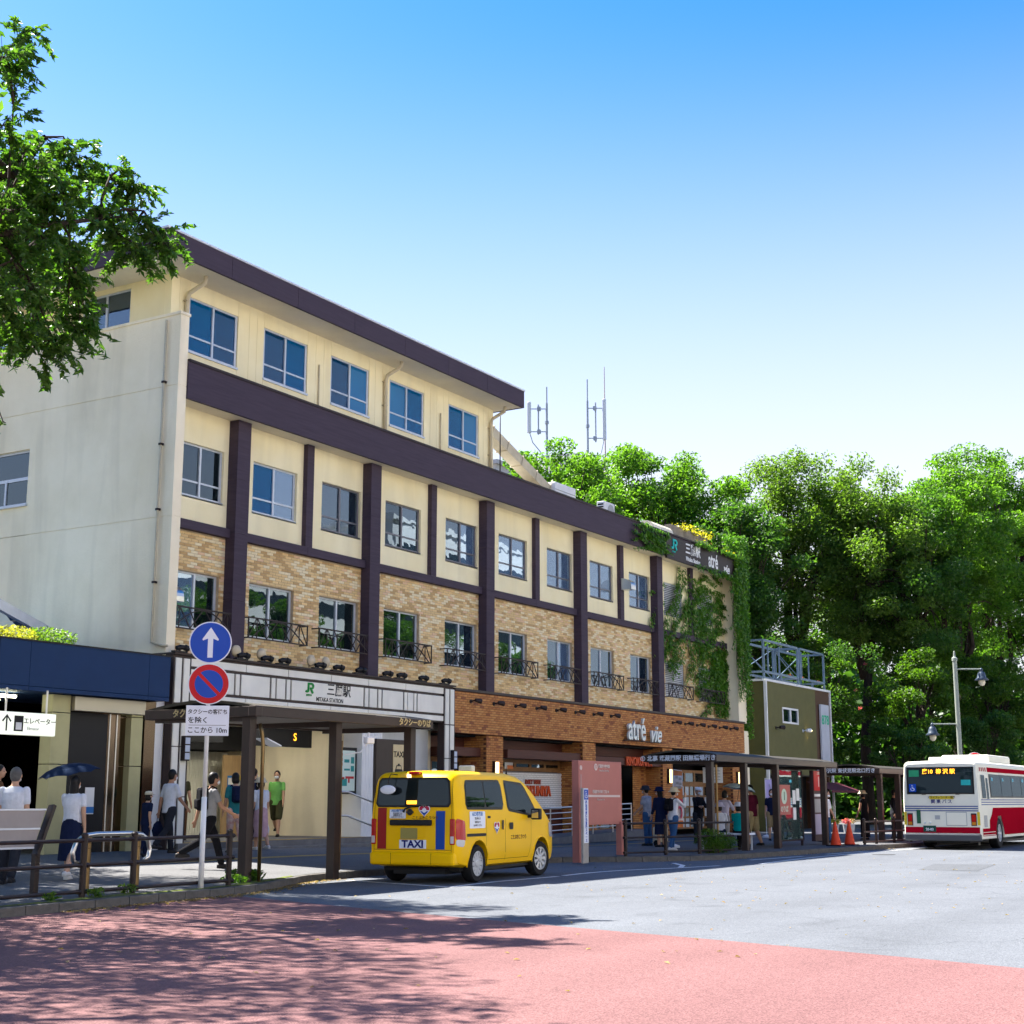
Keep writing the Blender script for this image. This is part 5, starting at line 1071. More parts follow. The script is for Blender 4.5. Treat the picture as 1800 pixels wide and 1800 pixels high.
# canopies
m_can = mat('canopy_brown',(0.045,0.031,0.026),.4,.2,3); m_canr = mat('canopy_roof',(0.055,0.048,0.034),.6,.3,2)
m_und = mat('canopy_underside',(0.22,0.20,0.18),.6,.2,2); m_gtxt = mat('gold_lettering',(0.50,0.40,0.20),.5); m_ltxt = mat('pale_lettering',(0.55,0.60,0.66),.5)
def canopy(name, x0,x1,y0,y1,z, posts, label, endtext, frontx=None, fronttext=None, tm=None, rear=None, fh=.165):
    t = thing(name,(x0,y0,.13),0,label,'shelter'); o0 = Vector((x0,y0,.13)); lx = x1-x0; ly = y1-y0; zz = z-.13
    q = MB(); q.bbox(0,lx,0,.09,zz-fh,zz,.01); q.bbox(0,lx,ly-.09,ly,zz-fh,zz,.01); q.bbox(-.003,.09,.092,ly-.092,zz-fh,zz,.01); q.bbox(lx-.09,lx+.003,.092,ly-.092,zz-fh,zz,.01); q.bbox(-.012,.16,-.012,.16,zz-fh-.01,zz+.01,.02); q.build('fascia', m_can, t)
    q = MB(); n = 10; P_ = [(ly*i/n, zz+.005+.13*math.sin(PI*i/n)) for i in range(n+1)]; q.add([(.02,p[0],p[1]) for p in P_]+[(lx-.02,p[0],p[1]) for p in P_]+[(.02,p[0],p[1]-.05) for p in P_]+[(lx-.02,p[0],p[1]-.05) for p in P_],[(i,i+1,i+n+2,i+n+1) for i in range(n)]+[(i+2*(n+1),i+3*(n+1),i+1+3*(n+1),i+1+2*(n+1)) for i in range(n)]+[(i,i+2*(n+1),i+1+2*(n+1),i+1) for i in range(n)]); q.build('roof', m_canr, t)
    q = MB(); q.box(.09,lx-.09,.09,ly-.09,zz-fh+.03,zz-fh+.05); q.build('ceiling', m_und, t)
    for (px,py) in posts:
        q = MB(); q.bbox(px-x0-.085,px-x0+.085,py-y0-.085,py-y0+.085,-.06,zz-fh+.04,.01); q.build('post', m_can, t)
        q = MB(); q.bar((px-x0,py-y0,zz-fh-.02),(px-x0,ly-.1 if py-y0 < ly/2 else .1,zz-fh+.0),.09,.1); q.build('cross_arm', m_can, t)
    text(endtext, .15, (-.012,ly*.52,zz-fh*.52), tm, t, rot=LEFTF, off=.003, ext=.004, space=1.05)
    if fronttext: text(fronttext, .15, (lx-frontx,-.008,zz-fh*.5), tm, t, off=.003, ext=.004)
    return t
tc = canopy('taxi_canopy',-6.75,-1.6,-8.2,-5.7,2.95,[(-6.55,-7.9),(-4.25,-7.9),(-1.95,-7.9)],'brown taxi-rank canopy on square posts beside the yellow taxi','タクシーのりば',.62,'タクシーのりば',m_gtxt)
q = MB(); q.tube([(.32,.18,2.55),(.36,.16,2.4),(.36,.13,2.2),(.36,.13,.0)],.032,8); q.build('downpipe', m_bronze, tc, smooth=True)
q = MB(); q.tube([(2.62,.25,.1),(2.62,.25,2.1),(2.62,.25,2.35)],.022,6); q.build('downpipe', m_bronze, tc)
q = MB(); q.tube([(2.65,.2,2.1),(2.85,.0,2.15),(3.0,-.05,2.32)],.012,6); q.tube([(3.0,-.05,2.3),(3.02,-.05,2.5)],.02,6); q.bbox(2.92,3.14,-.1,.0,2.3,2.42,.02); q.build('camera_unit', m_whitep, tc)
q = MB(); q.add([(.42,.1,2.32),(.70,.02,2.20),(.74,.3,2.20),(.46,.38,2.32),(.42,.1,2.30),(.70,.02,2.18),(.74,.3,2.18),(.46,.38,2.30)],[(0,1,2,3),(7,6,5,4),(0,4,5,1),(1,5,6,2),(2,6,7,3),(3,7,4,0)]); q.build('floodlight', m_alu, tc)
tb = thing('taxi_stand_board',(.15,-6.0,.14),0,'brown board with cream TAXI panel behind the yellow taxi','board')
q = MB(); q.bbox(-.6,.55,0,.08,-.05,2.55,.01); q.build('board', m_can, tb); q = MB(); q.bbox(-.02,.38,-.015,0,.6,2.45,.004); p_ = q.build('sign_panel', mat('cream_sign',(0.58,0.47,0.27),.5), tb)
text('TAXI', .17, (.18,-.018,2.24), m_black, p_, off=.004); q = MB(); q.poly([(x*.16,0,z*.16) for x,z in [(-.85,-.7),(-.55,-.7),(-.55,-.5),(.55,-.5),(.55,-.7),(.85,-.7),(.85,.1),(.72,.25),(.5,.75),(.2,.75),(.2,.95),(-.2,.95),(-.2,.75),(-.5,.75),(-.72,.25),(-.85,.1)]],(0,-.004,0)); o = q.build('taxi_pictogram', m_black, p_); o.location = (.18,-.016,1.90)
q = MB(); q.poly([(x*.16,0,z*.16) for x,z in [(-.55,.25),(.55,.25),(.4,.62),(-.4,.62)]],(0,-.004,0)); w_ = q.build('pictogram_window', mat('cream_sign',(0,0,0)), o); w_.location = (0,-.0045,0)
s1 = canopy('bus_shelter',9.6,18.9,-9.25,-7.2,2.58,[(9.75,-9.0),(11.75,-9.1),(14.0,-9.12),(17.85,-9.15)],'brown bus shelter with route text on its end, nearest the red board','① 北裏 武蔵関駅 田無橋場行き',tm=m_ltxt)
s2 = canopy('bus_shelter',21.0,29.5,-9.9,-7.8,2.45,[(21.6,-9.7),(23.4,-9.75),(26.4,-9.8)],'second brown bus shelter with route text, just left of the bus','② 柳沢駅 東伏見駅北口行き',tm=m_ltxt)
for cc,x,y in ((s1,.45,.2),(s1,4.65,.25),(s2,.9,.25)): q = MB(); q.tube([(x,y,2.2 if cc is s1 else 2.1),(x,y,-.02)],.03,8); q.build('downpipe', m_bronze, cc)
q = MB(); q.box(.85,.86,.2,.75,1.75,2.15); o = q.build('hanging_notice', m_whitep, s1)
for k in range(4): q = MB(); q.box(.842,.849,.26,.68,1.82+.075*k,1.84+.075*k); q.build('printed_line', m_pg, o)
# glass wind panel and stop sign in the first shelter
gp = thing('glass_wind_panel',(15.2,-8.7,.13),0,'greenish glass wind panel marked 1 in the first bus shelter','glass panel')
q = MB(); q.box(-.02,.0,-.03,.03,.15,2.2); q.box(1.98,2.0,-.03,.03,.15,2.2); q.box(0,1.98,-.03,.03,2.16,2.2); q.box(0,1.98,-.03,.03,.15,.19)
for x in (.1,1.85): q.box(x,x+.06,-.03,.03,-.1,.15)
q.build('frame', m_iron, gp); q = MB(); q.box(0,1.98,-.006,.006,.19,2.16); q.build('pane', glass('glass_green',(0.55,0.80,0.72),.08,.82,(0.2,.32,.28)), gp)
q = MB(); q.box(.15,1.0,-.012,-.007,.9,1.75); rp = q.build('red_decal', mat('decal_pink',(0.42,0.12,0.10),.5), gp); q = disc(.22,-.0,.004,24); w_ = q.build('white_disc', mat('decal_mint',(0.5,.62,.5),.5), rp); w_.matrix_local = Matrix.Translation((.5,-.012,1.42)) @ FRONT.to_4x4()
text('1', .34, (.5,-.018,1.42), mat('decal_green',(.02,.12,.06),.5), rp, off=.006); text('のりば', .2, (.5,-.014,1.05), mat('decal_mint',(.5,.6,.5),.5), rp, off=.004)
for x,z0,z1 in ((1.2,1.2,1.6),(1.5,1.3,1.65),(1.2,.75,1.1)): q = MB(); q.box(x,x+.24,-.012,-.007,z0,z1); q.build('paper_notice', m_whitep, gp)
bs_ = thing('bus_stop_sign',(18.35,-8.75,.13),0,'bus stop pillar with red number 1 header in the first shelter','bus stop')
q = MB(); q.bbox(-.42,.42,-.06,.06,.1,2.2,.01); q.build('pillar', mat('stop_dark',(0.05,0.03,0.035),.4), bs_); q = MB(); q.box(-.40,.40,-.075,-.061,1.6,2.18); hd = q.build('header', m_sr, bs_); text('1', .42, (.0,-.078,1.85), m_whitep, hd, off=.008); text('三鷹駅', .1, (0,-.078,2.11), m_whitep, hd)
for z0,z1,m in ((1.42,1.5,m_whitep),(.95,1.35,m_pg),(.3,.9,mat('timetable_pale',(0.40,0.38,0.50),.5))): q = MB(); q.box(-.38,.38,-.07,-.061,z0,z1); q.build('timetable', m, bs_)
# information board
m_tc = mat('terracotta_board',(0.46,0.17,0.135),.55,.08,2); m_bl = mat('board_lettering',(0.62,0.50,0.45),.5)
ib = thing('information_board',(5.05,-7.68,.13),0,'large terracotta information board on two posts beside the taxi','information board')
q = MB(); q.bbox(-.02,.2,-.09,.09,-.1,2.22,.01); ps = q.build('post', m_tc, ib); q = MB(); q.bbox(2.06,2.18,-.12,.03,-.1,.80,.01); q.build('post', m_tc, ib)
q = MB(); q.bbox(.203,2.2,-.07,.02,.74,2.22,.006); pn = q.build('panel', m_tc, ib)
q = MB(); q.box(.26,2.1,-.077,-.071,1.38,1.43); q.build('divider', m_bl, pn); text('武蔵野市案内図', .085, (1.28,-.075,2.1), m_bl, pn, off=.002); text('Musashino City Map', .06, (1.28,-.075,2.0), m_bl, pn)
text('武蔵野市中町1丁目 14', .085, (1.1,-.075,1.5), m_bl, pn, off=.002); text('Naka-cho 1-14', .06, (1.1,-.075,1.32), m_bl, pn)
q = MB(); q.lathe([(.08,-.08),(.08,-.071)],(.86,0,2.08),20,'y'); o = q.build('emblem', m_bl, pn); q = MB(); q.box(.845,.875,-.086,-.08,2.04,2.13); q.build('emblem_bar', m_tc, o)
q = MB(); q.lathe([(.055,-.098),(.055,-.091)],(.09,0,2.05),16,'y'); q.build('emblem', m_bl, ps)
q = MB(); q.box(.05,.13,-.096,-.091,1.0,1.9); q.build('caption_strip', mat('caption_pale',(.42,.22,.2),.5), ps)
wp = thing('disabled_space_post',(4.88,-8.0,.13),0,'narrow white sign post with wheelchair symbol before the information board','sign post')
q = MB(); q.bbox(-.13,.13,-.03,.03,-.1,1.58,.008); q.build('post', mat('post_grey',(0.42,0.38,0.33),.6,.2,4), wp); q = MB(); q.bbox(-.10,.12,-.036,-.031,.35,1.57,.002); fp = q.build('face', m_sw, wp)
q = MB(); q.box(-.085,.105,-.041,-.0365,1.32,1.55); bq = q.build('wheelchair_panel', m_sb, fp)
def wheelchair(parent, loc, s, rot=FRONT):
    t = MB(); stroke(t, arc(.0,-.1,.32,150,390,14), .09, 0, .004); stroke(t, [(-.05,.38),(-.02,.0),(.26,.0),(.40,-.36)], .10, 0, .0045); stroke(t, [(-.03,.22),(.2,.22)], .08, 0, .005); t.lathe([(.10,.0),(.10,.004)],(-.05,.55,0),12); o = t.build('wheelchair_symbol', m_sw, parent); M4 = rot.to_4x4() @ Matrix.Diagonal((s,s,1,1)); M4.translation = Vector(loc); o.matrix_local = M4; fix_normals(o)
wheelchair(bq,(.0,-.0415,1.42),.15)
for k,ch in enumerate('福祉車両優先乗降スペース'): text(ch, .085, (.01,-.037,1.26-.078*k), m_sb, fp, off=.002)
# cones
def cone(x,y,label):
    t = thing('traffic_cone',(x,y,.13),0,label,'traffic cone','orange traffic cones by the shelters'); q = MB(); q.lathe([(.16,.03),(.155,.06),(.035,.66),(.03,.70),(.012,.705)],(0,0,0),20); q.build('cone', mat('cone_orange',(0.60,0.045,0.012),.45), t, smooth=True); q = MB(); q.bbox(-.22,.22,-.22,.22,0,.035,.012); q.build('base', m_black, t)
cone(17.0,-9.75,'orange traffic cone nearest the first bus shelter'); cone(17.95,-9.85,'orange traffic cone nearest the brown fence behind the bus')
# banner flags
def flag(x,y,cm,bands,label,h=2.15,wd=.6,rz=0):
    t = thing('banner_flag',(x,y,walk_z(x,y)),rz,label,'flag'); q = MB(); q.tube([(0,0,.0),(0,0,h)],.012,6); q.tube([(0,0,h),(wd,0,h-.03)],.008,6); q.lathe([(.16,0),(.15,.06),(.03,.1)],(0,0,0),12); q.build('pole', m_whitep, t)
    n = 8; z0,z1 = h-1.6,h-.04; zs_ = [z0+(z1-z0)*b for b in bands[0]]
    for (a,b),m in zip(zip(zs_,zs_[1:]),bands[1]):
        q = MB(); P_ = [(.02+wd*.95*i/n, .02*math.sin(i*1.3)) for i in range(n+1)]; q.add([(p[0],p[1],a) for p in P_]+[(p[0],p[1],b-.03*0) for p in P_],[(i,i+1,i+n+2,i+n+1) for i in range(n)]); q.build('cloth', m, t)
    return t
m_fo = mat('flag_orange',(0.60,0.20,0.07),.8); m_fw = mat('flag_white',(0.62,0.60,0.66),.8); m_fp = mat('flag_pink',(0.55,0.06,0.13),.8); m_fl = mat('flag_lilac',(0.50,0.44,0.72),.8)
f1 = flag(12.9,-6.5,m_fo,([0,.12,.42,.5,.72,.92,1],[m_fo,m_fw,m_fp,m_fo,m_fw,m_fo]),'orange and white banner flag beside the shop doors')

for a_,b_,z_ in ((.1,.26,1.9),(.32,.5,1.86),(.12,.3,1.74),(.36,.52,1.72),(.14,.48,1.62)): q = MB(); q.box(a_,b_,-.035,-.03,z_,z_+.07); q.build('printed_block', m_pg, f1)
q = MB(); stroke(q, arc(.32,.95,.16,-60,240,14), .07, 0, .004); o = q.build('ring_print', m_fp, f1); o.matrix_local = Matrix.Translation((0,-.03,0)) @ FRONT.to_4x4(); fix_normals(o)
f2 = flag(25.7,-4.2,m_fl,([0,1],[m_fl]),'pale lilac banner flag behind the first bus shelter',2.1,1.0); q = MB(); stroke(q,[(.3,1.9),(.42,1.75),(.36,1.5)],.05,0,.004); stroke(q,[(.6,1.92),(.62,1.6),(.45,1.2),(.5,1.0)],.05,0,.004); stroke(q,[(.62,1.55),(.78,1.42)],.05,0,.004); o = q.build('brush_print', m_pg, f2); o.matrix_local = Matrix.Translation((0,-.04,0)) @ FRONT.to_4x4(); fix_normals(o)
# street lamp
lp = thing('street_lamp',(34.6,-9.0,.1),0,'tall grey-green street lamp with two bell lanterns behind the bus','street lamp')
m_lp = mat('lamp_grey_green',(0.30,0.33,0.28),.5,.15,4); q = MB(); q.lathe([(.16,0),(.15,.8),(.10,.9),(.085,6.85),(.11,6.88),(.11,7.0),(.05,7.05),(.03,7.25),(.0,7.3)],(0,0,0),14); q.build('pole', m_lp, lp, smooth=False)
d_ = Vector((math.sin(AZ),-math.cos(AZ),0))
for s,z in ((1,6.55),(-1,4.35)):
    e = d_*s; q = MB(); q.tube([e*.08+Vector((0,0,z)),e*1.05+Vector((0,0,z))],.03,8); q.build('arm', m_lp, lp); c = e*1.05+Vector((0,0,z-.25))
    q = MB(); q.lathe([(.02,.30),(.08,.22),(.05,.18),(.12,.12),(.16,.02),(.18,-.09),(.29,-.19),(.275,-.2)],c,18); q.build('lantern_hood', mat('lantern_blue_grey',(0.05,0.07,0.10),.4), lp, smooth=True); q = MB(); q.ell((c.x,c.y,c.z-.27),(.14,.14,.16),14,8); q.build('lantern_globe', mat('globe_glass',(0.62,0.58,0.45),.15), lp, smooth=True)
# no-parking disc on a pole behind the bus
np_ = thing('no_parking_sign',(24.6,-12.0,.0),0,'round red and blue sign peeping over the bus roof','road sign'); q = MB(); q.tube([(0,0,0),(0,0,2.95)],.035,8); q.build('pole', m_whitep, np_)
for r_,z_,m in ((.32,.0,m_sw),(.305,.012,m_sr),(.21,.018,m_sb)): o = disc(r_,0,.01,28).build('sign_face', m, np_); M4 = SF.to_4x4(); M4.translation = Vector((0,0,2.68))+nrm*(.04+z_); o.matrix_local = M4
q = MB(); q.box(-.21,.21,-.03,.03,.0285,.031); o = q.build('red_bar', m_sr, np_); M4 = SF.to_4x4() @ Matrix.Rotation(-PI/4,4,'Z'); M4.translation = Vector((0,0,2.68))+nrm*.04; o.matrix_local = M4
# ramp and railing before the shop
rmp = thing('entrance_ramp',(10.6,-2.2,.15),0,'low stone ramp with stainless railings before the shop front','ramp'); q = MB(); q.add([(0,0,0),(9.5,0,0),(9.5,1.4,0),(0,1.4,0),(0,0,.12),(9.5,0,.34),(9.5,1.4,.34),(0,1.4,.12)],[(0,3,2,1),(4,5,6,7),(0,1,5,4),(1,2,6,5),(2,3,7,6),(3,0,4,7)]); q.build('ramp_slab', mat('step_stone',(.17,.165,.16),.8), rmp)
for k in range(7): x = .3+1.35*k; q = MB(); q.tube([(x,.08,.1),(x,.08,1.0+.022*x)],.022,8); q.build('railing_post', m_steel, rmp)
for h in (.35,.52,.69,.86,1.02): q = MB(); q.tube([(.3,.08,h-.02),(8.4,.08,h+.165)],.018 if h < 1 else .026,8); q.build('railing_bar', m_steel, rmp)
# flower buckets beside the kiosk
for k,(x,y,lm,nm) in enumerate(((33.2,-4.2,lf_y,'yellow'),(34.0,-4.4,lf_f,'pink'),(34.9,-4.3,lf_d,'rust-coloured'),(35.8,-4.6,lf_m,'green'))):
    t = thing('flower_bucket',(x,y,.14),0,'bucket of %s flowers for sale near the kiosk' % nm,'flowers','flower buckets by the kiosk'); q = MB(); q.lathe([(.11,0),(.16,.34),(.15,.34),(.11,.1)],(0,0,0),14); q.build('bucket', mat('zinc',(0.4,0.42,0.45),.4,metal=.5), t); P_ = clump_leaves((0,0,.46),.2,90,.6); leaf_mesh('flowers', P_, .08, .8, .5, lm, t)
# ------------------------------------------------------------ vehicles
def loft(sections, name, m, parent, cap=True, smooth=True):
    """sections: list of rings (same count) of 3-D points"""
    q = MB(); n = len(sections[0]); k = len(sections); vs = [p for s in sections for p in s]; fs = []
    for i in range(k-1):
        for j in range(n): fs.append((i*n+j,(i+1)*n+j,(i+1)*n+(j+1)%n,i*n+(j+1)%n))
    if cap: fs += [tuple(range(n)), tuple((k-1)*n+j for j in range(n-1,-1,-1))]
    q.add(vs,fs); o = q.build(name, m, parent, smooth=False); fix_normals(o); return o
def autosmooth(o, ang=35):
    bm = bmesh.new(); bm.from_mesh(o.data)
    for e in bm.edges: e.smooth = (len(e.link_faces) == 2 and e.calc_face_angle(3.1) < math.radians(ang))
    for f in bm.faces: f.smooth = True
    bm.to_mesh(o.data); bm.free(); return o
def cut(o, cutters):
    for c in cutters:
        md = o.modifiers.new('cut','BOOLEAN'); md.operation = 'DIFFERENCE'; md.solver = 'EXACT'; md.object = c
    bpy.context.view_layer.update(); evalmesh(o)
    for c in cutters: me = c.data; bpy.data.objects.remove(c); bpy.data.meshes.remove(me)
    return o
def wheel(parent, x, y, r, w, out, spokes=9, alloy=True, rimr=.66, steer=0):
    """out = +1/-1 side the face looks to (y)"""
    hub = bpy.data.objects.new('wheel', None)
    q = MB(); q.lathe([(r*rimr,-w/2),(r*.92,-w/2),(r*.985,-w/2+.03),(r,-w/2+.055),(r,w/2-.055),(r*.985,w/2-.03),(r*.92,w/2),(r*rimr,w/2)],(0,0,0),36,'y',False); o = q.build('wheel', m_tyre, parent, smooth=False); autosmooth(o,30); o.location = (x,y,r); o.rotation_euler = (0,0,steer)
    yo = out*w/2
    q = MB(); q.lathe([(r*rimr+.005,yo-out*.09),(r*rimr+.005,yo-out*.005),(r*rimr-.02,yo-out*.005),(r*rimr-.035,yo-out*.05)],(0,0,0),32,'y',False); q.build('rim', m_rim, o, smooth=False)
    q = MB(); q.lathe([(r*rimr-.01,yo-out*.085),(r*rimr-.01,yo-out*.075)],(0,0,0),24,'y'); q.build('brake_disc', m_tyre, o)
    q = MB()
    for k in range(spokes):
        a = 2*PI*k/spokes; c,s = math.cos(a),math.sin(a); R0,R1 = .03,r*rimr-.012; hw0,hw1 = .018,.034 if spokes > 7 else .03
        def P_(rr,t,yy): return (c*rr-s*t, yy, s*rr+c*t)
        y0,y1 = yo-out*.05, yo-out*.018
        q.add([P_(R0,-hw0,y0),P_(R0,hw0,y0),P_(R1,hw1,y0),P_(R1,-hw1,y0),P_(R0,-hw0,y1),P_(R0,hw0,y1),P_(R1,hw1,y1+out*.006),P_(R1,-hw1,y1+out*.006)],[(0,1,2,3),(7,6,5,4),(0,4,5,1),(1,5,6,2),(2,6,7,3),(3,7,4,0)])
    q.lathe([(.065,yo-out*.06),(.065,yo-out*.012),(.045,yo-out*.004)],(0,0,0),18,'y'); fix_normals(q.build('spokes', m_rim, o)); return o
m_tyre = mat('tyre_rubber',(0.012,0.012,0.013),.75,.2,20); m_rim = mat('wheel_silver',(0.50,0.51,0.53),.35,metal=.6)
m_yel = mat('taxi_yellow',(0.88,0.50,0.0),.34,.03,2,spec=.12,coat=.07); m_seam = mat('panel_gap',(0.10,0.06,0.003),.7); m_plast = mat('black_plastic',(0.015,0.015,0.016),.5)
m_tail = mat('tail_red',(0.42,0.008,0.008),.15,coat=.6); m_clearl = mat('lamp_clear',(0.55,0.52,0.50),.12,coat=.6)
g_car = glass('car_glass',(0.30,0.38,0.38),.03,.0,(0.010,0.014,0.014),gc=.42); m_rub = mat('window_rubber',(0.010,0.010,0.011),.4)
# --- taxi van. local x: rear 0 -> front 4.4, y left +, z up
TX, TY, TH_ = -3.62, -9.16, math.radians(6.5)
taxi = thing('taxi_van', (TX,TY,0), TH_, 'bright yellow taxi van with red and blue rear stripes parked at the rank', 'taxi')
Lx = 4.35
def tw(x, z):
    """half width of the van body at station x, height z"""
    if z < .45: w = .80+.045*(z-.25)/.2
    elif z < 1.0: w = .845
    else: w = .845-.105*((z-1.0)/.80)**1.7 if z < 1.9 else .74
    e = 1.0
    if x < .22: e = 1-.075*((.22-x)/.22)**2.2
    if x > 3.55: e = 1-.20*((x-3.55)/.8)**2.1
    return w*e
TOP = [(0,1.74),(.05,1.80),(.14,1.845),(.35,1.86),(1.2,1.87),(2.2,1.86),(2.6,1.82),(2.85,1.74),(3.1,1.60),(3.4,1.40),(3.74,1.17),(3.84,1.11),(4.02,1.04),(4.18,.96),(4.29,.84),(4.35,.62)]
BOT = [(0,.34),(.2,.28),(.5,.25),(3.6,.25),(4.1,.24),(4.35,.30)]
def itp(T,x):
    for (a,b),(c,d) in zip(T,T[1:]):
        if a <= x <= c: return b+(d-b)*(x-a)/(c-a)
    return T[-1][1]
XS = [0,.025,.06,.11,.18,.28,.45,.7,1.0,1.4,1.8,2.2,2.45,2.6,2.75,2.85,2.97,3.1,3.25,3.4,3.57,3.74,3.84,3.95,4.05,4.14,4.22,4.28,4.32,4.35]
def lean(x,z): return max(0,1-x/.7)*(.055*max(0,(z-1.0)/.8)**1.3) 
secs = []
for x in XS:
    zt, zb = itp(TOP,x), itp(BOT,x); rr = min(.13, (zt-zb)*.3); ring = []
    zs_ = [zb,zb+.04]+[zb+.04+(zt-rr-zb-.04)*k/9 for k in range(1,10)]
    half = [(tw(x,zb)*.90,zb)]+[(tw(x,z),z) for z in zs_[1:]]
    w1 = tw(x,zt-rr)
    for k in range(1,6): a = PI/2*k/5; half.append((w1-rr*1.15+rr*1.15*math.cos(a), zt-rr+(rr-.018)*math.sin(a)))
    half.append((w1*.45, zt-.004)); half.append((0,zt))
    pts = [(x+lean(x,z),w,z) for w,z in half]+[(x+lean(x,z),-w,z) for w,z in reversed(half[:-1])]
    secs.append(pts)
body = loft(secs,'body',m_yel,taxi)
RA, FA, WR = .80, 3.46, .315
cs = []
for ax in (RA,FA):
    for s in (1,-1):
        q = MB(); q.lathe([(WR+.065,.50*s),(WR+.065,1.2*s)],(ax,0,WR+.01),40,'y'); c = q.build('cutter',m_yel); c.parent = taxi; fix_normals(c); cs.append(c)
cut(body,cs); autosmooth(body,32)
# inner wheel wells / underside
q = MB(); q.box(.35,4.1,-.70,.70,.20,.52); q.box(.25,4.0,-.49,.49,.15,.24); q.build('underbody', m_plast, taxi)
def side_patch(name, corners, m, off, s=-1, rad=.06, parent=taxi, nx=28, nz=8):
    """patch on the van side following the body: corners (x,z) bl, br, tr, tl with rounded corners"""
    (x0,z0),(x1,z1),(x2,z2),(x3,z3) = corners; q = MB(); V = []; 
    def P_(u,v): return ((x0*(1-u)+x1*u)*(1-v)+(x3*(1-u)+x2*u)*v, (z0*(1-u)+z1*u)*(1-v)+(z3*(1-u)+z2*u)*v)
    wd = abs(x1-x0); ht = abs(z3-z0); ru = min(.45,rad/max(wd,.01)); 
    for i in range(nx+1):
        u = i/nx; e = 0
        if u < ru: e = 1-math.sqrt(max(0,1-((ru-u)/ru)**2))
        if u > 1-ru: e = 1-math.sqrt(max(0,1-((u-1+ru)/ru)**2))
        rv = min(.45,rad/max(ht,.01))*e
        for j in range(nz+1): v = rv+(1-2*rv)*j/nz; x,z = P_(u,v); V.append((x+lean(x,z), s*(tw(x,z)+off), z))
    q.add(V,[(i*(nz+1)+j,(i+1)*(nz+1)+j,(i+1)*(nz+1)+j+1,i*(nz+1)+j+1) for i in range(nx) for j in range(nz)]); o = q.build(name, m, parent, smooth=True)
    if (o.data.polygons[nz//2].normal.y > 0) != (s > 0): o.data.flip_normals()
    return o
def grow(c,g): (a,b),(d,e),(f,h),(i,j) = c; return ((a-g,b-g),(d+g,e-g),(f+g,h+g),(i-g,j+g))
SW = [((.34,1.25),(1.06,1.25),(1.04,1.68),(.38,1.66)),((1.10,1.25),(1.78,1.24),(1.74,1.68),(1.08,1.68)),((2.02,1.22),(3.22,1.10),(2.66,1.63),(1.97,1.68))]
for s in (-1,1):
    side_patch('window_surround', ((.30,1.21),(1.82,1.20),(1.78,1.72),(.34,1.70)), m_rub, .0035, s, .09)
    fr_ = side_patch('window_surround', ((1.97,1.18),(3.34,1.05),(2.72,1.675),(1.92,1.72)), m_rub, .0035, s, .07)
    for c in SW: side_patch('side_window', c, g_car, .0075, s, .05)
    # quarter glass bar, seams, handles, rail
    for (a,b) in (((1.10,.40),(1.10,1.05)),((1.87,.34),(1.87,1.05)),((2.98,.62),(2.98,1.02)),((2.98,.62),(2.86,.36))):
        side_patch('panel_gap', ((a[0]-.004,a[1]),(a[0]+.004,a[1]),(b[0]+.004,b[1]),(b[0]-.004,b[1])), m_seam, .002, s, .0, nx=1, nz=10)
    for (x0_,x1_,z_) in ((1.10,2.86,.365),(.9,1.1,.40)): side_patch('panel_gap', ((x0_,z_-.004),(x1_,z_-.004),(x1_,z_+.004),(x0_,z_+.004)), m_seam, .002, s, 0, nx=10, nz=1)
    side_patch('slide_rail', ((.34,.765),(1.08,.765),(1.08,.815),(.34,.815)), m_plast, .006, s, .01)
    side_patch('door_handle', ((1.70,.86),(1.76,.86),(1.76,1.03),(1.70,1.03)), m_plast, .02, s, .02, nx=4); side_patch('door_handle', ((2.02,.86),(2.18,.86),(2.18,.98),(2.02,.98)), m_plast, .012, s, .03)
    q = MB(); q.bbox(2.80,2.92,s*1.0-.10,s*1.0+.09,1.02,1.22,.03); mo_ = q.build('wing_mirror', m_plast, taxi); q = MB(); q.bbox(2.83,2.90,min(s*.80,s*.92),max(s*.80,s*.92),1.05,1.11,.02); q.build('mirror_arm', m_plast, mo_)
    q = MB(); q.box(2.795,2.80,s*1.0-.07,s*1.0+.06,1.05,1.19); q.build('mirror_glass', mat('mirror_glass',(0.5,.5,.55),.03,metal=1.0), mo_)
    # tail lamps wrapping the corner
    side_patch('tail_lamp', ((.015,.72),(.30,.70),(.26,1.02),(.02,1.07)), m_tail, .008, s, .05); side_patch('reverse_lamp', ((.03,.62),(.22,.60),(.28,.71),(.02,.73)), m_clearl, .010, s, .04)
    q = MB(); q.bbox(-.012,.04,min(s*.70,s*.79),max(s*.70,s*.79),.64,1.06,.012); tl_ = q.build('tail_lamp', m_tail, taxi); q = MB(); q.bbox(-.016,.0,min(s*.715,s*.78),max(s*.715,s*.78),.66,.78,.01); q.build('lens', m_clearl, tl_)
    side_patch('head_lamp', ((3.85,.70),(4.24,.68),(4.16,.90),(3.80,.98)), m_clearl, .006, s, .05)
    for ax in (RA,FA):
        q = MB(); A = [(ax+(WR+.07)*math.cos(a), WR+.01+(WR+.07)*math.sin(a)) for a in np.linspace(-.15,PI+.15,22)]; q.tube([(p[0],s*(tw(p[0],max(.3,p[1]))-.004),p[1]) for p in A],.016,6); q.build('arch_lip', m_yel, taxi, smooth=True)
for s in (-1,1):
    wheel(taxi,RA,s*.735,WR,.19,s,spokes=12); wheel(taxi,FA,s*.735,WR,.19,s,spokes=9,steer=math.radians(-9))
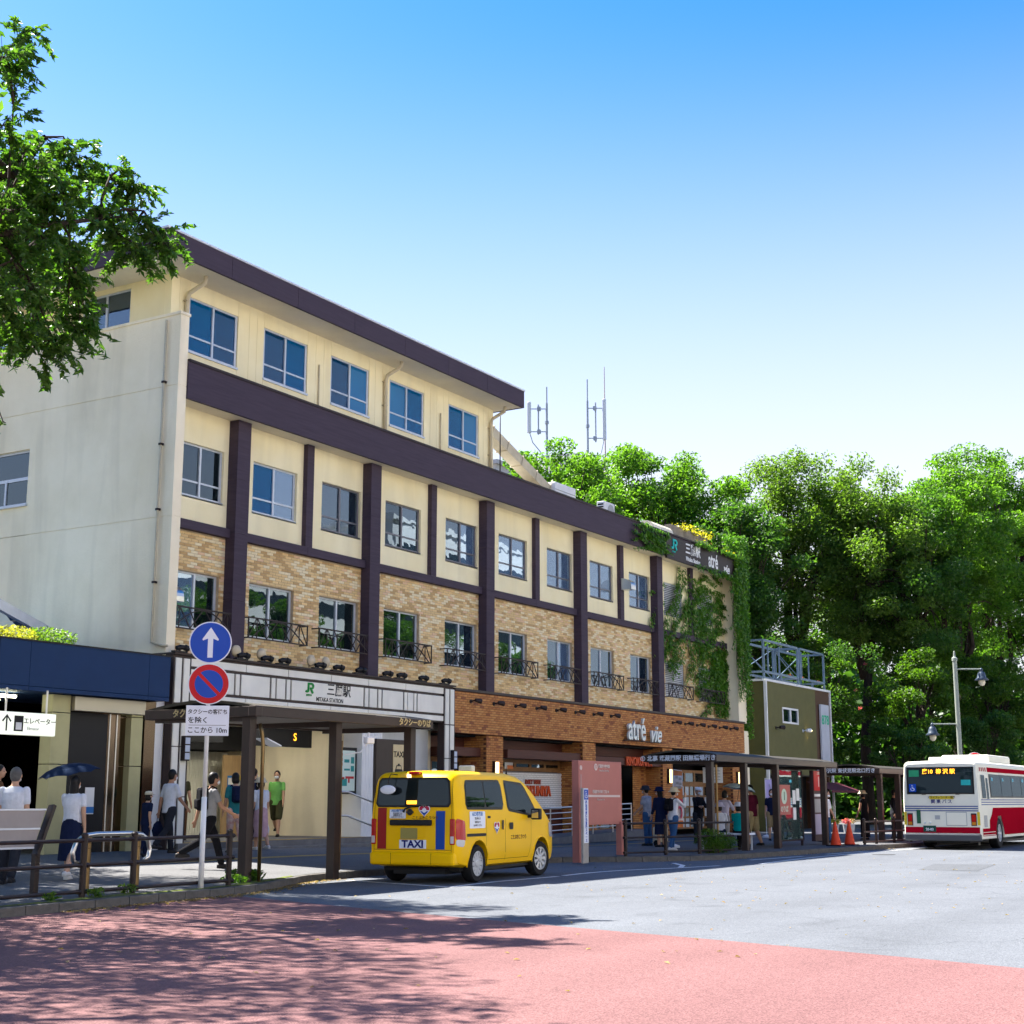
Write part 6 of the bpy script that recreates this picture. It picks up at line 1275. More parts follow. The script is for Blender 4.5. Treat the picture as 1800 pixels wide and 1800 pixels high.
# front bits
q = MB(); q.add([(3.04,-.60,1.70),(3.72,-.70,1.14),(3.72,.70,1.14),(3.04,.60,1.70)],[(0,1,2,3)])
V = []; n = 8
q = MB()
for i in range(9):
    x = 2.92+.80*i/8; z = itp(TOP,x)+.006
    for j in range(n+1): yy = (-1+2*j/n)*(tw(x,z-.13)-.09); V.append((x,yy,z-.02*abs(yy/.7)**3))
q.add(V,[(i*(n+1)+j,(i+1)*(n+1)+j,(i+1)*(n+1)+j+1,i*(n+1)+j+1) for i in range(8) for j in range(n)]); q.build('windscreen', g_car, taxi, smooth=True)
q = MB(); q.bbox(1.95,2.10,-.14,.14,1.865,1.985,.03); q.build('roof_lamp', mat('roof_lamp_white',(0.78,0.72,0.55),.4), taxi)
q = MB(); q.lathe([(.03,0),(.008,.10),(.0,.2)],(2.75,-.45,1.80),8); q.build('aerial', m_plast, taxi)
# rear face
def rear(name, y0,y1,z0,z1, m, off=.006, rad=.04, parent=taxi, ny=28, nz=8, top=None):
    q = MB(); V = []; wd = abs(y1-y0); ht = z1-z0; ru = min(.45,rad/wd); tp = top if top is not None else (y0,y1)
    for i in range(ny+1):
        u = i/ny; e = 0
        if u < ru: e = 1-math.sqrt(max(0,1-((ru-u)/ru)**2))
        if u > 1-ru: e = 1-math.sqrt(max(0,1-((u-1+ru)/ru)**2))
        rv = min(.45,rad/ht)*e
        for j in range(nz+1): v = rv+(1-2*rv)*j/nz; yy = (y0*(1-v)+tp[0]*v)*(1-u)+(y1*(1-v)+tp[1]*v)*u; z = z0+ht*v; V.append((lean(0,z)-off, yy, z))
    q.add(V,[(i*(nz+1)+j,(i+1)*(nz+1)+j,(i+1)*(nz+1)+j+1,i*(nz+1)+j+1) for i in range(ny) for j in range(nz)]); o = q.build(name, m, parent, smooth=True)
    if o.data.polygons[(ny//2)*nz+nz//2].normal.x > 0: o.data.flip_normals()
    return o
q = MB(); q.bbox(-.055,.30,-.80,.80,.30,.52,.05); q.build('rear_bumper', m_yel, taxi, smooth=False)
for yy in (-.38,.38): q = MB(); q.box(-.0575,-.05,yy-.003,yy+.003,.32,.50); q.build('panel_gap', m_seam, taxi)
rear('window_surround',-.72,.72,1.25,1.74,m_rub,.005,.06,top=(-.67,.67)); rw = rear('rear_window',-.69,.69,1.28,1.71,g_car,.010,.05,top=(-.64,.64))
for a,b,c,d in ((-.735,-.728,.50,1.72),(.728,.735,.50,1.72),(-.73,.73,.552,.559)): rear('panel_gap',a,b,c,d,m_seam,.003,0,ny=1)
rear('number_plate_recess',-.22,.34,.72,.94,m_yel,.004,.05); rear('number_plate',-.10,.22,.73,.91,mat('plate_olive',(0.30,0.25,0.07),.5),.014,.01)
q = MB(); q.bbox(-.05,.01,-.37,.42,.95,1.045,.02); q.build('tailgate_handle', m_plast, taxi)
m_srd = mat('stripe_red',(0.30,0.012,0.012),.4); m_sbl = mat('stripe_blue',(0.008,0.055,0.30),.4)
rear('red_stripe',.50,.67,.565,1.24,m_srd,.004,.0); rear('blue_stripe',-.61,-.44,.565,1.19,m_sbl,.004,.0)
q = MB(); q.bbox(.02,.14,-.10,.10,1.79,1.84,.01); q.build('brake_lamp', m_tail, taxi)
BK = Matrix(((0,0,-1),(-1,0,0),(0,1,0)))   # text on the rear face: x -> -y
def rtext(s, size, y, z, m, parent, off=.0, sx=1.0, d=.012, **k): return text(s, size, (lean(0,z)-d, y, z), m, parent, rot=BK, ext=.001, off=off, sx=sx, **k)
pl_ = rear('taxi_panel',-.265,.245,.575,.715,m_sw,.008,.0); m_nb = mat('navy_ink',(0.005,0.012,0.13),.5); rtext('TAXI', .165, -.01, .643, m_nb, pl_, .006, 1.12)
aed = rear('notice_panel',.13,.44,1.065,1.215,m_sw,.007,.01); rtext('AED搭載車', .05, .285, 1.19, m_pb, aed, .001); rtext('緊急時には', .034, .285, 1.145, m_black, aed); rtext('乗務員まで', .034, .285, 1.115, m_black, aed); rtext('お声がけください', .030, .285, 1.085, m_black, aed)
rtext('ことぶきこうつう', .062, -.24, 1.075, mat('ink_brown',(.12,.04,.01),.5), body, .001, d=.010)
def heart(parent, M4, s):
    P_ = [(16*math.sin(t)**3/16, (13*math.cos(t)-5*math.cos(2*t)-2*math.cos(3*t)-math.cos(4*t))/16) for t in np.linspace(0,2*PI,40)[:-1]]
    q = MB(); q.poly([(x*s*1.15,y*s*1.15,0) for x,y in P_],(0,0,.002)); o = q.build('heart_emblem', m_sw, parent); o.matrix_local = M4; fix_normals(o)
    up_ = [(x,y) for x,y in P_ if y > -.15]; q = MB(); q.poly([(x*s,y*s,.002) for x,y in sorted(up_,key=lambda p: math.atan2(p[1]-.1,p[0]))],(0,0,.001)); fix_normals(q.build('pink_half', mat('emblem_crimson',(.42,.02,.06),.5), o))
    lo = [(x,y) for x,y in P_ if y <= -.15]; q = MB(); q.poly([(x*s,y*s,.0022) for x,y in sorted(lo,key=lambda p: math.atan2(p[1]+.4,p[0]))],(0,0,.001)); fix_normals(q.build('blue_half', m_sbl, o))
    q = MB(); q.lathe([(s*.42,.0034),(s*.42,.0042)],(0,.0,0),20); q.build('white_centre', m_sw, o)
M4 = BK.to_4x4(); M4.translation = Vector((lean(0,1.2)-.010,-.22,1.20)); heart(body,M4,.095)
q = MB(); q.lathe([(.055,-.012),(.055,-.02),(.042,-.022),(.042,-.012)],(0,.045,1.17),20,'x'); q.box(-.024,-.014,-.025,.115,1.158,1.182); q.build('maker_badge', mat('badge_dark',(0.05,0.05,0.05),.3,metal=.8), taxi)
q = MB(); q.tube([(-.03,.16,1.17),(-.04,.13,1.22),(-.03,-.02,1.27),(-.012,-.30,1.28)],[.02,.016,.012,.008],6); q.build('rear_wiper', m_plast, taxi)
q = MB(); q.bbox(.0,.03,-.12,.06,1.30,1.36,.003); lb_ = q.build('vacancy_display', mat('display_orange',(0.6,0.22,0.02),.5,emit=(1,.4,.03),estr=.5), taxi); lb_.location = (-.018,.05,0)
# rear view mirror on the upper left of the tailgate
q = MB(); q.tube([(.10,.36,1.79),(-.05,.40,1.80),(-.10,.42,1.70),(-.09,.43,1.60)],.008,6); rm_ = q.build('rear_corner_mirror', m_plast, taxi); q = MB(); q.ell((-.095,.43,1.54),(.02,.15,.075),16,10); q.build('mirror_bowl', m_sw, rm_, smooth=True)
# side lettering on the right side
STX = FRONT
def stext(s, size, x, z, m, parent, **k): return text(s, size, (x,-(tw(x,z)+.008),z), m, parent, rot=STX, ext=.0008, **k)
sp_ = side_patch('notice_panel', ((.44,.90),(1.04,.90),(1.04,1.18),(.44,1.18)), m_sw, .006, -1, .01); stext('AED搭載車', .085, .74, 1.13, m_pb, sp_, off=.001); stext('緊急時には', .045, .74, 1.06, m_black, sp_); stext('乗務員まで', .045, .74, 1.0, m_black, sp_); stext('お声がけください', .04, .74, .945, m_black, sp_)
stext('ことぶきこうつう', .085, 2.42, .72, mat('ink_brown',(.1,.05,.02),.5), body, off=.002); side_patch('small_print', ((1.14,1.06),(1.26,1.06),(1.26,1.10),(1.14,1.10)), m_plast, .004, -1, 0, nx=2, nz=1)
M4 = STX.to_4x4(); M4.translation = Vector((1.50,-(tw(1.5,.9)+.008),.91)); heart(body,M4,.10)
taxi.scale = (1.05,1.05,1.05)
# --- bus. local x rear 0 -> front 10.4
BX, BY = 19.4, -12.22
bus = thing('city_bus', (BX,BY,0), math.radians(.5), 'white and red city bus seen from behind at the right edge', 'bus')
m_bw = mat('bus_cream',(0.74,0.72,0.60),.4,.05,2); m_br = mat('bus_red',(0.34,0.005,0.018),.6,.06,2,spec=.0); m_bb = mat('bus_stripe_blue',(0.01,0.05,0.24),.4); m_bg = glass('bus_glass',(0.2,0.28,0.28),.0,.0,(0.012,0.022,0.026),gc=.4)
BL, BWd, BT = 10.4, 1.15, 2.62
def bw(x,z): return BWd-(0 if z < 1.4 else .07*((z-1.4)/1.2)**1.5)-(.05*((.12-x)/.12)**2 if x < .12 else 0)
def blean(z): return .05*max(0,(z-1.2)/1.4)**1.5
secs = []
for x in [0,.03,.08,.15,.3,1,2,4,6,8,10,10.25,10.35,10.4]:
    en = .0
    if x < .15: en = .08*((.15-x)/.15)**2
    if x > 10.25: en = .08*((x-10.25)/.15)**2
    zt = BT-en; rr = .14; half = [(bw(x,.3),.32)]+[(bw(x,z),z) for z in (.5,.8,1.1,1.4,1.7,2.0,2.3,zt-rr)]
    w1 = bw(x,zt-rr)
    for k in range(1,6): a = PI/2*k/5; half.append((w1-rr+rr*math.cos(a), zt-rr+(rr-.03)*math.sin(a)))
    half.append((0,zt)); secs.append([(x+blean(z)*max(0,1-x),w,z) for w,z in half]+[(x+blean(z)*max(0,1-x),-w,z) for w,z in reversed(half[:-1])])
bb = loft(secs,'body',m_bw,bus)
BR, BRA, BFA = .46, 2.35, 7.6
cs = []
for ax in (BRA,BFA):
    for s in (1,-1): q = MB(); q.lathe([(BR+.07,.75*s),(BR+.07,1.5*s)],(ax,0,BR),36,'y'); c = q.build('cutter',m_bw); c.parent = bus; fix_normals(c); cs.append(c)
cut(bb,cs); autosmooth(bb,32)
q = MB(); q.box(.5,9.8,-1.0,1.0,.34,.7); q.box(.4,9.6,-.7,.7,.2,.36); q.build('underbody', m_plast, bus)
for s in (-1,1):
    for ax in (BRA,BFA): wheel(bus,ax,s*1.0,BR,.27,s,spokes=8,rimr=.58)
def bside(name,x0,x1,z0,z1,m,off=.004,s=-1,parent=bus):
    q = MB(); n = 8; V = []
    for i in range(5):
        x = x0+(x1-x0)*i/4
        for j in range(n+1): z = z0+(z1-z0)*j/n; V.append((x+blean(z)*max(0,1-x),s*(bw(x,z)+off),z))
    q.add(V,[(i*(n+1)+j,(i+1)*(n+1)+j,(i+1)*(n+1)+j+1,i*(n+1)+j+1) for i in range(4) for j in range(n)]); o = q.build(name,m,parent,smooth=True)
    if (o.data.polygons[8].normal.y > 0) != (s > 0): o.data.flip_normals()
    return o
def brear(name,y0,y1,z0,z1,m,off=.004,parent=bus):
    q = MB(); n = 6; V = []
    for i in range(3):
        yy = y0+(y1-y0)*i/2
        for j in range(n+1): z = z0+(z1-z0)*j/n; V.append((blean(z)-off,yy,z))
    q.add(V,[(i*(n+1)+j,(i+1)*(n+1)+j,(i+1)*(n+1)+j+1,i*(n+1)+j+1) for i in range(2) for j in range(n)]); o = q.build(name,m,parent)
    if o.data.polygons[0].normal.x > 0: o.data.flip_normals()
    return o
for s in (-1,1):
    # red lower panel with slanted start at the rear
    q = MB(); V = [(1.0,.50),(1.05,.85),(1.35,1.02),(1.55,1.22),(10.2,1.22),(10.2,.40),(BFA+.56,.40),(BFA+.5,.62),(BFA+.2,.95),(BFA-.2,.95),(BFA-.5,.62),(BFA-.56,.40),(BRA+.56,.40),(BRA+.50,.62),(BRA+.2,.97),(BRA-.2,.97),(BRA-.5,.62),(BRA-.56,.40),(1.0,.40)]
    q.poly([(x,s*(BWd+.001),z) for x,z in V],(0,s*.004,0)); fix_normals(q.build('red_panel', m_br, bus))
    bside('red_panel',.12,1.0,.40,.62,m_br,.005,s)
    for z in (1.30,1.37,1.44): bside('blue_stripe',.12,10.2,z,z+.028,m_bb,.005,s)
    for z in (.50,.42): bside('white_line',.14,10.2 if False else 1.7,z,z+.018,m_bw,.008,s)
    bside('roof_red_band',1.25,10.2,2.28,2.42,m_br,.006,s); 
    for k in range(4): bside('roof_red_dash',.25+.24*k,.37+.24*k,2.29,2.41,m_br,.006,s)
    bside('window_band',1.35,10.1,1.52,2.22,m_rub,.005,s)
    for k in range(6): bside('side_window',1.45+1.44*k,2.84+1.44*k,1.56,2.19,m_bg,.012,s)
    bside('side_window',.30,.78,1.50,2.18,m_bg,.010,s); bside('side_window',.92,1.16,1.48,2.10,m_bg,.010,s)
    for k in range(6): bside('window_label',1.62+1.44*k,1.82+1.44*k,2.02,2.12,mat('label_cyan',(0.1,.4,.5),.5),.016,s)
    q = MB(); q.bar((1.28,s*(BWd+.004),1.05),(1.28,s*(BWd+.004),1.06),.01); bside('vent_grille',.35,.75,.66,1.0,m_pg,.006,s)
brear('window_surround',-1.0,1.0,1.62,2.42,m_rub,.006); bwn = brear('rear_window',-.95,.95,1.66,2.38,m_bg,.012)
m_led = mat('led_orange',(.9,.35,.02),.5,emit=(1,.35,.02),estr=.6)
def btext(s,size,y,z,m,parent,off=.0,d=.016,**k): return text(s,size,(blean(z)-d,y,z),m,parent,rot=BK,ext=.001,off=off,**k)
brear('route_display',-.45,.52,2.20,2.36,m_black,.015,bwn); btext('鷹10  柳 沢 駅', .16, .03, 2.28, m_led, bwn, .002, d=.02)
brear('green_sticker',.62,.92,2.14,2.33,mat('sticker_green',(0.02,.25,.12),.5),.015,bwn); brear('teal_sticker',-.90,-.62,1.88,2.04,mat('sticker_teal',(.02,.35,.35),.5),.015,bwn)
wq = brear('wheelchair_sticker',.72,.93,1.69,1.92,m_sb,.015,bwn); wheelchair(wq,(blean(1.8)-.017,.83,1.79),.16,BK)
yq = brear('yellow_notice',-.38,.34,1.475,1.57,m_py,.006); btext('ドライブレコーダー搭載', .075, -.02, 1.523, m_black, yq, .001); btext('関 東 バ ス', .13, -.02, 1.40, m_nb, bb, .002)
for z in (1.25,1.185,1.12): brear('blue_stripe',-1.08,1.08,z,z+.028,m_bb,.004)
brear('red_band',-1.10,1.10,.48,.66,m_br,.005); q = MB(); q.bbox(-.07,.25,-1.13,1.13,.26,.47,.04); q.build('rear_bumper', mat('bumper_grey',(0.06,0.065,0.075),.5), bus); brear('bumper_line',-1.10,1.10,.468,.484,m_bw,.006)
for s in (1,-1):
    q = MB(); q.bbox(-.02,.02,min(s*.86,s*1.02),max(s*.86,s*1.02),.70,1.06,.008); tl_ = q.build('tail_lamp', m_iron, bus); q = MB(); q.box(-.026,-.02,min(s*.88,s*1.0),max(s*.88,s*1.0),.82,1.02); q.build('red_lens', m_tail, tl_); q = MB(); q.box(-.026,-.02,min(s*.88,s*1.0),max(s*.88,s*1.0),.72,.81); q.build('amber_lens', mat('lens_amber',(.5,.18,.02),.2), tl_)
    yy = brear('yellow_strip',s*1.04 if s > 0 else -1.12,s*1.12 if s > 0 else -1.04,.72,1.10,m_py,.002)
brear('green_grille',.62,.74,.76,1.16,mat('grille_green',(.02,.10,.05),.5),.008); q = MB(); q.bbox(-.012,.02,-.72,-.15,.72,1.08,.006); q.build('access_panel', m_bw, bus); brear('panel_outline',-.74,-.13,.70,1.10,m_pg,.003); brear('small_panel',.05,.20,.88,1.0,m_pg,.003)
npq = brear('number_plate',.18,.56,.52,.70,mat('plate_green',(0.01,0.06,0.045),.5),.012); btext('20-03', .10, .37, .59, m_sw, npq, .002, d=.016)
for yy in (.50,.34): q = MB(); q.lathe([(.02,-.05),(.03,-.01)],(0,yy,.78),10,'x'); q.build('lamp_stub', m_alu, bus)
q = MB(); q.bbox(.35,1.3,-.4,.4,2.60,2.72,.04); q.build('roof_vent', m_bw, bus); q = MB(); q.bbox(3.2,6.2,-.75,.75,2.58,2.86,.06); q.build('air_conditioning_unit', m_bw, bus)
for yy in (-.5,.5): q = MB(); q.box(.0,.03,yy-.06,yy+.06,1.60,1.615); q.build('window_hinge', m_iron, bus)
# ------------------------------------------------------------ people
PEND = []
def remesh(o, vs, dec=.45, it=3):
    a = o.modifiers.new('r','REMESH'); a.mode = 'VOXEL'; a.voxel_size = vs; a.use_smooth_shade = True
    b = o.modifiers.new('s','SMOOTH'); b.factor = .5; b.iterations = it
    c = o.modifiers.new('d','DECIMATE'); c.ratio = dec; PEND.append(o); return o
def rings(mb, R_, n=14):
    """R_: (centre, rx, ry) ellipses stacked, closed"""
    v = []; f = []
    for c,rx,ry in R_:
        for j in range(n): a = 2*PI*j/n; v.append((c[0]+rx*math.cos(a), c[1]+ry*math.sin(a), c[2]))
    k = len(R_)
    for i in range(k-1):
        for j in range(n): f.append((i*n+j,i*n+(j+1)%n,(i+1)*n+(j+1)%n,(i+1)*n+j))
    f += [tuple(range(n-1,-1,-1)), tuple((k-1)*n+j for j in range(n))]; mb.add(v,f)
def limb(mb, pts, rs, n=12):
    mb.tube(pts, rs, n)
    for p,r in zip(pts,rs): mb.ell(p,(r,r,r),10,6)
SKIN = [mat('skin_light',(0.50,0.29,0.19),.55,.08,8), mat('skin_tan',(0.40,0.215,0.135),.55,.08,8)]
def cloth(name, c, var=.18, pat=None): return mat('cloth_'+name, c, .95, var, 9, .25, 30, col2=pat, spec=.06)
m_hair = mat('hair_black',(0.010,0.009,0.009),.5,.3,20); m_hairg = mat('hair_grey',(0.12,0.115,0.11),.6,.3,20); m_shoe_d = mat('shoe_dark',(0.02,0.018,0.018),.6); m_shoe_w = mat('shoe_white',(0.58,0.57,0.55),.6); m_eye = mat('eye_dark',(0.01,0.01,0.01),.3); m_lip = mat('lip',(0.30,0.11,0.09),.5); m_mask = mat('face_mask',(0.70,0.72,0.76),.8)
def person(x, y, hd, label, top, bottom, H=1.68, stride=0.0, arms=(10,-10), elb=(15,15), abd=(6,6), lean=3, sit=False, hair='short', hairm=None, sleeve=.55, long=1.0, skirt=False, shoes=None, hat=None, mask=True, z=None, skin=0, vox=.013, build=1.0, headyaw=0, group='people around the station entrance', tail=.0):
    zg = walk_z(x,y) if z is None else z; t = thing('person',(x,y,zg),hd,label,'person',group); S = H/1.70; sk = SKIN[skin]; v = vox
    hip = Vector((0,0,.92)); sp_ = math.radians(lean)
    def up(h): return hip+Vector((math.sin(sp_)*h,0,math.cos(sp_)*h))
    legs = []
    for s,sg in ((1,1),(-1,-1)):
        a = math.radians(stride*sg); k = math.radians(6+(stride*.9 if sg < 0 else 4) if stride else 3)
        if stride and sg*stride < 0: k = math.radians(8+abs(stride)*1.1)
        if sit: a = math.radians(86); k = math.radians(84)
        h = hip+Vector((0,s*.088*build,-.03)); kn = h+Vector((math.sin(a),0,-math.cos(a)))*.42; an = kn+Vector((math.sin(a-k),0,-math.cos(a-k)))*.41; legs.append((h,kn,an,a-k))
    low = min(l[2].z for l in legs)-.075; dz = -low
    sh_z = up(.458); arm = []
    for i,(s,sg) in enumerate(((1,0),(-1,1))):
        p = math.radians(arms[i]); e = math.radians(elb[i]); b = math.radians(abd[i]); s0 = sh_z+Vector((0,s*.162*build,-.015)); d = Vector((math.sin(p),s*math.sin(b),-math.cos(p))).normalized(); el = s0+d*.285
        d2 = Vector((math.sin(p+e),s*math.sin(b)*(.3 if e > .6 else .8),-math.cos(p+e))).normalized(); wr = el+d2*.245; arm.append((s0,el,wr,d2,s))
    hc = up(.665)+Vector((.03,0,0)); nb = up(.52)
    def fin(o): o.scale = (S,S,S); o.location = (0,0,dz*S); return o
    B = build
    # body: one continuous skin
    b_ = MB()
    rings(b_,[((hip.x,0,hip.z-.10),.10*B,.15*B),((hip.x,0,hip.z),.105*B,.155*B),(up(.14),.088*B,.125*B),(up(.30),.105*B,.15*B),(up(.41),.10*B,.155*B),(up(.47),.07,.12),(up(.52),.055,.06)])
    limb(b_,[nb-Vector((0,0,.04)),up(.60)+Vector((.012,0,0))],[.056,.052])
    b_.ell(hc,(.095,.078,.115),14,10); b_.ell(hc+Vector((.03,0,-.055)),(.062,.058,.062),12,8)
    b_.tube([hc+Vector((.088,0,.02)),hc+Vector((.108,0,-.018)),hc+Vector((.09,0,-.03))],[.008,.016,.008],6)
    for s in (1,-1): b_.ell(hc+Vector((-.005,s*.08,-.005)),(.02,.012,.032),8,6)
    for h,kn,an,fa in legs: limb(b_,[h,h+(kn-h)*.5,kn,kn+(an-kn)*.35,an],[.085*B,.072*B,.055*B,.056*B,.038]); 
    for h,kn,an,fa in legs: limb(b_,[an+Vector((-.035,0,-.035)),an+Vector((.06,0,-.045)),an+Vector((.14,0,-.055))],[.034,.036,.026])
    for s0,el,wr,d2,s in arm:
        limb(b_,[s0,el,wr],[.048*B,.040,.028]); ctr = wr+d2*.045; b_.ell(ctr,(.036,.022,.036),10,6); side = Vector((0,1,0)); fwd = d2.cross(side).normalized()
        for q,(oy,ln) in enumerate(((-.024,.062),(-.008,.074),(.008,.070),(.024,.055))): p0 = wr+d2*.07+fwd*oy; b_.tube([p0,p0+d2*ln*.55,p0+d2*ln+Vector((0,-s*.018,0))],[.0105,.010,.008],6)
        p0 = wr+d2*.025+fwd*(-.03); b_.tube([p0,p0+d2*.04-fwd*.022,p0+d2*.068-fwd*.026],[.012,.011,.008],6)
    fin(remesh(b_.build('body', sk, t), v*.9, .5, 2))
    # top garment
    g = 1.0; q = MB(); e_ = .022
    if skirt or sit: lo = [(up(-.02),.118*B,.168*B)]
    else: lo = [((hip.x,0,hip.z-.10-.0),.125*B,.172*B),(up(-.02),.120*B,.168*B)]
    rings(q, lo+[(up(.14),.110*B,.150*B),(up(.30),.128*B,.172*B),(up(.41),.118*B,.172*B),(up(.47),.088,.145),(up(.505),.066,.078)])
    for s0,el,wr,d2,s in arm:
        L_ = sleeve; pts = [s0,s0+(el-s0)*min(1,L_*1.0)] if L_ <= 1 else [s0,el,el+(wr-el)*min(1,L_-1)]; limb(q, pts, [.057*B,.056*B] if L_ <= 1 else [.056*B,.052,.042])
    fin(remesh(q.build('shirt', top, t), v, .5, 2))
    if tail: 
        pass
    # lower garment
    q = MB()
    if skirt:
        wz = hip.z-.42*long*1.25; sw = math.sin(math.radians(abs(stride)))*.25
        rings(q,[((hip.x,0,hip.z+.10),.105*B,.14*B),((hip.x,0,hip.z-.03),.13*B,.175*B),((0,0,hip.z-.25),.15*B+sw*.4,.19*B),((0,0,wz),.16*B+sw,.20*B)])
    else:
        rings(q,[((hip.x,0,hip.z-.12),.108*B,.16*B),((hip.x,0,hip.z-.02),.118*B,.166*B),((hip.x,0,hip.z+.08),.106*B,.146*B)])
        for h,kn,an,fa in legs:
            if long >= .95: limb(q,[h,h+(kn-h)*.5,kn,kn+(an-kn)*.5,an+(kn-an)*.06],[.102*B,.090*B,.072*B,.066*B,.060])
            elif long >= .7: limb(q,[h,h+(kn-h)*.5,kn,kn+(an-kn)*.5],[.102*B,.090*B,.074*B,.066])
            else: limb(q,[h,h+(kn-h)*.5,kn+(h-kn)*.04],[.108*B,.100*B,.092*B])
    fin(remesh(q.build('skirt' if skirt else 'trousers', bottom, t), v, .5, 2))
    for h,kn,an,fa in legs:
        q = MB(); limb(q,[an+Vector((-.045,0,-.038)),an+Vector((.06,0,-.042)),an+Vector((.15,0,-.05))],[.044,.046,.034]); q.box(an.x-.08,an.x+.18,an.y-.036,an.y+.036,an.z-.078,an.z-.062); fin(remesh(q.build('shoe', shoes or m_shoe_d, t), v, .5, 1))
    # hair
    hm = hairm or m_hair; q = MB(); q.ell(hc+Vector((-.018,0,.022)),(.100,.088,.110),14,10)
    if hair == 'long': q.ell(hc+Vector((-.055,0,-.09)),(.062,.085,.16),12,8); q.ell(hc+Vector((-.07,0,-.17)),(.045,.075,.12),12,8)
    elif hair == 'bob': q.ell(hc+Vector((-.03,0,-.04)),(.085,.092,.10),12,8)
    else: q.ell(hc+Vector((-.045,0,-.025)),(.062,.078,.075),12,8)
    hr = fin(remesh(q.build('hair', hm, t), v*.9, .5, 1))
    hw = []
    for s in (1,-1): q = MB(); q.ell(hc+Vector((.083,s*.032,.005)),(.010,.015,.008),8,6); fin(q.build('eye', m_eye, t))
    if mask: q = MB(); q.ell(hc+Vector((.062,0,-.052)),(.050,.064,.044),12,8); fin(q.build('face_mask', m_mask, t, smooth=True))
    else: q = MB(); q.ell(hc+Vector((.084,0,-.062)),(.012,.026,.008),8,6); fin(q.build('mouth', m_lip, t))
    if hat:
        kind,hmm = hat; q = MB(); c = hc+Vector((-.012,0,.052))
        if kind == 'bucket': q.lathe([(.175,-.045),(.172,-.035),(.118,.005),(.108,.06),(.085,.085),(.02,.092)],c,18)
        elif kind == 'sun': q.lathe([(.22,-.03),(.215,-.02),(.115,.012),(.110,.06),(.085,.09),(.02,.098)],c,18)
        else: q.lathe([(.112,-.01),(.108,.04),(.085,.078),(.02,.09)],c,18); q.add([c+Vector((.08,-.07,.0)),c+Vector((.19,-.05,-.015)),c+Vector((.19,.05,-.015)),c+Vector((.08,.07,.0))],[(0,1,2,3)])
        fin(q.build('hat', hmm, t, smooth=True))
    M0 = Matrix.Translation((x,y,zg)) @ Matrix.Rotation(hd,4,'Z') @ Matrix.Translation((0,0,dz*S)) @ Matrix.Scale(S,4)
    t_info = {'obj':t,'M':M0,'hands':[M0 @ (a_[2]+a_[3]*.09) for a_ in arm],'back':M0 @ (up(.32)+Vector((-.16,0,0))),'head':M0 @ hc,'hd':hd,'seat':M0 @ hip}
    return t_info
R = math.radians
c_white = cloth('white',(0.66,0.68,0.74)); c_cream = cloth('cream',(0.62,0.56,0.42)); c_navy = cloth('navy',(0.012,0.018,0.05)); c_black = cloth('black',(0.012,0.012,0.015)); c_char = cloth('charcoal',(0.03,0.032,0.04)); c_grey = cloth('grey',(0.28,0.28,0.29)); c_pink = cloth('pink',(0.52,0.33,0.36)); c_teal = cloth('teal',(0.03,0.20,0.22)); c_teal2 = cloth('bright_teal',(0.0,0.32,0.32)); c_green = cloth('green',(0.20,0.52,0.13)); c_maroon = cloth('maroon',(0.10,0.012,0.03)); c_khaki = cloth('khaki',(0.33,0.25,0.13)); c_denim = cloth('denim',(0.04,0.10,0.22)); c_patt = cloth('pink_pattern',(0.50,0.25,0.22),pat=(0.62,0.50,0.44)); c_lav = cloth('lavender',(0.42,0.40,0.52)); c_yel = cloth('yellow',(0.62,0.45,0.02)); c_olive = cloth('olive',(0.06,0.06,0.03)); c_brown = cloth('brown',(0.12,0.06,0.03)); c_sage = cloth('sage',(0.16,0.30,0.20))
p1 = person(-9.9,-6.25,R(35),'grey-haired man in white shirt behind the slanted board',c_white,c_char,1.70,hair='short',hairm=m_hairg,sleeve=.6,stride=8,build=1.08,arms=(5,-5),vox=.012)
p0 = person(-10.95,-5.7,R(20),'person in white shirt cut off by the left picture edge',c_white,c_denim,1.66,sleeve=.6,stride=10)
p2 = person(-8.6,-6.1,R(25),'woman in white top and long navy skirt under the dark umbrella',c_white,c_navy,1.60,skirt=True,long=1.15,hair='long',sleeve=.5,stride=14,arms=(28,-8),elb=(95,10),abd=(4,8),shoes=m_shoe_w,vox=.012)
p3 = person(-6.9,-2.2,R(-60),'man in dark brown jacket standing inside the lift hall shade',c_brown,c_char,1.72,mask=False,sleeve=1.9)
p4 = person(-3.2,-2.3,R(-10),'child in navy clothes and pale cap by the lift door',c_navy,c_navy,1.28,hat=('cap',c_cream),hair='bob',stride=10)
p5 = person(-2.0,-1.75,R(-5),'man in white shirt and black trousers walking past the lift hall',c_white,c_char,1.74,stride=17,sleeve=.7,arms=(-16,20),elb=(10,25),skin=1)
p6 = person(-4.5,-5.2,R(-25),'man in grey tee striding behind the sign pole with a backpack',c_grey,c_black,1.78,stride=26,arms=(-28,25),elb=(15,35),skin=1)
p7 = person(-.55,-2.3,R(60),'person in teal tee and pink patterned trousers near the canopy post',c_teal,c_patt,1.70,hair='bob',stride=10,sleeve=.6)
p8 = person(1.2,1.0,R(-120),'figure in dark clothes inside the entrance, left of the sign pole',c_olive,c_brown,1.66,z=.5,stride=10,hair='bob')
e1 = person(1.05,-1.65,R(70),'woman in straw hat, white blouse and pink skirt at the entrance steps',c_white,c_pink,1.60,skirt=True,long=1.2,hat=('bucket',c_cream),hair='bob',stride=8,sleeve=.7,shoes=m_shoe_w,arms=(0,4),vox=.012)
e2 = person(3.2,.5,R(15),'man in black tee with backpack inside the station entrance',c_black,c_black,1.72,z=.5,stride=14)
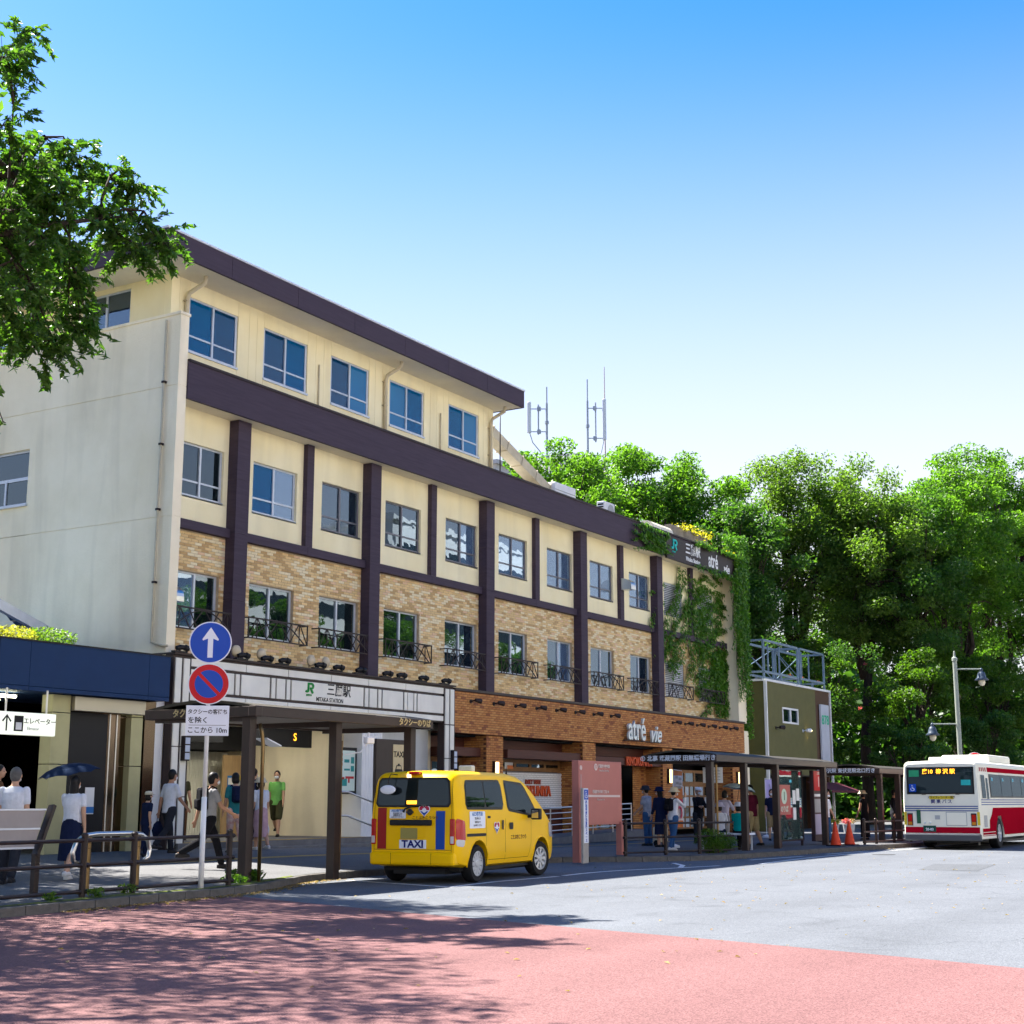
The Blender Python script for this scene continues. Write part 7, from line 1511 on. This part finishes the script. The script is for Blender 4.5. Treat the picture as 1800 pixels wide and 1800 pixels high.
e3 = person(6.9,2.2,R(-150),'man in bright green tee and dark shorts inside the entrance',c_green,c_olive,1.72,z=.5,stride=20,long=.5,arms=(18,-18))
e3['obj'].location = (5.2,1.4,.5)
r1 = person(14.3,-5.0,R(80),'man in grey patterned shirt and dark hat beside the information board',cloth('grey_print',(0.42,0.41,0.42),pat=(0.25,0.25,0.27)),c_denim,1.70,hat=('bucket',c_char),sleeve=.6,arms=(12,20),elb=(40,40))
r2 = person(13.3,-5.9,R(60),'woman in dark dress and dark hat left of the orange flag',c_navy,c_navy,1.64,skirt=True,long=1.1,hat=('bucket',c_navy),hair='long',sleeve=1.6)
r3 = person(10.5,-7.6,R(-25),'woman in white jumper and pale hat raising a hand to her face',c_white,c_denim,1.60,hat=('bucket',c_cream),sleeve=1.85,stride=6,arms=(10,55),elb=(15,120),shoes=m_shoe_w,vox=.012)
r4 = person(17.9,-5.0,R(-120),'worker in black with white cap before the shop doors',c_black,c_char,1.68,hat=('cap',c_white),sleeve=1.7,arms=(30,30),elb=(60,60))
r5 = person(12.5,-8.05,R(20),'seated woman in white blouse and lavender hat on the shelter bench',c_white,c_navy,1.58,sit=True,hat=('bucket',c_lav),hair='bob',sleeve=.9,arms=(35,35),elb=(50,50))
r6 = person(12.15,-8.75,R(10),'seated woman in bright teal top and white sun hat holding a cane',c_teal2,c_black,1.58,sit=True,hat=('sun',c_white),hair='bob',sleeve=.6,arms=(40,52),elb=(50,80),skirt=False)
r7 = person(15.35,-7.85,R(75),'man in maroon tee and khaki shorts seen from behind in the shelter',c_maroon,c_khaki,1.74,long=.5,sleeve=.6,stride=8,build=1.12,skin=1)
r8 = person(21.9,-5.9,R(-150),'person in navy and yellow shirt beyond the lilac flag',c_navy,c_khaki,1.66,long=.5,sleeve=.6,hair='bob')
r9 = person(20.4,-8.3,R(-100),'woman in white blouse and jeans between the two shelters',c_white,c_denim,1.60,hair='bob',sleeve=.8,stride=8,mask=True)
r10 = person(24.3,-8.3,R(80),'woman in long black sleeveless dress under the second shelter',c_black,c_black,1.62,skirt=True,long=1.6,sleeve=.2,hair='bob',hat=('bucket',c_cream))
r11 = person(26.6,-8.6,R(-60),'person in dark jacket at the far end of the second shelter',c_char,c_char,1.66,sleeve=1.8)
r12 = person(13.9,-7.6,R(-10),'figure in pale clothes beneath the light blue umbrella',c_lav,c_grey,1.56,hair='bob',arms=(0,40),elb=(10,95),sleeve=1.0)
# carried things
def bag(p, size, m, label, name='backpack', at='back'):
    c = p['back'] if at == 'back' else p['hands'][1 if at == 'r' else 0]; t = thing(name,(c.x,c.y,c.z),p['hd'],label,'bag'); w,d,h = size
    if at == 'back':
        q = MB(); q.bbox(-d/2,d/2,-w/2,w/2,-h/2,h/2,.05); q.build('pack', m, t, smooth=False); q = MB(); q.bbox(-d/2-.05,-d/2+.01,-w*.36,w*.36,-h*.42,0,.03); q.build('pocket', m, t)
        for s in (1,-1): q = MB(); q.tube([(d/2-.01,s*w*.33,h*.4),(d/2+.06,s*w*.38,h*.55),(d/2+.16,s*w*.40,h*.45)],.014,6); q.build('strap', m, t)
    else:
        q = MB(); rings(q,[((0,0,-h-.10),w*.36,d*.5),((0,0,-h*.6-.10),w*.5,d*.6),((0,0,-.16),w*.34,d*.36),((0,0,-.10),.03,.02)]); q.build('pouch', m, t, smooth=True); q = MB(); q.tube([(-.03,0,-.12),(-.02,0,-.03),(.02,0,-.03),(.03,0,-.12)],.007,6); q.build('handle', m, t)
bag(p6,(.28,.16,.42),c_black,'black backpack on the striding man in grey'); bag(p7,(.26,.15,.36),c_navy,'small navy backpack on the person in teal'); bag(e2,(.28,.16,.40),c_navy,'navy backpack on the man in black tee'); bag(r3,(.25,.14,.32),c_black,'black backpack on the woman in white jumper')
bag(e1,(.26,.14,.30),c_white,'white shopping bag carried by the woman in straw hat','shopping_bag','r'); bag(e1,(.30,.12,.34),c_char,'dark tote bag hanging beside the white shopping bag','tote_bag','l'); bag(p5,(.30,.12,.32),c_navy,'navy bag carried by the man in white shirt','tote_bag','l')
def umbrella(p, m, r, label, tilt=(0,0), hand=1, lift=.0):
    h = p['hands'][hand]; t = thing('umbrella',(h.x,h.y,h.z),0,label,'umbrella'); t.rotation_euler = (tilt[0],tilt[1],0); n = 8; top = .62+lift
    q = MB(); q.tube([(0,0,-.12),(0,0,top+.04)],.007,6); q.build('shaft', m_iron, t); q = MB(); V = [(0,0,top)]; Fc = []
    for k,(rr,zz) in enumerate(((.35,.965),(.7,.85),(1.0,.66))):
        for j in range(n*2): a = PI*j/n; s = 1.0 if j % 2 == 0 else (1-.035*(k+1)); V.append((r*rr*s*math.cos(a), r*rr*s*math.sin(a), top-r*.62*(1-zz)*1.6+(.012*k if j % 2 else 0)))
    N_ = n*2
    for j in range(N_): Fc.append((0,1+j,1+(j+1)%N_))
    for k in range(2):
        for j in range(N_): Fc.append((1+k*N_+j,1+(k+1)*N_+j,1+(k+1)*N_+(j+1)%N_,1+k*N_+(j+1)%N_))
    q.add(V,Fc); q.build('canopy', m, t, smooth=False)
    q = MB()
    for j in range(n): a = 2*PI*j/n; q.tube([(0,0,top-.03),(r*.98*math.cos(a),r*.98*math.sin(a),top-r*.62*.34*1.6-.01)],.004,4)
    q.build('rib', m_iron, t); q = MB(); q.tube([(0,0,-.12),(0,0,-.17),(.02,0,-.19),(.04,0,-.17)],.010,6); q.build('handle', m_iron, t)
umbrella(p2,cloth('umbrella_navy',(0.012,0.025,0.06)),.50,'dark navy umbrella held over the woman in the navy skirt',(R(-4),R(-10)),0,-.02)
umbrella(r12,cloth('umbrella_blue',(0.42,0.58,0.66)),.50,'light blue umbrella under the first bus shelter',(R(8),R(6)),1,-.12)
# bench, cane, cart
bn = thing('shelter_bench',(12.2,-8.35,.13),0,'plain pale bench under the first bus shelter','bench'); q = MB(); q.bbox(-.35,.25,-.75,.65,.40,.45,.01); q.build('seat', m_sw, bn)
for sx in (-.3,.16):
    for sy in (-.68,.54): q = MB(); q.box(sx,sx+.04,sy,sy+.04,0,.40); q.build('leg', m_alu, bn)
h = r6['hands'][1]; q = MB(); q.tube([(0,0,0),(-.12,.03,.70)],.010,6); q.tube([(-.12,.03,.70),(-.17,.03,.72)],.012,6); cn = q.build('walking_cane', m_iron); cn.location = (h.x+.12,h.y-.03,.14); tag(cn,'dark walking cane held by the seated woman in teal','cane')
ct = thing('shopping_cart',(14.0,-5.55,walk_z(14,-5.5)),R(80),'beige wheeled shopping trolley beside the man in grey shirt','trolley'); q = MB(); q.bbox(-.15,.15,-.2,.2,.12,.55,.05); q.build('bag', c_cream, ct); q = MB(); q.tube([(.0,-.15,.12),(-.18,-.15,.92),(-.18,.15,.92),(.0,.15,.12)],.012,6); q.build('handle', m_steel, ct)
for s in (-.2,.2): q = MB(); q.lathe([(.09,-.02),(.09,.02)],(0,s,.09),14,'y'); q.build('wheel', m_tyre, ct)
dg = bpy.context.evaluated_depsgraph_get()
_new = [(o, bpy.data.meshes.new_from_object(o.evaluated_get(dg))) for o in PEND]
for o,me in _new: old = o.data; o.modifiers.clear(); o.data = me; bpy.data.meshes.remove(old)
# ------------------------------------------------------------ unseen far side of the plaza; blocks raised and paled for fill light
def block(x,y,w,d,h,c,label,name='fill_light_block'):
    t = thing(name,(x,y,0),0,label,'building','buildings across the plaza, out of view, raised and paled for fill light'); m = mat('block_%s' % ''.join('%02d' % int(v*99) for v in c),c,.8,.1,.5); fl = int(h/3.5)
    q = MB(); q.box(-w/2,w/2,-d,0,0,h); q.build('wall', m, t); q = MB(); q.box(-w/2-.2,w/2+.2,-d-.2,.2,h,h+.5); q.build('roof', m, t)
    for k in range(fl): q = MB(); q.box(-w/2+1.2,w/2-1.2,.0,.06,1.2+3.5*k,2.4+3.5*k); q.build('window_band', g_dark, t)
for a in ((-78,-50,34,14,27,(0.76,0.72,0.64),'unseen beige block at the far left across the plaza, raised for fill light'),(-42,-54,30,14,29,(0.80,0.77,0.70),'unseen cream block at the left across the plaza, raised for fill light'),(-12,-56,26,14,26,(0.80,0.79,0.75),'unseen pale grey block left of centre across the plaza, raised for fill light'),(14,-58,22,14,28,(0.70,0.58,0.48),'unseen tan block in the middle across the plaza, raised for fill light'),(42,-60,28,14,30,(0.82,0.79,0.72),'tall pale block mirrored in the middle windows, raised for fill light'),(74,-62,28,14,26,(0.78,0.74,0.67),'beige block mirrored in the right windows, raised for fill light'),(106,-60,30,16,29,(0.76,0.75,0.72),'grey block mirrored at the far right of the windows, raised for fill light')): block(*a)
_src = [o for o in COL.objects if o.name.startswith('broadleaf_tree') and o.parent is None][:4]
for i,(x,y) in enumerate(((36,-50),(55,-50),(66,-52),(77,-50),(90,-46))):
    c = copy_tree(_src[i % len(_src)]); c.location = (x,y,0); c.rotation_euler = (0,0,i*1.3); c.scale = (1.2,1.2,.86); tag(c,'leafy tree across the plaza, %s of the five green reflections from the left' % ('first','second','third','fourth','fifth')[i],'tree','trees across the plaza, seen only as reflections')
